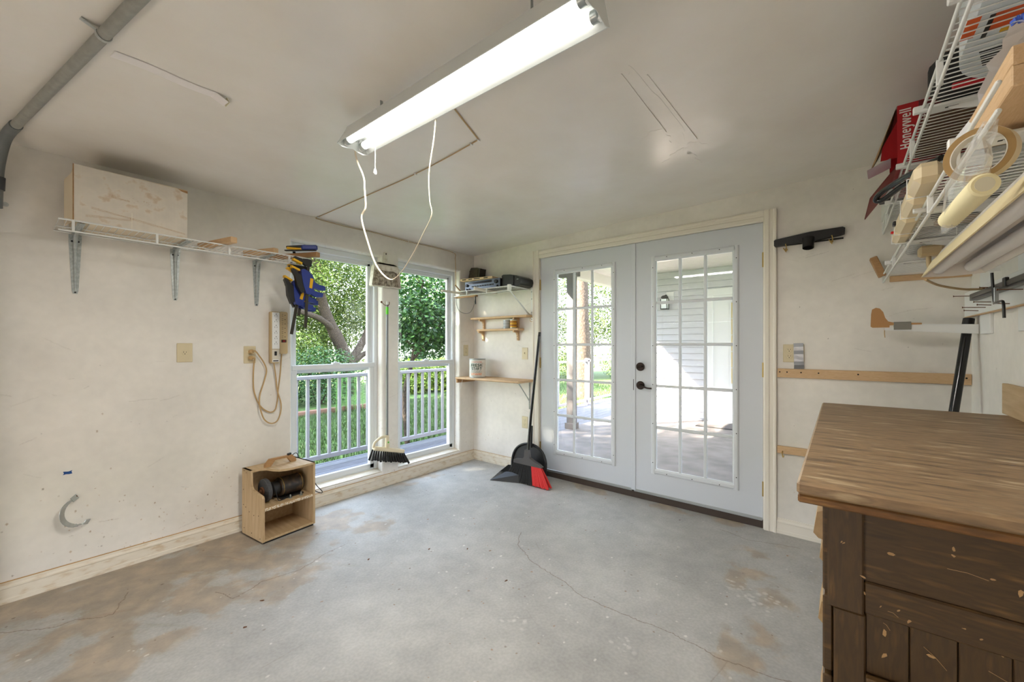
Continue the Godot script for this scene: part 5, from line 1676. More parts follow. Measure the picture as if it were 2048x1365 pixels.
func build_cords() -> void:
	# the cord belongs to the shop light: it hangs in a loop and runs on over ceiling and wall
	var o := shop_light
	org = o.position
	var st := S()
	var d := 1.063
	flat_cord(st, [P(-1.735, 2.16, 1.0), P(-1.79, 2.13, d - 0.02), P(-1.765, 2.05, d), P(-1.755, 1.985, d), P(-1.747, 1.9, d), P(-1.782, 1.858, d), P(-1.734, 1.745, d), P(-1.66, 1.617, d), P(-1.56, 1.542, d), P(-1.488, 1.552, d), P(-1.402, 1.617, d), P(-1.327, 1.698, d), P(-1.27, 1.768, d), P(-1.282, 1.83, d), P(-1.286, 1.94, d), P(-1.258, 2.06, d), P(-1.246, 2.135, d), P(-1.25, 2.2, d + 0.01), P(-1.255, ceil_y(-1.255) - 0.006, d + 0.03)])
	part(o, "cord", st, M.pale_cord, "flat beige cord hanging in a loop")
	st = S()
	var pts := []
	for q in [[-1.255, 1.093], [-1.33, 1.28], [-1.405, 1.475]]:
		pts.append(P(q[0], ceil_y(q[0]) - 0.004, q[1]))
	flat_cord(st, pts)
	pts = []
	for q in [[-1.405, 1.475], [-1.7, 1.50], [-2.032, 1.512], [-2.4, 1.505], [-2.8, 1.498], [-3.138, 1.488]]:
		pts.append(P(q[0], ceil_y(q[0]) - 0.004, q[1]))
	flat_cord(st, pts)
	part(o, "cord", st, M.tan_cord, "flat cord stapled along the ceiling")
	st = S()
	flat_cord(st, [P(LX + 0.005, 2.223, 1.49), P(LX + 0.005, 2.216, 1.75), P(LX + 0.005, 2.222, 2.0), P(LX + 0.005, 2.215, 2.35), P(LX + 0.005, 2.22, 2.675), P(LX + 0.005, 2.21, 2.925), P(LX + 0.005, 2.15, 2.945), P(LX + 0.006, 2.0, 2.95), P(LX + 0.006, 1.86, 2.955)], 0.009)
	part(o, "cord", st, M.tan_cord, "flat cord stapled along the top of the wall")
	for q in [P(-1.405, ceil_y(-1.405), 1.475), P(-1.46, ceil_y(-1.46), 1.48), P(-1.95, ceil_y(-1.95), 1.51), P(-3.1, ceil_y(-3.1), 1.489)]:
		st = S()
		obox(st, Transform3D(Basis(), q + Vector3.DOWN * 0.005), Vector3(0.006, 0.01, 0.02), 0.001)
		part(o, "cord_clip", st, M.white)
	for dd in [1.9, 2.35, 2.925]:
		part(o, "cord_clip", B(LX, LX + 0.011, 2.208, 2.228, dd - 0.003, dd + 0.003, 0.001), M.white)
	# masking tape and a patched spot on the ceiling
	o = thing("ceiling_tape", "long strip of pale masking tape peeling off the ceiling at one end", "tape", P(-1.97, 2.26, 0.39))
	st = S()
	var prev := []
	for k in 9:
		var t := k / 8.0
		var x := -1.968 + 0.006 * sin(t * 7.0)
		var y := ceil_y(x) - 0.0015 - (0.022 * maxf(0.0, t - 0.93) / 0.07)
		var cur := [P(x - 0.024, y - 0.0012, 0.226 + 0.335 * t), P(x + 0.024, y + 0.0001, 0.232 + 0.335 * t)]
		if prev:
			quad(st, prev[0], prev[1], cur[1], cur[0], Vector3.DOWN)
			quad(st, prev[0] + Vector3(0, 0.0008, 0), prev[1] + Vector3(0, 0.0008, 0), cur[1] + Vector3(0, 0.0008, 0), cur[0] + Vector3(0, 0.0008, 0), Vector3.UP)
		prev = cur
	part(o, "strip", st, mat(rgb(240, 234, 231), 0.7))
	st = S()
	obox(st, Transform3D(Basis(Vector3.RIGHT, 0.5), P(-1.966, ceil_y(-1.966) - 0.014, 0.566)), Vector3(0.046, 0.02, 0.0012))
	part(o, "curled_end", st, mat(rgb(232, 226, 196), 0.7))
	# torn plasterboard paper and filler, raised a little
	o = thing("ceiling_patch", "torn and filled seam in the glossy ceiling paint with a ragged patch", "patch", P(-0.66, 2.29, 2.0))
	var pm: Material = M.ceiling
	for q in [[[-0.66, 1.49], [-0.668, 2.03]], [[-0.585, 1.56], [-0.57, 2.20]]]:
		st = S()
		bar(st, P(q[0][0], ceil_y(q[0][0]) - 0.0005, q[0][1]), P(q[1][0], ceil_y(q[1][0]) - 0.003, q[1][1]), 0.004, 0.003)
		part(o, "lifted_edge", st, pm)
	rng.seed = 73
	for q in [[-0.70, 2.40, 0.085, 0.13], [-0.625, 1.85, 0.03, 0.33], [-0.73, 2.07, 0.07, 0.09], [-0.60, 2.30, 0.05, 0.07]]:
		var v := PackedVector2Array()
		for k in 40:
			var a := TAU * k / 40.0
			var f := 1.0 + 0.16 * sin(a * 3.0 + q[0] * 20.0) + 0.1 * sin(a * 7.0 + q[1] * 9.0) + rng.randf_range(-0.05, 0.05)
			v.append(Vector2(q[0] + cos(a) * q[2] * f, q[1] + sin(a) * q[3] * f))
		st = S()
		prism(st, Transform3D(Basis(Vector3(1, 0.027, 0).normalized(), Vector3(0, 0, -1), Vector3.DOWN), Vector3(0, ceil_y(0.0), 0)), v, 0.0009)
		part(o, "filler", st, pm)

func build_corner() -> void:
	var y := 1.80
	var o := wire_shelf("wire_shelf", "white corner wire shelf carrying a stereo receiver and speakers beside the doors", P(LX + 0.01, y, FD), Vector3.RIGHT, Vector3.BACK, 0.755, 0.305, 0.045, [0.19, 0.46], 0.0045, 0.0017)
	# end bracket: block on the lip, strut and wall plate
	o = thing("shelf_brace", "white diagonal brace and wall standard under the corner wire shelf", "bracket", P(-2.37, 1.49, FD))
	part(o, "lip_block", B(-2.405, -2.375, 1.752, 1.812, 2.905, 2.935, 0.003), M.wire_white)
	var st := S()
	bar(st, P(-2.385, 1.755, 2.925), P(-2.375, 1.54, FD - 0.012), 0.014, 0.01, Vector3.RIGHT, 0.002)
	part(o, "strut", st, M.wire_white)
	part(o, "wall_standard", B(-2.362, -2.338, 1.48, 1.80, FD - 0.01, FD, 0.002), M.wire_white)
	part(o, "side_arm", B(-2.385, -2.372, 1.79, 1.802, 2.93, FD, 0.001), M.wire_white)
	for q in [1.77, 1.70, 1.57, 1.50]:
		st = S()
		cyl(st, P(-2.35, q, FD - 0.01), P(-2.35, q, FD - 0.012), 0.004, 8)
		part(o, "screw", st, M.hole)
	# sticks poking out of the shelf
	org = P(-2.95, 1.79, 2.8)
	st = S()
	bar(st, P(-3.05, 1.783, 3.06), P(-2.958, 1.768, 2.60), 0.03, 0.02, Vector3.UP, 0.002)
	solo("painted_stick", "long white stick poking out of the corner shelf towards the window", "wood", org, st, M.cream)
	org = P(-2.7, 1.79, 2.9)
	st = S()
	bar(st, P(-2.70, 1.775, 3.1), P(-2.725, 1.793, 2.80), 0.022, 0.028, Vector3.UP, 0.002)
	solo("painted_stick", "short white painted stick with a brown end poking over the corner shelf lip", "wood", org, st, M.cream)
	part_strip_ends()
	build_stereo()
	build_pine_shelves()

func part_strip_ends() -> void:
	org = P(-2.9, 1.745, 3.05)
	var st := S()
	box(st, LX + 0.002, -2.84, 1.738, 1.753, 2.94, 2.975, 0.002)
	solo("wood_ledger", "brown wood ledger strip under the corner shelf against the left wall", "wood", org, st, M.old_x)
	org = P(-3.08, 1.80, 2.86)
	st = S()
	bar(st, P(-3.10, 1.805, 2.99), P(-3.095, 1.87, 2.9), 0.014, 0.006, Vector3.RIGHT, 0.001)
	solo("wood_shim", "little orange wood shim leaning at the window end of the corner shelf", "wood", org, st, M.pine_z)
	var o := thing("black_wire", "thin black wire looping down below the corner shelf", "wire", P(-3.0, 1.6, 2.95))
	st = S()
	tube(st, spline([P(-3.105, 1.755, 2.935), P(-3.11, 1.68, 2.935), P(-3.08, 1.61, 2.94), P(-3.02, 1.578, 2.95), P(-2.955, 1.576, 2.955), P(-2.905, 1.6, 2.95), P(-2.865, 1.66, 2.945), P(-2.85, 1.72, 2.945), P(-2.82, 1.742, 2.945)], 6), 0.0022, 6)
	part(o, "lead", st, M.black)
	st = S()
	tube(st, [P(-2.85, 1.745, 2.945), P(-2.842, 1.66, 2.94)], 0.006, 8)
	part(o, "wire_end", st, M.black)
	o = thing("hanging_string", "knotted brown string hanging from the corner shelf to a loop on the brace", "string", P(-2.4, 1.48, 3.1))
	st = S()
	tube(st, spline([P(-2.50, 1.79, 3.05), P(-2.46, 1.74, 3.08), P(-2.42, 1.64, 3.14), P(-2.36, 1.545, FD - 0.02), P(-2.33, 1.50, FD - 0.015), P(-2.335, 1.48, FD - 0.014), P(-2.365, 1.485, FD - 0.014), P(-2.36, 1.525, FD - 0.016), P(-2.345, 1.545, FD - 0.018)], 6), 0.0025, 6)
	part(o, "cord", st, M.tan_cord)

func build_stereo() -> void:
	var y := 1.8035
	var o := thing("stereo_receiver", "dark stereo receiver with silver-blue front panel on the corner wire shelf", "receiver", P(-2.78, y, 3.05))
	part(o, "chassis", B(-3.03, -2.555, y, 1.898, 2.985, 3.21, 0.003), M.black)
	part(o, "front_panel", B(-3.03, -2.553, y, 1.90, 2.978, 2.986, 0.002), mat(rgb(92, 100, 114), 0.35, 0.4), "brushed silver-blue front panel")
	part(o, "display", B(-2.99, -2.66, 1.868, 1.89, 2.9765, 2.979), M.black_gloss)
	for k in 9:
		part(o, "push_button", B(-2.93 + k * 0.034, -2.908 + k * 0.034, 1.838, 1.85, 2.972, 2.979, 0.001), M.black)
	for q in [[-2.995, 1.86, 0.014], [-2.995, 1.82, 0.008], [-2.96, 1.822, 0.006], [-2.60, 1.868, 0.02], [-2.585, 1.826, 0.009]]:
		var st := S()
		cyl(st, P(q[0], q[1], 2.979), P(q[0], q[1], 2.962), q[2], 14, 0.002)
		part(o, "knob", st, M.black)
	# slat with printing on top
	o = thing("flat_box", "long flat tan carton with black print lying on the stereo receiver", "box", P(-2.85, 1.9, 3.0))
	var xf := Transform3D(Basis(Vector3.UP, 0.12), P(-2.845, 1.913, 2.995))
	var st := S()
	obox(st, xf, Vector3(0.40, 0.023, 0.11), 0.002)
	part(o, "carton", st, mat(rgb(206, 178, 142), 0.8))
	st = S()
	for q in [[-0.15, 0.05], [-0.07, 0.045], [0.01, 0.075], [0.12, 0.05]]:
		obox(st, xf * Transform3D(Basis(), Vector3(q[0], 0, 0.0552)), Vector3(q[1], 0.009, 0.0006))
	var pr := part(o, "print", st, M.black_matte, "black stamped print")
	pr.set_meta("kind", "stuff")
	# small speaker standing on the left
	o = thing("small_speaker", "small dark brown speaker standing behind the receiver in the corner", "speaker", P(-3.03, 1.9, 3.15))
	st = S()
	var poly := PackedVector2Array([Vector2(-3.135, 1.80), Vector2(-2.975, 1.80), Vector2(-2.968, 1.97), Vector2(-2.955, 2.04), Vector2(-2.95, 2.056), Vector2(-3.0, 2.07), Vector2(-3.085, 2.078), Vector2(-3.1, 2.06), Vector2(-3.125, 1.98)])
	prism(st, Transform3D(Basis(Vector3.RIGHT, Vector3.UP, Vector3.BACK), P(0, 0, 3.215)), poly, 0.09)
	part(o, "cabinet", st, mat(rgb(54, 44, 36), 0.5))
	part(o, "grille", B(-3.11, -2.985, 1.92, 2.05, 3.121, 3.126, 0.004), tri_mat(noise_tex(0.05, [[0.0, rgb(50, 40, 32)], [1.0, rgb(92, 76, 60)]], 256, 85), Vector3(6, 6, 6), 0.8))
	# big black speaker lying on its side
	o = thing("black_speaker", "large rounded black speaker lying on the corner wire shelf", "speaker", P(-2.42, y, 3.08))
	st = S()
	prism(st, Transform3D(Basis(Vector3.RIGHT, Vector3.UP, Vector3.BACK), P(0, 0, 3.2)), PackedVector2Array([Vector2(-2.545, y), Vector2(-2.355, y), Vector2(-2.33, 1.815), Vector2(-2.318, 1.85), Vector2(-2.325, 1.88), Vector2(-2.37, 1.905), Vector2(-2.44, 1.92), Vector2(-2.53, 1.928), Vector2(-2.55, 1.92)]), 0.2, true)
	part(o, "cabinet", st, M.black)
	part(o, "trim_band", B(-2.405, -2.398, 1.81, 1.905, 2.996, 3.001), M.black_gloss)
	part(o, "badge", B(-2.365, -2.345, 1.866, 1.87, 2.9975, 3.0005), M.steel)

func pine_bracket(o: Node3D, x: float, y: float, reach: float) -> void:
	var st := S()
	prism(st, Transform3D(Basis(Vector3.FORWARD, Vector3.UP, Vector3.RIGHT), P(x - 0.01, y, FD)), PackedVector2Array([Vector2(0, 0), Vector2(0, -0.1), Vector2(-0.018, -0.1), Vector2(-0.022, -0.045), Vector2(-0.04, -0.022), Vector2(-reach, -0.016), Vector2(-reach, 0)]), 0.02)
	var b := part(o, "bracket", st, M.pine_y)
	for q in [-0.06, -0.085]:
		st = S()
		cyl(st, P(x, y + q, FD - 0.021), P(x, y + q, FD - 0.023), 0.003, 8)
		part(b, "screw", st, M.hole)

func build_pine_shelves() -> void:
	var o := thing("pine_shelf", "upper small pine wall shelf with two brackets, empty, beside the doors", "shelf", P(-2.72, 1.51, FD))
	part(o, "board", B(-3.10, -2.345, 1.522, 1.542, 3.125, FD, 0.003), M.pine_x)
	pine_bracket(o, -2.985, 1.522, 0.085)
	pine_bracket(o, -2.52, 1.522, 0.085)
	o = thing("pine_shelf", "lower small pine wall shelf with two cans on it, beside the doors", "shelf", P(-2.72, 1.40, FD))
	part(o, "board", B(-3.005, -2.45, 1.396, 1.416, 3.125, FD, 0.003), M.pine_x)
	pine_bracket(o, -2.995, 1.396, 0.085)
	pine_bracket(o, -2.52, 1.396, 0.085)
	# cans
	for q in [[-2.612, rgb(168, 172, 172), rgb(196, 198, 196), "small grey metal can on the lower pine shelf"], [-2.525, rgb(214, 160, 20), rgb(120, 44, 20), "small yellow labelled can on the lower pine shelf"]]:
		o = thing("small_can", q[3], "can", P(q[0], 1.416, 3.15))
		var c := P(q[0], 1.416, 3.15)
		var st := S()
		lathe(st, Transform3D(Basis(), c), [Vector2(0, 0), Vector2(0.036, 0), Vector2(0.036, 0.003), Vector2(0.0345, 0.005), Vector2(0.0345, 0.078), Vector2(0.036, 0.08), Vector2(0.036, 0.084), Vector2(0.032, 0.084), Vector2(0.031, 0.08), Vector2(0, 0.08)], 24)
		part(o, "tin", st, M.steel)
		st = S()
		lathe(st, Transform3D(Basis(), c), [Vector2(0.0347, 0.008), Vector2(0.035, 0.009), Vector2(0.035, 0.074), Vector2(0.0347, 0.075)], 24)
		part(o, "label", st, mat(q[1], 0.45))
		st = S()
		for b in [[0.022, 0.030], [0.036, 0.040], [0.058, 0.066]]:
			lathe(st, Transform3D(Basis(), c), [Vector2(0.035, b[0]), Vector2(0.0353, b[0]), Vector2(0.0353, b[1]), Vector2(0.035, b[1])], 24)
		var pr := part(o, "printed_bands", st, mat(q[2], 0.5))
		pr.set_meta("kind", "stuff")
	# lower shelf with the paint can
	o = thing("rounded_shelf", "wide pale wood shelf with rounded front edge holding the paint can", "shelf", P(-2.72, 0.89, 3.08))
	var st := S()
	prism(st, Transform3D(Basis(Vector3(0, 0, -1), Vector3.UP, Vector3.RIGHT), P(LX, 0, 0)), PackedVector2Array([Vector2(2.958, 0.894), Vector2(2.951, 0.898), Vector2(2.948, 0.904), Vector2(2.951, 0.91), Vector2(2.958, 0.914), Vector2(FD, 0.914), Vector2(FD, 0.894)]), 0.84, true)
	part(o, "board", st, M.pine_x)
	part(o, "ledger", B(LX, LX + 0.02, 0.855, 0.894, 2.96, FD, 0.002), M.old_z)
	st = S()
	bar(st, P(-2.38, 0.892, 2.98), P(-2.38, 0.892, FD), 0.02, 0.004)
	bar(st, P(-2.38, 0.89, FD - 0.004), P(-2.38, 0.62, FD - 0.004), 0.02, 0.006, Vector3.RIGHT)
	bar(st, P(-2.38, 0.70, FD - 0.008), P(-2.38, 0.885, 3.05), 0.006, 0.008, Vector3.RIGHT)
	part(o, "steel_bracket", st, M.zinc, "thin steel angle bracket")
	st = S()
	tube(st, spline([P(-3.05, 0.895, 2.96), P(-3.055, 0.85, 2.955), P(-3.06, 0.81, 2.95), P(-3.075, 0.795, 2.95), P(-3.085, 0.80, 2.95)], 5), 0.0013, 5)
	part(o, "loose_string", st, M.white)
	# paint can
	var c := P(-2.945, 0.914, 3.075)
	var r := 0.083
	o = thing("paint_can", "white gallon paint can reading FRESH START in dark green letters", "paint can", c)
	st = S()
	lathe(st, Transform3D(Basis(), c), [Vector2(0, 0), Vector2(r, 0), Vector2(r + 0.002, 0.002), Vector2(r + 0.002, 0.005), Vector2(r, 0.007), Vector2(r, 0.185), Vector2(r + 0.003, 0.188), Vector2(r + 0.003, 0.195), Vector2(r - 0.004, 0.195), Vector2(r - 0.008, 0.19), Vector2(0, 0.19)], 36)
	part(o, "can_body", st, M.steel)
	st = S()
	lathe(st, Transform3D(Basis(), c), [Vector2(r, 0.01), Vector2(r + 0.0007, 0.0105), Vector2(r + 0.0007, 0.181), Vector2(r, 0.182)], 48)
	part(o, "paper_label", st, tri_mat(noise_tex(0.02, [[0.0, rgb(206, 196, 182)], [0.4, rgb(226, 222, 214)], [1.0, rgb(234, 232, 228)]], 256, 86), Vector3(5, 5, 5), 0.5))
	var green := mat(rgb(14, 62, 44), 0.5)
	curved_text(o, c, r + 0.0011, "FRESH", 0.115, 0.030, 0.118, green)
	curved_text(o, c, r + 0.0011, "START", 0.080, 0.030, 0.112, green)
	var red := mat(rgb(206, 92, 60), 0.5)
	var orange := mat(rgb(226, 120, 40), 0.5)
	var dark := mat(rgb(66, 60, 56), 0.5)
	# bands of small print: dashes too small to read
	rng.seed = 17
	for b in [[0.158, 0.007, red, 14], [0.068, 0.0045, dark, 13], [0.055, 0.004, green, 12], [0.042, 0.008, orange, 9], [0.030, 0.009, orange, 8], [0.017, 0.005, dark, 10]]:
		st = S()
		for k in b[3]:
			var a0: float = lerpf(-0.72, 0.72, float(k) / b[3])
			var a1: float = a0 + 1.44 / b[3] * rng.randf_range(0.45, 0.8)
			arc_patch(st, c, r + 0.0011, a0, a1, b[0], b[0] + b[1])
		var pr := part(o, "small_print", st, b[2])
		pr.set_meta("kind", "stuff")
	st = S()
	tube(st, spline([c + Vector3(r + 0.004, 0.15, 0.01), c + Vector3(r + 0.014, 0.1, 0.04), c + Vector3(r + 0.006, 0.06, 0.07)], 5), 0.0018, 6)
	part(o, "bail_handle", st, M.steel)

# direction of the side of the can that faces the room
func can_point(c: Vector3, r: float, a: float, y: float) -> Vector3:
	var t := a + 0.62
	return c + Vector3(sin(t) * r, y, cos(t) * r)

func arc_patch(st: SurfaceTool, c: Vector3, r: float, a0: float, a1: float, y0: float, y1: float) -> void:
	var m := (a0 + a1) / 2.0
	for e in [[a0, m], [m, a1]]:
		quad(st, can_point(c, r, e[0], y0), can_point(c, r, e[1], y0), can_point(c, r, e[1], y1), can_point(c, r, e[0], y1), can_point(Vector3.ZERO, 1.0, m, 0.0))

func curved_text(o: Node3D, c: Vector3, r: float, text: String, y: float, h: float, wide: float, m: Material) -> void:
	var w := wide / text.length()
	for i in text.length():
		var a := (-wide / 2.0 + w * (i + 0.5)) / r
		var n := can_point(Vector3.ZERO, 1.0, a, 0.0)
		var right := Vector3.UP.cross(n)
		letters(o, "letter", text[i], h, w * 0.86, can_point(c, r + 0.0007, a, y) - right * w * 0.43, right, Vector3.UP, m, 0.0012)

func build_floor_things() -> void:
	build_grinder()
	build_broom()
	build_litter()

func build_grinder() -> void:
	# local frame: x along the front (w), y up, z out of the front; origin at the front left foot
	var phi := 0.096
	var w := P(-sin(phi), 0, cos(phi))
	var f := P(cos(phi), 0, sin(phi))
	var o0 := P(-2.808, 0, 1.0)
	var fr := Transform3D(Basis(w, Vector3.UP, f), o0)
	var wide := 0.345
	var deep := 0.27
	var high := 0.437
	var o := thing("tool_box", "open plywood carry case with a cut-out front and wooden handle on the floor", "case", fr * Vector3(wide / 2, 0, -deep / 2))
	var at := func(x0: float, x1: float, y0: float, y1: float, z0: float, z1: float, bev := 0.001) -> SurfaceTool:
		var st := S()
		obox(st, fr * Transform3D(Basis(), Vector3((x0 + x1) / 2, (y0 + y1) / 2, (z0 + z1) / 2)), Vector3(x1 - x0, y1 - y0, z1 - z0), bev)
		return st
	var t := 0.014
	# sides: profile (depth, height)
	var prof := PackedVector2Array([Vector2(-deep, 0.012), Vector2(0, 0.012), Vector2(0, 0.285), Vector2(-0.008, 0.298), Vector2(-0.13, 0.318), Vector2(-0.15, 0.335), Vector2(-0.155, high), Vector2(-deep, high)])
	for x in [0.0, wide - t]:
		var st := S()
		var p := prof
		if x > 0.0:
			p = PackedVector2Array([Vector2(-deep, 0.012), Vector2(0, 0.012), Vector2(0, high), Vector2(-deep, high)])
		prism(st, fr * Transform3D(Basis(Vector3.BACK, Vector3.UP, Vector3.LEFT), Vector3(x + t, 0, 0)), p, t)
		part(o, "side", st, M.ply_y)
	part(o, "back", at.call(t, wide - t, 0.012, high, -deep, -deep + 0.006), M.ply_x)
	part(o, "bottom", at.call(t, wide - t, 0.012, 0.026, -deep, -0.001), M.ply_x)
	part(o, "runner", at.call(0.01, wide - 0.01, 0.0, 0.012, -0.03, -0.006), M.black_matte)
	part(o, "runner", at.call(0.01, wide - 0.01, 0.0, 0.012, -deep + 0.006, -deep + 0.03), M.black_matte)
	part(o, "shelf", at.call(t, wide - t, 0.202, 0.222, -deep + 0.006, -0.002), M.ply_x)
	# worn paint on the shelf edge
	rng.seed = 3
	var st := S()
	for k in 90:
		var x := rng.randf_range(t + 0.004, wide - t - 0.006)
		obox(st, fr * Transform3D(Basis(Vector3.BACK, rng.randf() * 3.0), Vector3(x, rng.randf_range(0.205, 0.219), -0.0016)), Vector3(rng.randf_range(0.004, 0.012), rng.randf_range(0.002, 0.005), 0.0012))
	var fl := part(o, "paint_flecks", st, mat(rgb(224, 216, 200), 0.7), "flaking white paint on the shelf edge")
	fl.set_meta("kind", "stuff")
	# top with a curved front edge: narrow at the left, full depth at the right; local (x, -z)
	st = S()
	prism(st, fr * Transform3D(Basis(Vector3.RIGHT, Vector3.FORWARD, Vector3.UP), Vector3(0, high - 0.014, 0)), PackedVector2Array([Vector2(0, deep), Vector2(0, 0.155), Vector2(0.06, 0.15), Vector2(0.085, 0.125), Vector2(0.1, 0.07), Vector2(0.118, 0.03), Vector2(0.15, 0.01), Vector2(0.19, 0.0), Vector2(wide, 0.0), Vector2(wide, deep)]), 0.014)
	part(o, "top", st, M.ply_x)
	# handle
	st = S()
	prism(st, fr * Transform3D(Basis(), Vector3(0, 0, -0.165)), PackedVector2Array([Vector2(0.085, high), Vector2(0.12, high), Vector2(0.148, high + 0.036), Vector2(0.23, high + 0.036), Vector2(0.255, high), Vector2(0.29, high), Vector2(0.29, high + 0.018), Vector2(0.262, high + 0.05), Vector2(0.115, high + 0.05), Vector2(0.085, high + 0.016)]), 0.022)
	part(o, "handle", st, M.old_x)
	for q in [[0.03, 0.425], [0.06, 0.415], [0.02, 0.3], [0.02, 0.2], [0.05, 0.19], [0.1, 0.17], [0.16, 0.16], [0.22, 0.17], [0.03, 0.05], [0.13, 0.04], [0.24, 0.03]]:
		st = S()
		var c := fr * Vector3(0.0, q[1], -deep + q[0])
		cyl(st, c, c - w * 0.0012, 0.003, 8)
		part(o, "screw", st, M.hole)
	# grinder: wheel and motor on the shelf
	o = thing("bench_grinder", "old black electric motor with a round grinding wheel inside the plywood case", "grinder", fr * Vector3(0.19, 0.222, -0.13))
	var cz := -0.125
	st = S()
	var ax := Transform3D(fr.basis * Basis(Vector3.BACK, -PI / 2), fr * Vector3(0.15, 0.292, cz))
	lathe(st, ax, [Vector2(0, 0), Vector2(0.03, 0.0), Vector2(0.058, 0.006), Vector2(0.064, 0.012), Vector2(0.064, 0.015), Vector2(0.062, 0.016), Vector2(0.062, 0.145), Vector2(0.064, 0.146), Vector2(0.064, 0.15), Vector2(0.055, 0.158), Vector2(0.0, 0.16)], 30)
	part(o, "motor", st, tri_mat(noise_tex(0.012, [[0.0, rgb(22, 20, 18)], [0.5, rgb(40, 33, 27)], [0.75, rgb(74, 56, 40)], [1.0, rgb(104, 82, 58)]], 256, 87, FastNoiseLite.TYPE_SIMPLEX_SMOOTH, 5), Vector3(6, 6, 6), 0.38))
	st = S()
	for y in [0.017, 0.142]:
		lathe(st, ax, [Vector2(0.062, y), Vector2(0.0628, y), Vector2(0.0628, y + 0.003), Vector2(0.062, y + 0.003)], 30)
	var rim := part(o, "rim_band", st, M.brass)
	rim.set_meta("kind", "stuff")
	st = S()
	cyl(st, fr * Vector3(0.105, 0.292, cz), fr * Vector3(0.16, 0.292, cz), 0.045, 20, 0.008)
	part(o, "end_bell", st, M.black)
	st = S()
	cyl(st, fr * Vector3(0.01, 0.298, cz + 0.012), fr * Vector3(0.115, 0.298, cz + 0.012), 0.007, 10)
	part(o, "shaft", st, M.rust)
	st = S()
	lathe(st, Transform3D(ax.basis, fr * Vector3(0.055, 0.3, cz + 0.012)), [Vector2(0, 0), Vector2(0.02, 0.0), Vector2(0.022, 0.002), Vector2(0.07, 0.002), Vector2(0.074, 0.005), Vector2(0.074, 0.024), Vector2(0.07, 0.028), Vector2(0, 0.028)], 36)
	part(o, "grinding_wheel", st, tri_mat(noise_tex(0.06, [[0.0, rgb(54, 54, 56)], [1.0, rgb(90, 90, 92)]], 256, 88), Vector3(5, 5, 5), 0.85))
	st = S()
	cyl(st, fr * Vector3(0.046, 0.3, cz + 0.012), fr * Vector3(0.055, 0.3, cz + 0.012), 0.026, 20, 0.002)
	cyl(st, fr * Vector3(0.036, 0.3, cz + 0.012), fr * Vector3(0.046, 0.3, cz + 0.012), 0.011, 6, 0.001)
	part(o, "arbor_nut", st, M.rust)
	part(o, "foot", at.call(0.15, 0.3, 0.222, 0.232, cz - 0.05, cz + 0.06), M.black)
	for q in [[0.2, cz + 0.075], [0.27, cz + 0.08]]:
		st = S()
		cyl(st, fr * Vector3(q[0], 0.222, q[1]), fr * Vector3(q[0], 0.226, q[1]), 0.012, 12)
		cyl(st, fr * Vector3(q[0], 0.226, q[1]), fr * Vector3(q[0], 0.246, q[1]), 0.005, 8)
		part(o, "mounting_bolt", st, M.steel)
	st = S()
	tube(st, spline([fr * Vector3(0.115, 0.3, cz + 0.05), fr * Vector3(0.12, 0.25, cz + 0.065), fr * Vector3(0.13, 0.226, cz + 0.07), fr * Vector3(0.17, 0.225, cz + 0.066)], 5), 0.003, 6)
	part(o, "lead", st, M.black)
	# flex hanging behind and beside the case
	o = thing("grinder_flex", "thin black flex draped over the plywood case and looped at its side", "cord", fr * Vector3(0.36, 0.2, -0.1))
	st = S()
	tube(st, spline([fr * Vector3(0.235, high + 0.056, -0.15), fr * Vector3(0.265, high + 0.045, -0.15), fr * Vector3(0.3, high + 0.048, -0.17), fr * Vector3(0.335, high + 0.02, -0.2), fr * Vector3(0.355, high - 0.06, -0.22), fr * Vector3(0.358, 0.34, -0.14), fr * Vector3(0.362, 0.30, -0.06), fr * Vector3(0.37, 0.26, -0.02), fr * Vector3(0.395, 0.22, 0.0), fr * Vector3(0.385, 0.212, 0.01), fr * Vector3(0.36, 0.225, -0.01), fr * Vector3(0.356, 0.24, -0.05)], 6), 0.003, 6)
	part(o, "cable", st, M.black)
	st = S()
	obox(st, fr * Transform3D(Basis(Vector3.UP, 0.4), Vector3(0.245, high + 0.056, -0.15)), Vector3(0.03, 0.014, 0.016), 0.003)
	part(o, "plug", st, M.black)

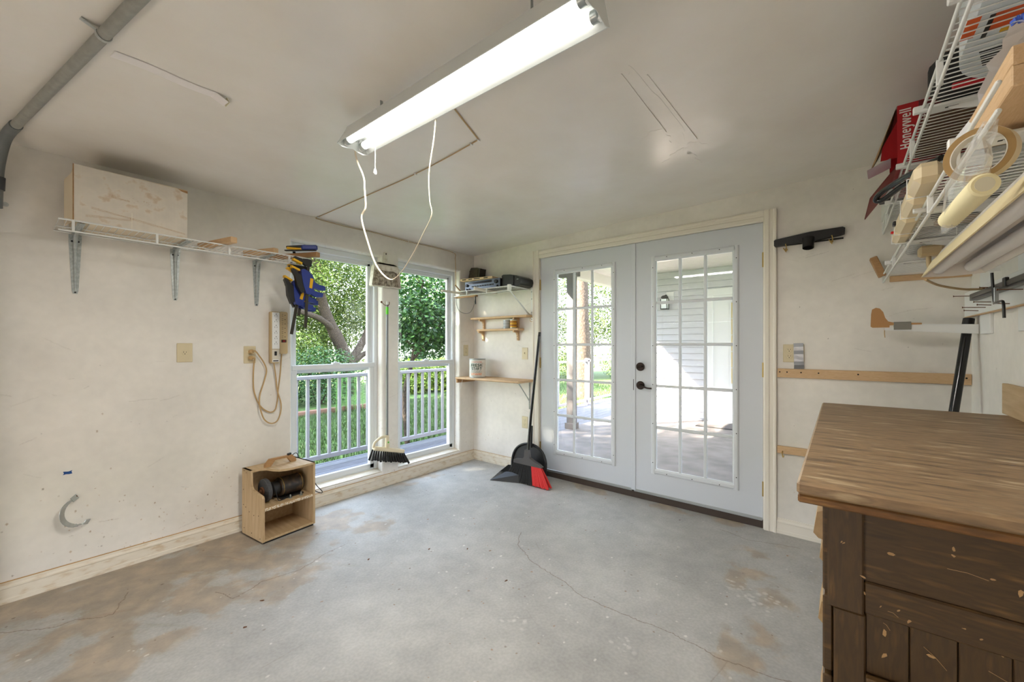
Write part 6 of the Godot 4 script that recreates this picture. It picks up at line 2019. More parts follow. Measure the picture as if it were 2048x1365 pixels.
func build_broom() -> void:
	var o := thing("upright_broom", "long-handled broom with black and red bristles leaning in the corner", "broom", P(-2.19, 0, 2.95))
	var st := S()
	tube(st, [P(-2.21, 0.28, 2.968), P(-2.215, 0.6, 3.02), P(-2.208, 1.36, 3.148)], 0.0125, 14)
	part(o, "pole", st, M.black_gloss)
	st = S()
	tube(st, [P(-2.2085, 1.33, 3.143), P(-2.2078, 1.37, 3.15)], [0.0138, 0.012], 14)
	part(o, "hang_cap", st, M.black)
	# moulded head
	st = S()
	prism(st, Transform3D(Basis(Vector3.RIGHT, Vector3.UP, Vector3.BACK), P(0, 0, 2.975)), PackedVector2Array([Vector2(-2.355, 0.165), Vector2(-2.05, 0.16), Vector2(-2.04, 0.172), Vector2(-2.075, 0.193), Vector2(-2.13, 0.212), Vector2(-2.178, 0.235), Vector2(-2.19, 0.3), Vector2(-2.23, 0.3), Vector2(-2.236, 0.235), Vector2(-2.26, 0.212), Vector2(-2.345, 0.2), Vector2(-2.36, 0.19)]), 0.035)
	part(o, "head", st, mat(rgb(78, 74, 72), 0.5))
	rng.seed = 6
	var red := mat(rgb(216, 44, 42), 0.55)
	for k in 34:
		var t := k / 33.0
		for row in 2:
			var dz := 2.95 + (row - 0.5) * 0.016
			var top := P(lerpf(-2.348, -2.052, t), 0.165, dz)
			var end := P(lerpf(-2.432, -1.95, t) + rng.randf_range(-0.004, 0.004), 0.004 + rng.randf_range(0.0, 0.01), 2.935 + (row - 0.5) * 0.05)
			st = S()
			tube(st, [top, top.lerp(end, 0.5) + Vector3(0, 0.004, 0), end], [0.0045, 0.0065, 0.0075], 5)
			part(o, "bristle_tuft", st, red if t > 0.66 else M.black_matte, "bright red bristles" if t > 0.66 else "")
	# lobby dustpan behind it
	o = thing("lobby_dustpan", "black upright dustpan with rounded back standing behind the broom", "dustpan", P(-2.3, 0, 3.05))
	st = S()
	var arch := PackedVector2Array()
	for k in 19:
		var a := PI * k / 18.0
		arch.append(Vector2(-2.265 + cos(a) * 0.195, 0.13 + pow(sin(a), 0.8) * 0.195))
	arch.append(Vector2(-2.45, 0.01))
	arch.append(Vector2(-2.08, 0.01))
	var tilt := Transform3D(Basis(Vector3.RIGHT, -0.12), P(0, 0, 3.045))
	prism(st, tilt, arch, 0.006)
	part(o, "back", st, M.black)
	st = S()
	var ring := []
	for k in 19:
		ring.append(tilt * Vector3(arch[k].x, arch[k].y, 0.012))
	ring.insert(0, tilt * Vector3(-2.075, 0.02, 0.012))
	ring.append(tilt * Vector3(-2.455, 0.02, 0.012))
	tube(st, ring, 0.011, 8)
	part(o, "rim", st, M.black)
	st = S()
	# scoop: base and low walls, open to the left
	var grey := mat(rgb(58, 56, 55), 0.5)
	prism(st, Transform3D(Basis(Vector3.RIGHT, Vector3(0, 0, -1), Vector3.UP), P(0, 0, 0)), PackedVector2Array([Vector2(-2.52, 2.80), Vector2(-2.2, 2.93), Vector2(-2.2, 3.1), Vector2(-2.62, 3.06)]), 0.006)
	part(o, "scoop", st, grey)
	st = S()
	quad(st, P(-2.52, 0.006, 2.80), P(-2.2, 0.006, 2.93), P(-2.2, 0.09, 2.955), P(-2.42, 0.075, 2.905), Vector3.BACK)
	quad(st, P(-2.52, 0.006, 2.805), P(-2.2, 0.006, 2.935), P(-2.2, 0.09, 2.96), P(-2.42, 0.075, 2.91), Vector3.FORWARD)
	part(o, "side_wall", st, M.black)
	st = S()
	quad(st, P(-2.62, 0.006, 3.06), P(-2.2, 0.006, 3.1), P(-2.2, 0.1, 3.1), P(-2.52, 0.085, 3.06), Vector3.BACK)
	quad(st, P(-2.62, 0.006, 3.066), P(-2.2, 0.006, 3.106), P(-2.2, 0.1, 3.106), P(-2.52, 0.085, 3.066), Vector3.FORWARD)
	part(o, "side_wall", st, M.black)
	st = S()
	tube(st, [P(-2.235, 0.3, 3.05), P(-2.236, 0.46, 3.06), P(-2.234, 0.5, 3.062)], [0.012, 0.012, 0.009], 10)
	part(o, "handle", st, M.black)

func build_litter() -> void:
	# a few dry leaf crumbs and chips on the concrete
	rng.seed = 44
	var i := 0
	for q in [[-1.96, 1.62], [-1.78, 1.77], [-2.14, 1.32], [-1.38, 1.66], [-2.05, 0.66], [-2.2, 0.78]]:
		org = P(q[0], 0, q[1])
		var st := S()
		var a := rng.randf() * TAU
		var v := PackedVector2Array()
		for k in 6:
			v.append(Vector2(cos(TAU * k / 6.0), 0.45 * sin(TAU * k / 6.0)).rotated(a) * rng.randf_range(0.006, 0.013))
		prism(st, Transform3D(Basis(Vector3.RIGHT, Vector3(0, 0, -1), Vector3.UP), org), v, 0.002)
		solo("leaf_crumb", "tiny brown crumb of dry leaf lying on the concrete floor", "debris", org, st, M.rust, "crumbs on the floor")
		i += 1

func shelf_arm(label: String, y: float, d: float) -> void:
	var o := thing("shelf_bracket", label, "bracket", P(RX, y - 0.05, d), "white steel brackets of the right-hand shelves")
	var st := S()
	box(st, 0.20, RX, y - 0.014, y - 0.006, d - 0.026, d + 0.026, 0.002)
	part(o, "arm", st, M.wire_white)
	part(o, "slot", B(0.235, 0.262, y - 0.0146, y - 0.0138, d - 0.003, d + 0.003), M.hole)
	st = S()
	prism(st, Transform3D(Basis(Vector3.LEFT, Vector3.UP, Vector3.FORWARD), P(RX, y - 0.014, d - 0.002)), PackedVector2Array([Vector2(0, 0), Vector2(0.3, 0), Vector2(0.29, -0.008), Vector2(0.02, -0.07), Vector2(0, -0.07)]), 0.004)
	part(o, "web", st, M.wire_white)
	part(o, "lip_hook", B(0.168, 0.202, y - 0.012, y + 0.008, d - 0.008, d + 0.008, 0.002), M.wire_white)

func build_right() -> void:
	var D := Vector3(0, 0, -1)
	wire_shelf("wire_shelf", "upper white wire shelf on the right wall loaded with boxes under the ceiling", P(RX, 1.952, 0.9), D, Vector3.LEFT, 2.3, 0.351, 0.058, [0.55, 1.05, 1.55, 2.05, 2.27], 0.004, 0.0017)
	wire_shelf("wire_shelf", "lower white wire shelf on the right wall above the unlit tube light", P(RX, 1.656, 0.966), D, Vector3.LEFT, 2.234, 0.351, 0.044, [0.3, 0.62, 1.6, 2.2], 0.004, 0.0017, 0.35)
	for q in [[1.2, "below the white appliance"], [1.71, "below the black bag"], [2.2, "below the red carton"], [2.72, "near the door wall"]]:
		shelf_arm("white steel bracket under the upper right-hand wire shelf, " + q[1], 1.952, q[0])
	for q in [[1.2, "by the pine boards"], [1.71, "beside the adapter strip"], [2.2, "beyond the adapter strip"], [2.72, "near the door wall"]]:
		shelf_arm("white steel bracket under the lower right-hand wire shelf, " + q[1], 1.656, q[0])
	build_upper_items()
	build_lower_items()
	build_under_light()
	build_tool_rail()
	build_door_wall_right()

func build_upper_items() -> void:
	var y := 1.957
	# red carton with open flaps at its left end
	var o := thing("red_carton", "red cardboard carton reading Honeywell with open flaps on the upper wire shelf", "box", P(0.33, y, 2.37))
	var d0 := 2.2
	var d1 := 2.52
	var x0 := 0.172
	var x1 := 0.50
	var y1 := 2.19
	var st := S()
	box(st, x0, x1, y, y1, d0, d0 + 0.004)
	box(st, x0, x1, y, y1, d1 - 0.004, d1)
	box(st, x0, x1, y, y + 0.004, d0 + 0.004, d1 - 0.004)
	box(st, x0, x1, y1 - 0.004, y1, d0 + 0.004, d1 - 0.004)
	box(st, x1 - 0.004, x1, y + 0.004, y1 - 0.004, d0 + 0.004, d1 - 0.004)
	part(o, "walls", st, M.red)
	part(o, "dark_panel", B(0.232, x1 - 0.002, y + 0.002, y1 - 0.002, d0 - 0.0008, d0), mat(rgb(96, 12, 20), 0.4), "darker red half of the printed side")
	letters(o, "lettering", "Honeywell", 0.044, 0.155, P(0.222, 2.016, d0 - 0.0002), Vector3.UP, Vector3.LEFT, mat(rgb(236, 232, 228), 0.5))
	letters(o, "small_lettering", "Smart", 0.016, 0.05, P(0.258, 2.09, d0 - 0.001), Vector3.UP, Vector3.LEFT, mat(rgb(226, 214, 210), 0.5))
	var flap := func(called: String, a: Vector3, b: Vector3, c: Vector3, e: Vector3, m: Material, tx := "") -> void:
		var s := S()
		var n := (b - a).cross(e - a).normalized() * 0.0012
		quad(s, a + n, b + n, c + n, e + n, n)
		quad(s, a - n, b - n, c - n, e - n, -n)
		part(o, called, s, m, tx)
	flap.call("top_flap", P(x0, y1, d0), P(x0, y1, d1), P(0.10, 2.03, d1 - 0.04), P(0.112, 1.995, d0 + 0.01), M.card, "brown inside of the open top flap")
	flap.call("front_flap", P(x0, y + 0.03, d0), P(x0, y1 - 0.06, d0 + 0.004), P(0.128, 2.03, d0 - 0.02), P(0.122, 1.975, d0 - 0.03), M.red)
	flap.call("bottom_flap", P(x0, y, d0), P(x0, y, d1), P(0.085, 1.83, d1 - 0.02), P(0.092, 1.845, d0), mat(rgb(168, 44, 40), 0.5), "faded red flap hanging down")
	flap.call("instruction_sheet", P(0.082, 1.952, d0 - 0.02), P(0.152, 1.982, d0 - 0.02), P(0.16, 1.984, d0 + 0.1), P(0.09, 1.955, d0 + 0.1), mat(rgb(214, 208, 214), 0.6), "pale printed sheet")
	part(o, "inner_bag", B(0.19, 0.34, y + 0.006, y + 0.15, d0 + 0.02, d1 - 0.1, 0.02), mat(rgb(150, 190, 204), 0.4), "pale blue wrapping inside")
	# brown panel lying on the deck
	o = thing("brown_panel", "dark brown wood-grain panel lying flat on the upper wire shelf", "panel", P(0.36, y, 1.95))
	part(o, "sheet", B(0.205, 0.53, y, y + 0.014, 1.762, 2.16, 0.001), mat(rgb(88, 58, 34), 0.6))
	part(o, "yellow_edge", B(0.205, 0.53, y - 0.0006, y + 0.003, 2.08, 2.088), M.yellow, "thin yellow stripe")
	# white appliance with orange labels
	o = thing("white_appliance", "rounded white plastic appliance with orange labels on the upper wire shelf", "appliance", P(0.33, y, 1.43))
	st = S()
	var poly := PackedVector2Array()
	for k in 13:
		var a := lerpf(PI * 0.5, PI, k / 12.0)
		poly.append(Vector2(0.34 + cos(a) * 0.11, 1.48 + sin(a) * 0.16))
	for q in [[0.225, 1.14], [0.52, 1.14], [0.52, 1.6]]:
		poly.append(Vector2(q[0], q[1]))
	prism(st, Transform3D(Basis(Vector3.RIGHT, D_(), Vector3.UP), P(0, y, 0)), poly, 0.2, true)
	part(o, "shell", st, mat(rgb(214, 220, 224), 0.35))
	part(o, "orange_label", B(0.215, 0.236, y - 0.0012, y, 1.315, 1.395), mat(rgb(214, 88, 24), 0.5), "orange label")
	part(o, "orange_label", B(0.258, 0.36, y - 0.0012, y, 1.325, 1.39), mat(rgb(206, 82, 24), 0.5), "orange label")
	part(o, "black_edge", B(0.25, 0.258, y - 0.0012, y, 1.325, 1.41), M.black)
	part(o, "warning_mark", B(0.278, 0.3, y - 0.0014, y - 0.0002, 1.396, 1.408), M.yellow, "yellow warning mark")
	for k in 7:
		part(o, "vent", B(0.26 + 0.003 * k, 0.30 + 0.006 * k, y - 0.0012, y, 1.475 + k * 0.012, 1.479 + k * 0.012), M.hole)
	part(o, "seam", B(0.315, 0.318, y - 0.001, y, 1.15, 1.6), M.post)
	# dark bag behind it
	o = thing("black_bag", "soft black bag with red trim squeezed behind the white appliance", "bag", P(0.37, y, 1.69))
	part(o, "body", B(0.2, 0.52, y, y + 0.13, 1.655, 1.745, 0.03), M.black_matte)
	part(o, "trim", B(0.24, 0.34, y + 0.0, y + 0.02, 1.648, 1.656, 0.003), M.red, "red trim")
	# further boxes towards the door wall
	org = P(0.36, y, 2.64)
	solo("flat_carton", "flat red and white carton lying behind the red carton on the upper wire shelf", "box", org, B(0.2, 0.5, y, y + 0.06, 2.555, 2.69, 0.003), mat(rgb(150, 36, 40), 0.5))
	org = P(0.36, y, 2.95)
	solo("white_carton", "white carton at the door-wall end of the upper wire shelf", "box", org, B(0.18, 0.5, y, y + 0.1, 2.78, 3.16, 0.004), mat(rgb(214, 212, 208), 0.6))
	org = P(0.2, y, 2.74)
	solo("black_tray", "thin black tray edge sticking out at the end of the upper wire shelf", "tray", org, B(0.15, 0.24, y, y + 0.014, 2.70, 2.772, 0.003), M.black)

func D_() -> Vector3:
	return Vector3(0, 0, -1)

func build_lower_items() -> void:
	var y := 1.661
	# pair of boards
	for q in [[0.0, 0.034, "lower of two short square-cut pine boards on the lower wire shelf"], [0.0345, 0.066, "upper of two short square-cut pine boards on the lower wire shelf"]]:
		org = P(0.29, y + q[0], 1.15)
		solo("pine_board", q[2], "wood", org, B(0.212, 0.40, y + q[0], y + q[1], 1.008, 1.287, 0.002), M.pine_z)
	# plastic carrier bag
	var o := thing("plastic_bag", "crumpled white plastic bag with blue print on the lower wire shelf", "bag", P(0.34, 1.73, 1.1))
	rng.seed = 8
	var st := S()
	var nu := 10
	var nv := 8
	var grid := []
	for i in nu + 1:
		var row := []
		for j in nv + 1:
			var u := float(i) / nu
			var v := float(j) / nv
			row.append(P(lerpf(0.225, 0.46, v) + rng.randf_range(-0.008, 0.008), 1.735 + 0.16 * sin(PI * clampf(u * 0.9 + 0.08, 0, 1)) * (0.4 + 0.6 * v) + rng.randf_range(-0.008, 0.008), lerpf(1.0, 1.32, u) + rng.randf_range(-0.006, 0.006)))
		grid.append(row)
	for i in nu:
		for j in nv:
			quad(st, grid[i][j], grid[i + 1][j], grid[i + 1][j + 1], grid[i][j + 1], Vector3.UP)
	var film := mat(rgb(232, 232, 234), 0.35)
	film.backlight_enabled = true
	film.backlight = rgb(120, 120, 120)
	film.cull_mode = BaseMaterial3D.CULL_DISABLED
	part(o, "film", st, film)
	st = S()
	quad(st, P(0.228, 1.738, 1.18), P(0.232, 1.742, 1.32), P(0.2, 1.72, 1.38), P(0.205, 1.70, 1.30), Vector3.LEFT)
	part(o, "torn_edge", st, film)
	var blue := mat(rgb(60, 92, 190), 0.5)
	st = S()
	for k in 34:
		var u := rng.randf_range(0.06, 0.3)
		var v := rng.randf_range(0.05, 0.5)
		var p := P(lerpf(0.225, 0.46, v) - 0.012, 1.742 + 0.16 * sin(PI * (u * 0.9 + 0.08)) * (0.4 + 0.6 * v), lerpf(1.0, 1.32, u))
		obox(st, Transform3D(Basis(Vector3(rng.randfn(), rng.randfn(), rng.randfn()).normalized(), 0.4), p), Vector3(0.003, 0.008, 0.012))
	var pr := part(o, "blue_print", st, blue, "blue printed letters")
	pr.set_meta("kind", "stuff")
	# masking tape roll hanging on the shelf end
	var n := P(TAPE_N.x, TAPE_N.y, TAPE_N.z).normalized()
	var c := P(0.191, 1.584, 1.077)
	o = thing("tape_roll", "wide roll of masking tape hanging on the end of the lower wire shelf", "tape", c)
	var yb := n
	var xb := yb.cross(Vector3.UP).normalized()
	var xf := Transform3D(Basis(xb, yb, xb.cross(yb)), c - n * 0.01)
	st = S()
	lathe(st, xf, [Vector2(0.0355, 0.0), Vector2(0.045, 0.0), Vector2(0.045, 0.02), Vector2(0.0355, 0.02)], 48)
	part(o, "tape", st, mat(rgb(222, 206, 176), 0.6))
	st = S()
	lathe(st, xf, [Vector2(0.0355, 0.0202), Vector2(0.0447, 0.0202), Vector2(0.0447, 0.0206), Vector2(0.0355, 0.0206)], 48)
	part(o, "tape_edge", st, mat(rgb(150, 118, 68), 0.7), "brown edge of the wound tape")
	st = S()
	lathe(st, xf, [Vector2(0.0353, 0.0), Vector2(0.0338, 0.0), Vector2(0.0338, 0.0208), Vector2(0.0353, 0.0208)], 48)
	part(o, "core", st, mat(rgb(214, 208, 196), 0.7))
	# clear bag with a paint roller cover
	o = thing("roller_cover", "cream paint roller cover inside a clear plastic bag hanging on the wire shelf", "paint roller", P(0.17, 1.49, 1.09))
	st = S()
	var ra := P(0.172, 1.496, 0.945)
	var rb := P(0.172, 1.504, 1.205)
	cyl(st, ra, rb, 0.0175, 22, 0.003)
	part(o, "nap", st, mat(rgb(232, 220, 176), 0.85))
	st = S()
	cyl(st, ra.lerp(rb, -0.006), ra, 0.011, 14)
	part(o, "core", st, mat(rgb(214, 206, 180), 0.7))
	o = thing("clear_bag", "clear plastic bag gathered on the shelf rail round the paint roller cover", "bag", P(0.17, 1.485, 1.09))
	var clear := mat(Color(0.95, 0.96, 0.97, 0.16), 0.12)
	clear.transparency = BaseMaterial3D.TRANSPARENCY_ALPHA
	clear.cull_mode = BaseMaterial3D.CULL_DISABLED
	rng.seed = 12
	st = S()
	var rings := []
	var centres := [P(0.19, 1.612, 1.01), P(0.186, 1.6, 1.02), P(0.18, 1.58, 1.05), P(0.174, 1.555, 1.085), P(0.172, 1.525, 1.09), P(0.172, 1.505, 1.10), P(0.172, 1.486, 1.18)]
	var long := [0.01, 0.025, 0.07, 0.125, 0.15, 0.145, 0.01]
	var thick := [0.008, 0.012, 0.016, 0.02, 0.021, 0.017, 0.003]
	for i in centres.size():
		var ring := []
		for k in 18:
			var a := TAU * k / 18.0
			ring.append(centres[i] + Vector3(0, -0.13, -1).normalized() * cos(a) * long[i] + Vector3(1, 0.2, 0).normalized() * sin(a) * thick[i] + Vector3(rng.randfn(), rng.randfn(), rng.randfn()) * 0.002)
		rings.append(ring)
	for i in centres.size() - 1:
		for k in 18:
			var l := (k + 1) % 18
			quad(st, rings[i][k], rings[i][l], rings[i + 1][l], rings[i + 1][k], rings[i][k] - centres[i])
	part(o, "film", st, clear)
	# chain of cream adapters tied to the lip
	o = thing("adapter_strip", "cream stepped multi-socket adapter strip zip-tied along the lower wire shelf lip", "power strip", P(0.17, 1.64, 1.85))
	for q in [[1.48, 1.64, 1.668, 1.722, 0.148], [1.64, 1.84, 1.656, 1.712, 0.15], [1.84, 2.05, 1.65, 1.702, 0.152], [2.05, 2.22, 1.646, 1.692, 0.156]]:
		part(o, "block", B(q[4], 0.205, q[2], q[3], q[0] + 0.002, q[1] - 0.002, 0.014), mat(rgb(216, 198, 162), 0.45))
	for q in [[1.62, 0.148, 1.668, 1.722], [1.81, 0.15, 1.656, 1.712], [2.03, 0.152, 1.65, 1.702], [2.18, 0.156, 1.646, 1.692]]:
		part(o, "zip_tie", _ring_box(q[1], 0.205, q[2] - 0.002, q[3], q[0], 0.003), M.white)
	part(o, "rocker_switch", B(0.144, 0.154, 1.674, 1.69, 1.98, 2.01, 0.003), M.black)
	part(o, "red_lamp", B(0.148, 0.158, 1.674, 1.683, 2.12, 2.135, 0.002), mat(rgb(190, 30, 30), 0.3))
	o = thing("black_pliers", "curved black plastic grip of a tool lying on the cream adapter strip", "tool", P(0.18, 1.72, 1.7))
	st = S()
	tube(st, spline([P(0.20, 1.728, 1.50), P(0.165, 1.733, 1.58), P(0.125, 1.735, 1.68), P(0.095, 1.728, 1.74), P(0.088, 1.715, 1.76), P(0.105, 1.712, 1.75), P(0.14, 1.723, 1.68), P(0.17, 1.726, 1.62)], 5), 0.008, 8)
	part(o, "loop", st, M.black_gloss)
	# plug and cable below the deck
	o = thing("hanging_plug", "tan plug with a bent cable hanging under the lower wire shelf", "plug", P(0.28, 1.52, 2.3))
	part(o, "adapter", B(0.24, 0.31, 1.60, 1.640, 2.26, 2.32, 0.008), M.tan_plastic)
	st = S()
	tube(st, spline([P(0.27, 1.605, 2.29), P(0.27, 1.57, 2.285), P(0.275, 1.54, 2.27), P(0.285, 1.53, 2.22), P(0.29, 1.545, 2.12)], 5), 0.008, 8)
	part(o, "cable", st, M.tan_plastic)
	# wood and tools lying on the lower deck
	org = P(0.37, y, 2.0)
	solo("tan_lath", "short tan lath lying on the lower wire shelf seen through its wires", "wood", org, B(0.25, 0.52, y, y + 0.012, 1.96, 2.02, 0.001), M.old_x)
	org = P(0.42, y, 1.55)
	solo("tan_lath", "wide tan lath lying against the wall on the lower wire shelf", "wood", org, B(0.36, 0.53, y, y + 0.014, 1.44, 1.5, 0.001), M.pine_x)
	org = P(0.4, y, 2.45)
	solo("black_tool_case", "black tool case lying on the lower wire shelf", "case", org, B(0.23, 0.53, y, y + 0.06, 2.3, 2.6, 0.008), M.black)
	org = P(0.38, y, 1.87)
	solo("black_pad", "flat black pad lying on the lower wire shelf by the bracket", "pad", org, B(0.23, 0.53, y, y + 0.02, 1.76, 1.92, 0.004), M.black_matte)
	# wooden ledger on the door wall and block on the shelf end
	o = thing("shelf_ledger", "pine ledger on the door wall under the end of the lower wire shelf", "wood", P(0.36, 1.6, FD))
	part(o, "strip", B(0.22, RX, 1.615, 1.648, FD - 0.018, FD, 0.002), M.pine_x)
	org = P(0.15, 1.66, 3.16)
	var sb := S()
	obox(sb, Transform3D(Basis(Vector3.BACK, 0.35), P(0.165, 1.70, 3.16)), Vector3(0.034, 0.12, 0.06), 0.003)
	solo("wood_block", "small brown wood block leaning at the door-wall end of the lower wire shelf", "wood", org, sb, M.old_x)

const TAPE_N := Vector3(-0.463, -0.081, -0.882)

func _ring_box(x0: float, x1: float, y0: float, y1: float, d: float, w: float) -> SurfaceTool:
	var st := S()
	box(st, x0, x1, y0, y0 + 0.002, d, d + w)
	box(st, x0, x1, y1, y1 + 0.002, d, d + w)
	box(st, x0 - 0.002, x0, y0, y1 + 0.002, d, d + w)
	box(st, x1, x1 + 0.002, y0, y1 + 0.002, d, d + w)
	return st

func build_under_light() -> void:
	var d0 := 0.92
	var d1 := 2.13
	var o := thing("under_shelf_light", "unlit white two-tube light fixture with cream edges hung under the right-hand shelf", "light", P(0.31, 1.5, 1.52))
	var fr := Transform3D(Basis(Vector3.RIGHT, Vector3.UP, Vector3.BACK), P(0, 0, d1))
	var st := S()
	prism(st, fr, PackedVector2Array([Vector2(0.233, 1.502), Vector2(0.237, 1.502), Vector2(0.268, 1.552), Vector2(0.29, 1.558), Vector2(0.296, 1.538), Vector2(0.328, 1.538), Vector2(0.334, 1.558), Vector2(0.356, 1.552), Vector2(0.387, 1.502), Vector2(0.391, 1.502), Vector2(0.36, 1.556), Vector2(0.34, 1.594), Vector2(0.284, 1.594), Vector2(0.264, 1.556)]), d1 - d0)
	part(o, "reflector", st, mat(rgb(222, 216, 208), 0.4))
	st = S()
	prism(st, fr, PackedVector2Array([Vector2(0.231, 1.50), Vector2(0.235, 1.50), Vector2(0.264, 1.558), Vector2(0.26, 1.558)]), d1 - d0)
	part(o, "cream_edge", st, mat(rgb(224, 208, 166), 0.5), "yellowed cream outer edge")
	part(o, "end_plate", _end_plate(d1), mat(rgb(222, 216, 208), 0.4))
	for x in [0.272, 0.352]:
		st = S()
		cyl(st, P(x, 1.522, d0 + 0.03), P(x, 1.522, d1 - 0.03), 0.0185, 18, 0.006)
		part(o, "tube", st, M.tube_off, "unlit fluorescent tube")
	st = S()
	tube(st, [P(0.262, 1.595, 1.75), P(0.262, 1.656, 1.75)], 0.0015, 5)
	part(o, "hanger", st, M.wire_white)
	st = S()
	tube(st, [P(0.31, 1.594, 2.05), P(0.31, 1.656, 2.05)], 0.0015, 5)
	part(o, "hanger", st, M.wire_white)
	# cable draped to the wall
	st = S()
	tube(st, spline([P(0.262, 1.51, 2.3), P(0.33, 1.502, 2.5), P(0.44, 1.498, 2.7), P(0.53, 1.512, 2.85)], 5), 0.005, 7)
	part(o, "cable", st, M.tan_cord)

func _end_plate(d: float) -> SurfaceTool:
	var st := S()
	prism(st, Transform3D(Basis(Vector3.RIGHT, Vector3.UP, Vector3.BACK), P(0, 0, d)), PackedVector2Array([Vector2(0.233, 1.50), Vector2(0.312, 1.496), Vector2(0.391, 1.50), Vector2(0.36, 1.556), Vector2(0.34, 1.594), Vector2(0.284, 1.594), Vector2(0.264, 1.556)]), 0.003)
	return st

func build_tool_rail() -> void:
	# white uprights and the nail board on the right wall
	for q in [[2.82, 2.99, "white painted wood upright on the right wall by the corner"], [2.3, 2.44, "white painted wood upright on the right wall further from the corner"]]:
		org = P(RX, 1.3, (q[0] + q[1]) / 2)
		solo("wall_upright", q[2], "wood", org, B(RX - 0.012, RX, 1.302, 1.62, q[0], q[1], 0.002), M.white)
	var o := thing("nail_board", "white painted board with rows of long nails along the right wall", "board", P(RX - 0.02, 1.4, 2.1))
	part(o, "plank", B(RX - 0.030, RX - 0.012, 1.398, 1.525, 0.6, 3.2, 0.002), M.white)
	part(o, "raw_edge", B(RX - 0.030, RX - 0.012, 1.394, 1.398, 0.6, 3.2), M.pine_z, "bare wood lower edge")
	rng.seed = 9
	for q in [[1.49, 2.985, 0.07], [1.508, 2.80, 0.075], [1.437, 2.70, 0.05], [1.424, 2.70, 0.04], [1.42, 2.79, 0.07], [1.413, 2.915, 0.045], [1.41, 2.45, 0.04], [1.49, 2.6, 0.05], [1.45, 2.3, 0.06]]:
		var st := S()
		var a := P(RX - 0.03, q[0], q[1])
		var b := P(RX - 0.03 - q[2], q[0] + 0.004, q[1] + 0.004)
		tube(st, [a, b], 0.0018, 7)
		cyl(st, b, b + Vector3(-0.002, 0, 0), 0.004, 8)
		part(o, "nail", st, M.rust)
	o = thing("drawer_slide", "dark grey metal drawer slide resting on the nails of the white board", "slide", P(RX - 0.05, 1.47, 2.5))
	part(o, "channel", B(RX - 0.058, RX - 0.032, 1.462, 1.494, 1.9, 2.92, 0.002), mat(rgb(70, 70, 70), 0.35, 0.6))
	part(o, "inner_rail", B(RX - 0.064, RX - 0.058, 1.470, 1.488, 1.95, 2.86, 0.001), mat(rgb(48, 48, 48), 0.3, 0.6))
	part(o, "end_stop", B(RX - 0.068, RX - 0.056, 1.468, 1.502, 2.33, 2.36, 0.002), M.black)
	o = thing("crank_rod", "bent black steel crank rod hanging from a nail on the white board", "tool", P(RX - 0.09, 1.35, 2.3))
	var st := S()
	tube(st, spline([P(0.45, 1.525, 2.37), P(0.451, 1.46, 2.36), P(0.452, 1.415, 2.35), P(0.45, 1.407, 2.33), P(0.45, 1.408, 2.27), P(0.45, 1.404, 2.235), P(0.45, 1.385, 2.225), P(0.45, 1.345, 2.22)], 4), 0.0045, 8)
	part(o, "rod", st, mat(rgb(60, 60, 60), 0.3, 0.7))
	st = S()
	bar(st, P(0.452, 1.41, 2.325), P(0.452, 1.465, 2.325), 0.008, 0.012, Vector3.RIGHT, 0.001)
	part(o, "clip", st, M.steel)
	# black wand leaning in the corner
	o = thing("vacuum_wand", "glossy black vacuum wand leaning in the right-hand corner behind the bench", "pipe", P(0.33, 0, 2.75))
	st = S()
	tube(st, [P(0.31, 0.0, 2.80), P(0.506, 1.36, 3.088)], 0.019, 20)
	part(o, "tube", st, M.black_gloss)
	st = S()
	tube(st, [P(0.5045, 1.35, 3.086), P(0.5095, 1.384, 3.093)], [0.0225, 0.0215], 20)
	part(o, "end_cap", st, M.black)

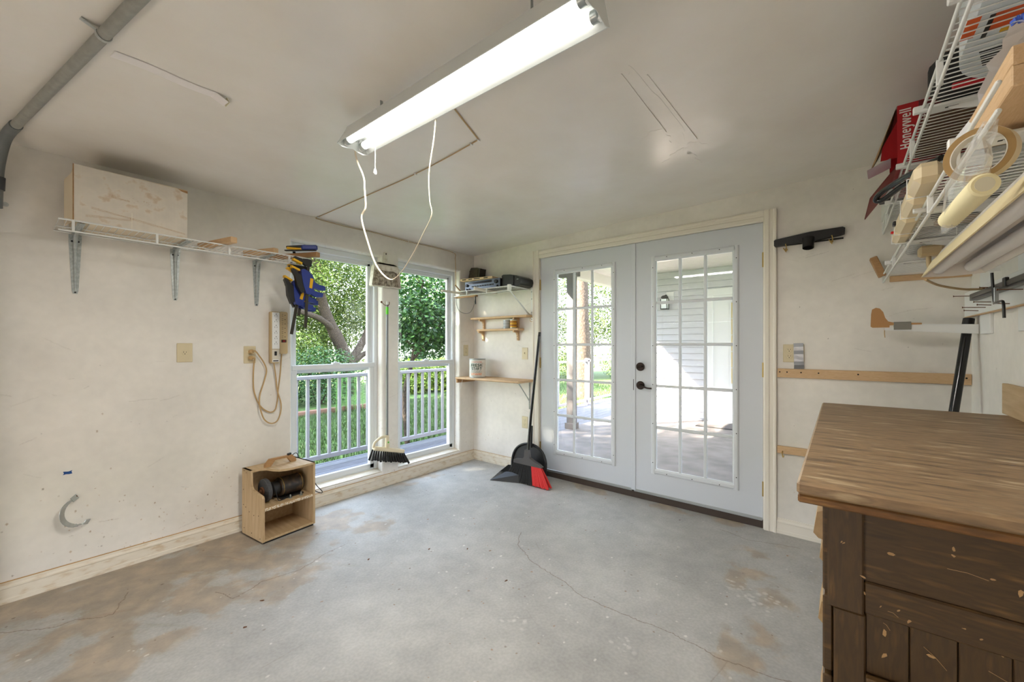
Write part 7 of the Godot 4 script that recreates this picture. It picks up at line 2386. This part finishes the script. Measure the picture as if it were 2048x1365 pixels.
func build_door_wall_right() -> void:
	# vacuum nozzle on two hooks
	var o := thing("floor_nozzle", "long black vacuum floor nozzle resting on two brass hooks right of the doors", "nozzle", P(-0.16, 1.87, FD - 0.03))
	var st := S()
	prism(st, Transform3D(Basis(Vector3.RIGHT, Vector3.UP, Vector3.BACK), P(0, 0, FD - 0.012)), PackedVector2Array([Vector2(-0.345, 1.905), Vector2(-0.34, 1.898), Vector2(-0.2, 1.905), Vector2(-0.19, 1.902), Vector2(-0.13, 1.902), Vector2(-0.12, 1.908), Vector2(0.0, 1.92), Vector2(0.018, 1.926), Vector2(0.02, 1.96), Vector2(0.008, 1.968), Vector2(-0.15, 1.965), Vector2(-0.338, 1.944), Vector2(-0.345, 1.938)]), 0.036)
	part(o, "body", st, M.black)
	st = S()
	tube(st, [P(-0.161, 1.925, FD - 0.04), P(-0.161, 1.89, FD - 0.05), P(-0.161, 1.862, FD - 0.058)], [0.034, 0.03, 0.03], 20, false)
	tube(st, [P(-0.161, 1.925, FD - 0.04), P(-0.161, 1.862, FD - 0.058)], [0.028, 0.026], 20, false)
	part(o, "neck", st, M.black)
	part(o, "brush_strip", B(-0.335, 0.012, 1.9, 1.908, FD - 0.022, FD - 0.013), M.black_matte)
	for q in [[-0.282, 1.888, "left brass cup hook carrying the black nozzle"], [-0.046, 1.905, "right brass cup hook carrying the black nozzle"]]:
		o = thing("cup_hook", q[2], "hook", P(q[0], q[1] - 0.02, FD))
		st = S()
		tube(st, spline([P(q[0], q[1] - 0.01, FD), P(q[0], q[1] - 0.012, FD - 0.03), P(q[0] + 0.006, q[1] - 0.006, FD - 0.052), P(q[0] + 0.002, q[1] + 0.018, FD - 0.056)], 5), 0.0028, 7)
		tube(st, [P(q[0] - 0.012, q[1] - 0.004, FD - 0.04), P(q[0] + 0.004, q[1] - 0.032, FD - 0.035)], 0.003, 6)
		part(o, "hook", st, M.brass)
		st = S()
		cyl(st, P(q[0], q[1] - 0.01, FD), P(q[0], q[1] - 0.01, FD - 0.003), 0.009, 12)
		part(o, "rosette", st, M.brass)
	# wood rails
	o = thing("wood_rail", "long bare wood rail screwed to the wall right of the doors", "wood", P(0.1, 1.03, FD))
	part(o, "board", B(-0.328, RX - 0.002, 1.036, 1.094, FD - 0.02, FD, 0.002), M.pine_x)
	for x in [-0.315, -0.275, -0.2, -0.11, 0.08, 0.52]:
		st = S()
		cyl(st, P(x, 1.072, FD - 0.02), P(x, 1.072, FD - 0.022), 0.0045, 8)
		part(o, "screw", st, M.hole)
	o = thing("wood_rail", "low bare wood rail right of the doors running behind the bench", "wood", P(0.1, 0.53, FD))
	part(o, "board", B(-0.33, RX - 0.002, 0.534, 0.582, FD - 0.02, FD, 0.002), M.pine_x)
	st = S()
	tube(st, spline([P(-0.3, 0.55, FD - 0.02), P(-0.3, 0.54, FD - 0.04), P(-0.295, 0.515, FD - 0.045), P(-0.29, 0.53, FD - 0.045)], 4), 0.003, 6)
	part(o, "cup_hook", st, M.brass)
	# white stick with a taped-on template
	o = thing("template_stick", "white painted stick held out from the corner with a brown hardboard template taped on", "template", P(0.35, 1.32, 3.03))
	st = S()
	prism(st, Transform3D(Basis(Vector3.RIGHT, Vector3.UP, Vector3.BACK), P(0, 0, 3.03)), PackedVector2Array([Vector2(0.186, 1.330), Vector2(0.53, 1.305), Vector2(0.53, 1.352), Vector2(0.3, 1.362), Vector2(0.25, 1.348), Vector2(0.186, 1.342)]), 0.012)
	part(o, "stick", st, M.white)
	st = S()
	prism(st, Transform3D(Basis(Vector3.RIGHT, Vector3.UP, Vector3.BACK), P(0, 0, 3.0175)), PackedVector2Array([Vector2(0.128, 1.352), Vector2(0.136, 1.345), Vector2(0.205, 1.345), Vector2(0.206, 1.356), Vector2(0.33, 1.358), Vector2(0.33, 1.366), Vector2(0.225, 1.37), Vector2(0.2, 1.378), Vector2(0.188, 1.398), Vector2(0.18, 1.43), Vector2(0.166, 1.45), Vector2(0.15, 1.455), Vector2(0.134, 1.446), Vector2(0.13, 1.42)]), 0.005)
	part(o, "hardboard_template", st, mat(rgb(178, 132, 84), 0.7), "brown hardboard rudder-shaped template")
	part(o, "duct_tape", B(0.222, 0.29, 1.332, 1.374, 3.011, 3.032, 0.001), mat(rgb(128, 124, 116), 0.5), "grey tape wrap")
	part(o, "string_end", _string_tail(), M.tan_cord)

func _string_tail() -> SurfaceTool:
	var st := S()
	tube(st, spline([P(0.187, 1.342, 3.028), P(0.186, 1.315, 3.03), P(0.188, 1.29, 3.03)], 4), 0.0022, 6)
	return st

func build_bench() -> void:
	var o := thing("workbench", "heavy old dark-stained wooden workbench with a worn top along the right wall", "workbench", P(0.23, 0, 1.8))
	var top := 0.965
	part(o, "top", B(-0.072, 0.535, top - 0.026, top, 1.03, 2.535, 0.005), M.bench_top)
	part(o, "edge_strip", B(-0.07, 0.535, top - 0.043, top - 0.0262, 1.032, 2.533, 0.003), M.bench_edge, "thinner strip under the top")
	var x := 0.0
	# near end: frame and panels
	part(o, "corner_post", B(-0.022, 0.035, 0.712, top - 0.042, 1.062, 1.11, 0.003), M.bench_y)
	part(o, "leg", B(-0.012, 0.038, 0.0, 0.712, 1.066, 1.11, 0.003), M.bench_y)
	part(o, "end_panel", B(0.035, 0.53, 0.78, top - 0.042, 1.072, 1.09), M.bench_x)
	part(o, "end_rail", B(0.035, 0.53, 0.716, 0.78, 1.066, 1.095, 0.003), M.bench_x)
	x = 0.038
	for k in 7:
		part(o, "end_board", B(x, x + 0.062, 0.1, 0.716, 1.074 + 0.001 * (k % 2), 1.09, 0.0015), M.bench_y)
		x += 0.0635
	part(o, "ledge", B(0.038, 0.53, 0.585, 0.598, 1.052, 1.075, 0.002), M.bench_x)
	part(o, "corner_post", B(0.48, 0.53, 0.0, top - 0.042, 1.066, 1.11, 0.003), M.bench_y)
	# far end and back
	part(o, "leg", B(-0.012, 0.038, 0.0, top - 0.042, 2.44, 2.49, 0.003), M.bench_y)
	part(o, "corner_post", B(0.48, 0.53, 0.0, top - 0.042, 2.44, 2.49, 0.003), M.bench_y)
	part(o, "far_panel", B(0.038, 0.48, 0.1, top - 0.042, 2.45, 2.468), M.bench_x)
	part(o, "carcass_floor", B(-0.005, 0.53, 0.09, 0.11, 1.09, 2.45), M.bench_x)
	# drawers along the front
	# face (y0, y1), pull height, where the pull begins
	for q in [[0.735, 0.918, 0.845, 1.15], [0.57, 0.725, 0.65, 1.49], [0.36, 0.56, 0.515, 1.41], [0.12, 0.35, 0.24, 1.45]]:
		var dr := part(o, "drawer", B(-0.03, -0.013, q[0], q[1], 1.075, 2.46, 0.003), M.bench_x)
		for c in [q[3], q[3] + 0.7]:
			var st := S()
			var m: float = q[2]
			prism(st, Transform3D(Basis(Vector3.RIGHT, Vector3.UP, Vector3.BACK), P(0, 0, c + 0.15)), PackedVector2Array([Vector2(-0.03, m - 0.034), Vector2(-0.04, m - 0.032), Vector2(-0.049, m - 0.022), Vector2(-0.042, m + 0.026), Vector2(-0.03, m + 0.032)]), 0.15)
			part(dr, "pull", st, M.pull, "pale wooden wedge pull")
	# chips and scratches through the stain of the near end
	rng.seed = 14
	for q in [[0.075, 0.845, 0.012], [0.158, 0.868, 0.006], [0.158, 0.88, 0.008], [0.245, 0.86, 0.014], [0.235, 0.83, 0.012], [0.205, 0.842, 0.006], [0.036, 0.757, 0.006], [0.085, 0.742, 0.006], [0.10, 0.728, 0.008], [0.066, 0.687, 0.012], [0.065, 0.642, 0.012], [0.13, 0.672, 0.01], [0.06, 0.74, 0.005], [0.17, 0.745, 0.005], [0.19, 0.735, 0.005], [0.215, 0.715, 0.007], [0.001, 0.85, 0.006], [0.004, 0.848, 0.005], [0.034, 0.79, 0.008], [0.26, 0.745, 0.008]]:
		var st := S()
		var v := PackedVector2Array()
		var a0 := rng.randf() * TAU
		for k in 6:
			v.append(Vector2(cos(TAU * k / 6.0), 0.5 * sin(TAU * k / 6.0)).rotated(a0) * q[2] * rng.randf_range(0.3, 0.7))
		var face: float = 1.0725 if q[1] > 0.78 else (1.0665 if q[1] > 0.716 else 1.0745)
		if q[0] < 0.035:
			face = 1.0625
		prism(st, Transform3D(Basis(Vector3.RIGHT, Vector3.UP, Vector3.BACK), P(q[0], q[1], face)), v, 0.001)
		part(o, "chip", st, M.bench_scar, "pale chip in the dark stain")
	for q in [[[0.15, 0.842], [0.2, 0.838]], [[0.07, 0.735], [0.085, 0.729]], [[0.12, 0.685], [0.15, 0.655]], [[0.2, 0.68], [0.25, 0.655]], [[0.064, 0.706], [0.074, 0.695]]]:
		var st := S()
		var face: float = 1.0718 if q[0][1] > 0.78 else (1.0658 if q[0][1] > 0.716 else 1.0736)
		tube(st, [P(q[0][0], q[0][1], face + 0.0004), P((q[0][0] + q[1][0]) / 2, (q[0][1] + q[1][1]) / 2 + 0.003, face), P(q[1][0], q[1][1], face + 0.0004)], 0.0005, 5)
		part(o, "scratch", st, M.bench_scar)
	# plywood upstand
	org = P(RX, top, 1.9)
	solo("plywood_upstand", "bare plywood board standing on the bench against the right wall", "board", org, B(RX - 0.02, RX - 0.002, top, 1.09, 0.9, 2.6, 0.002), M.ply_z)
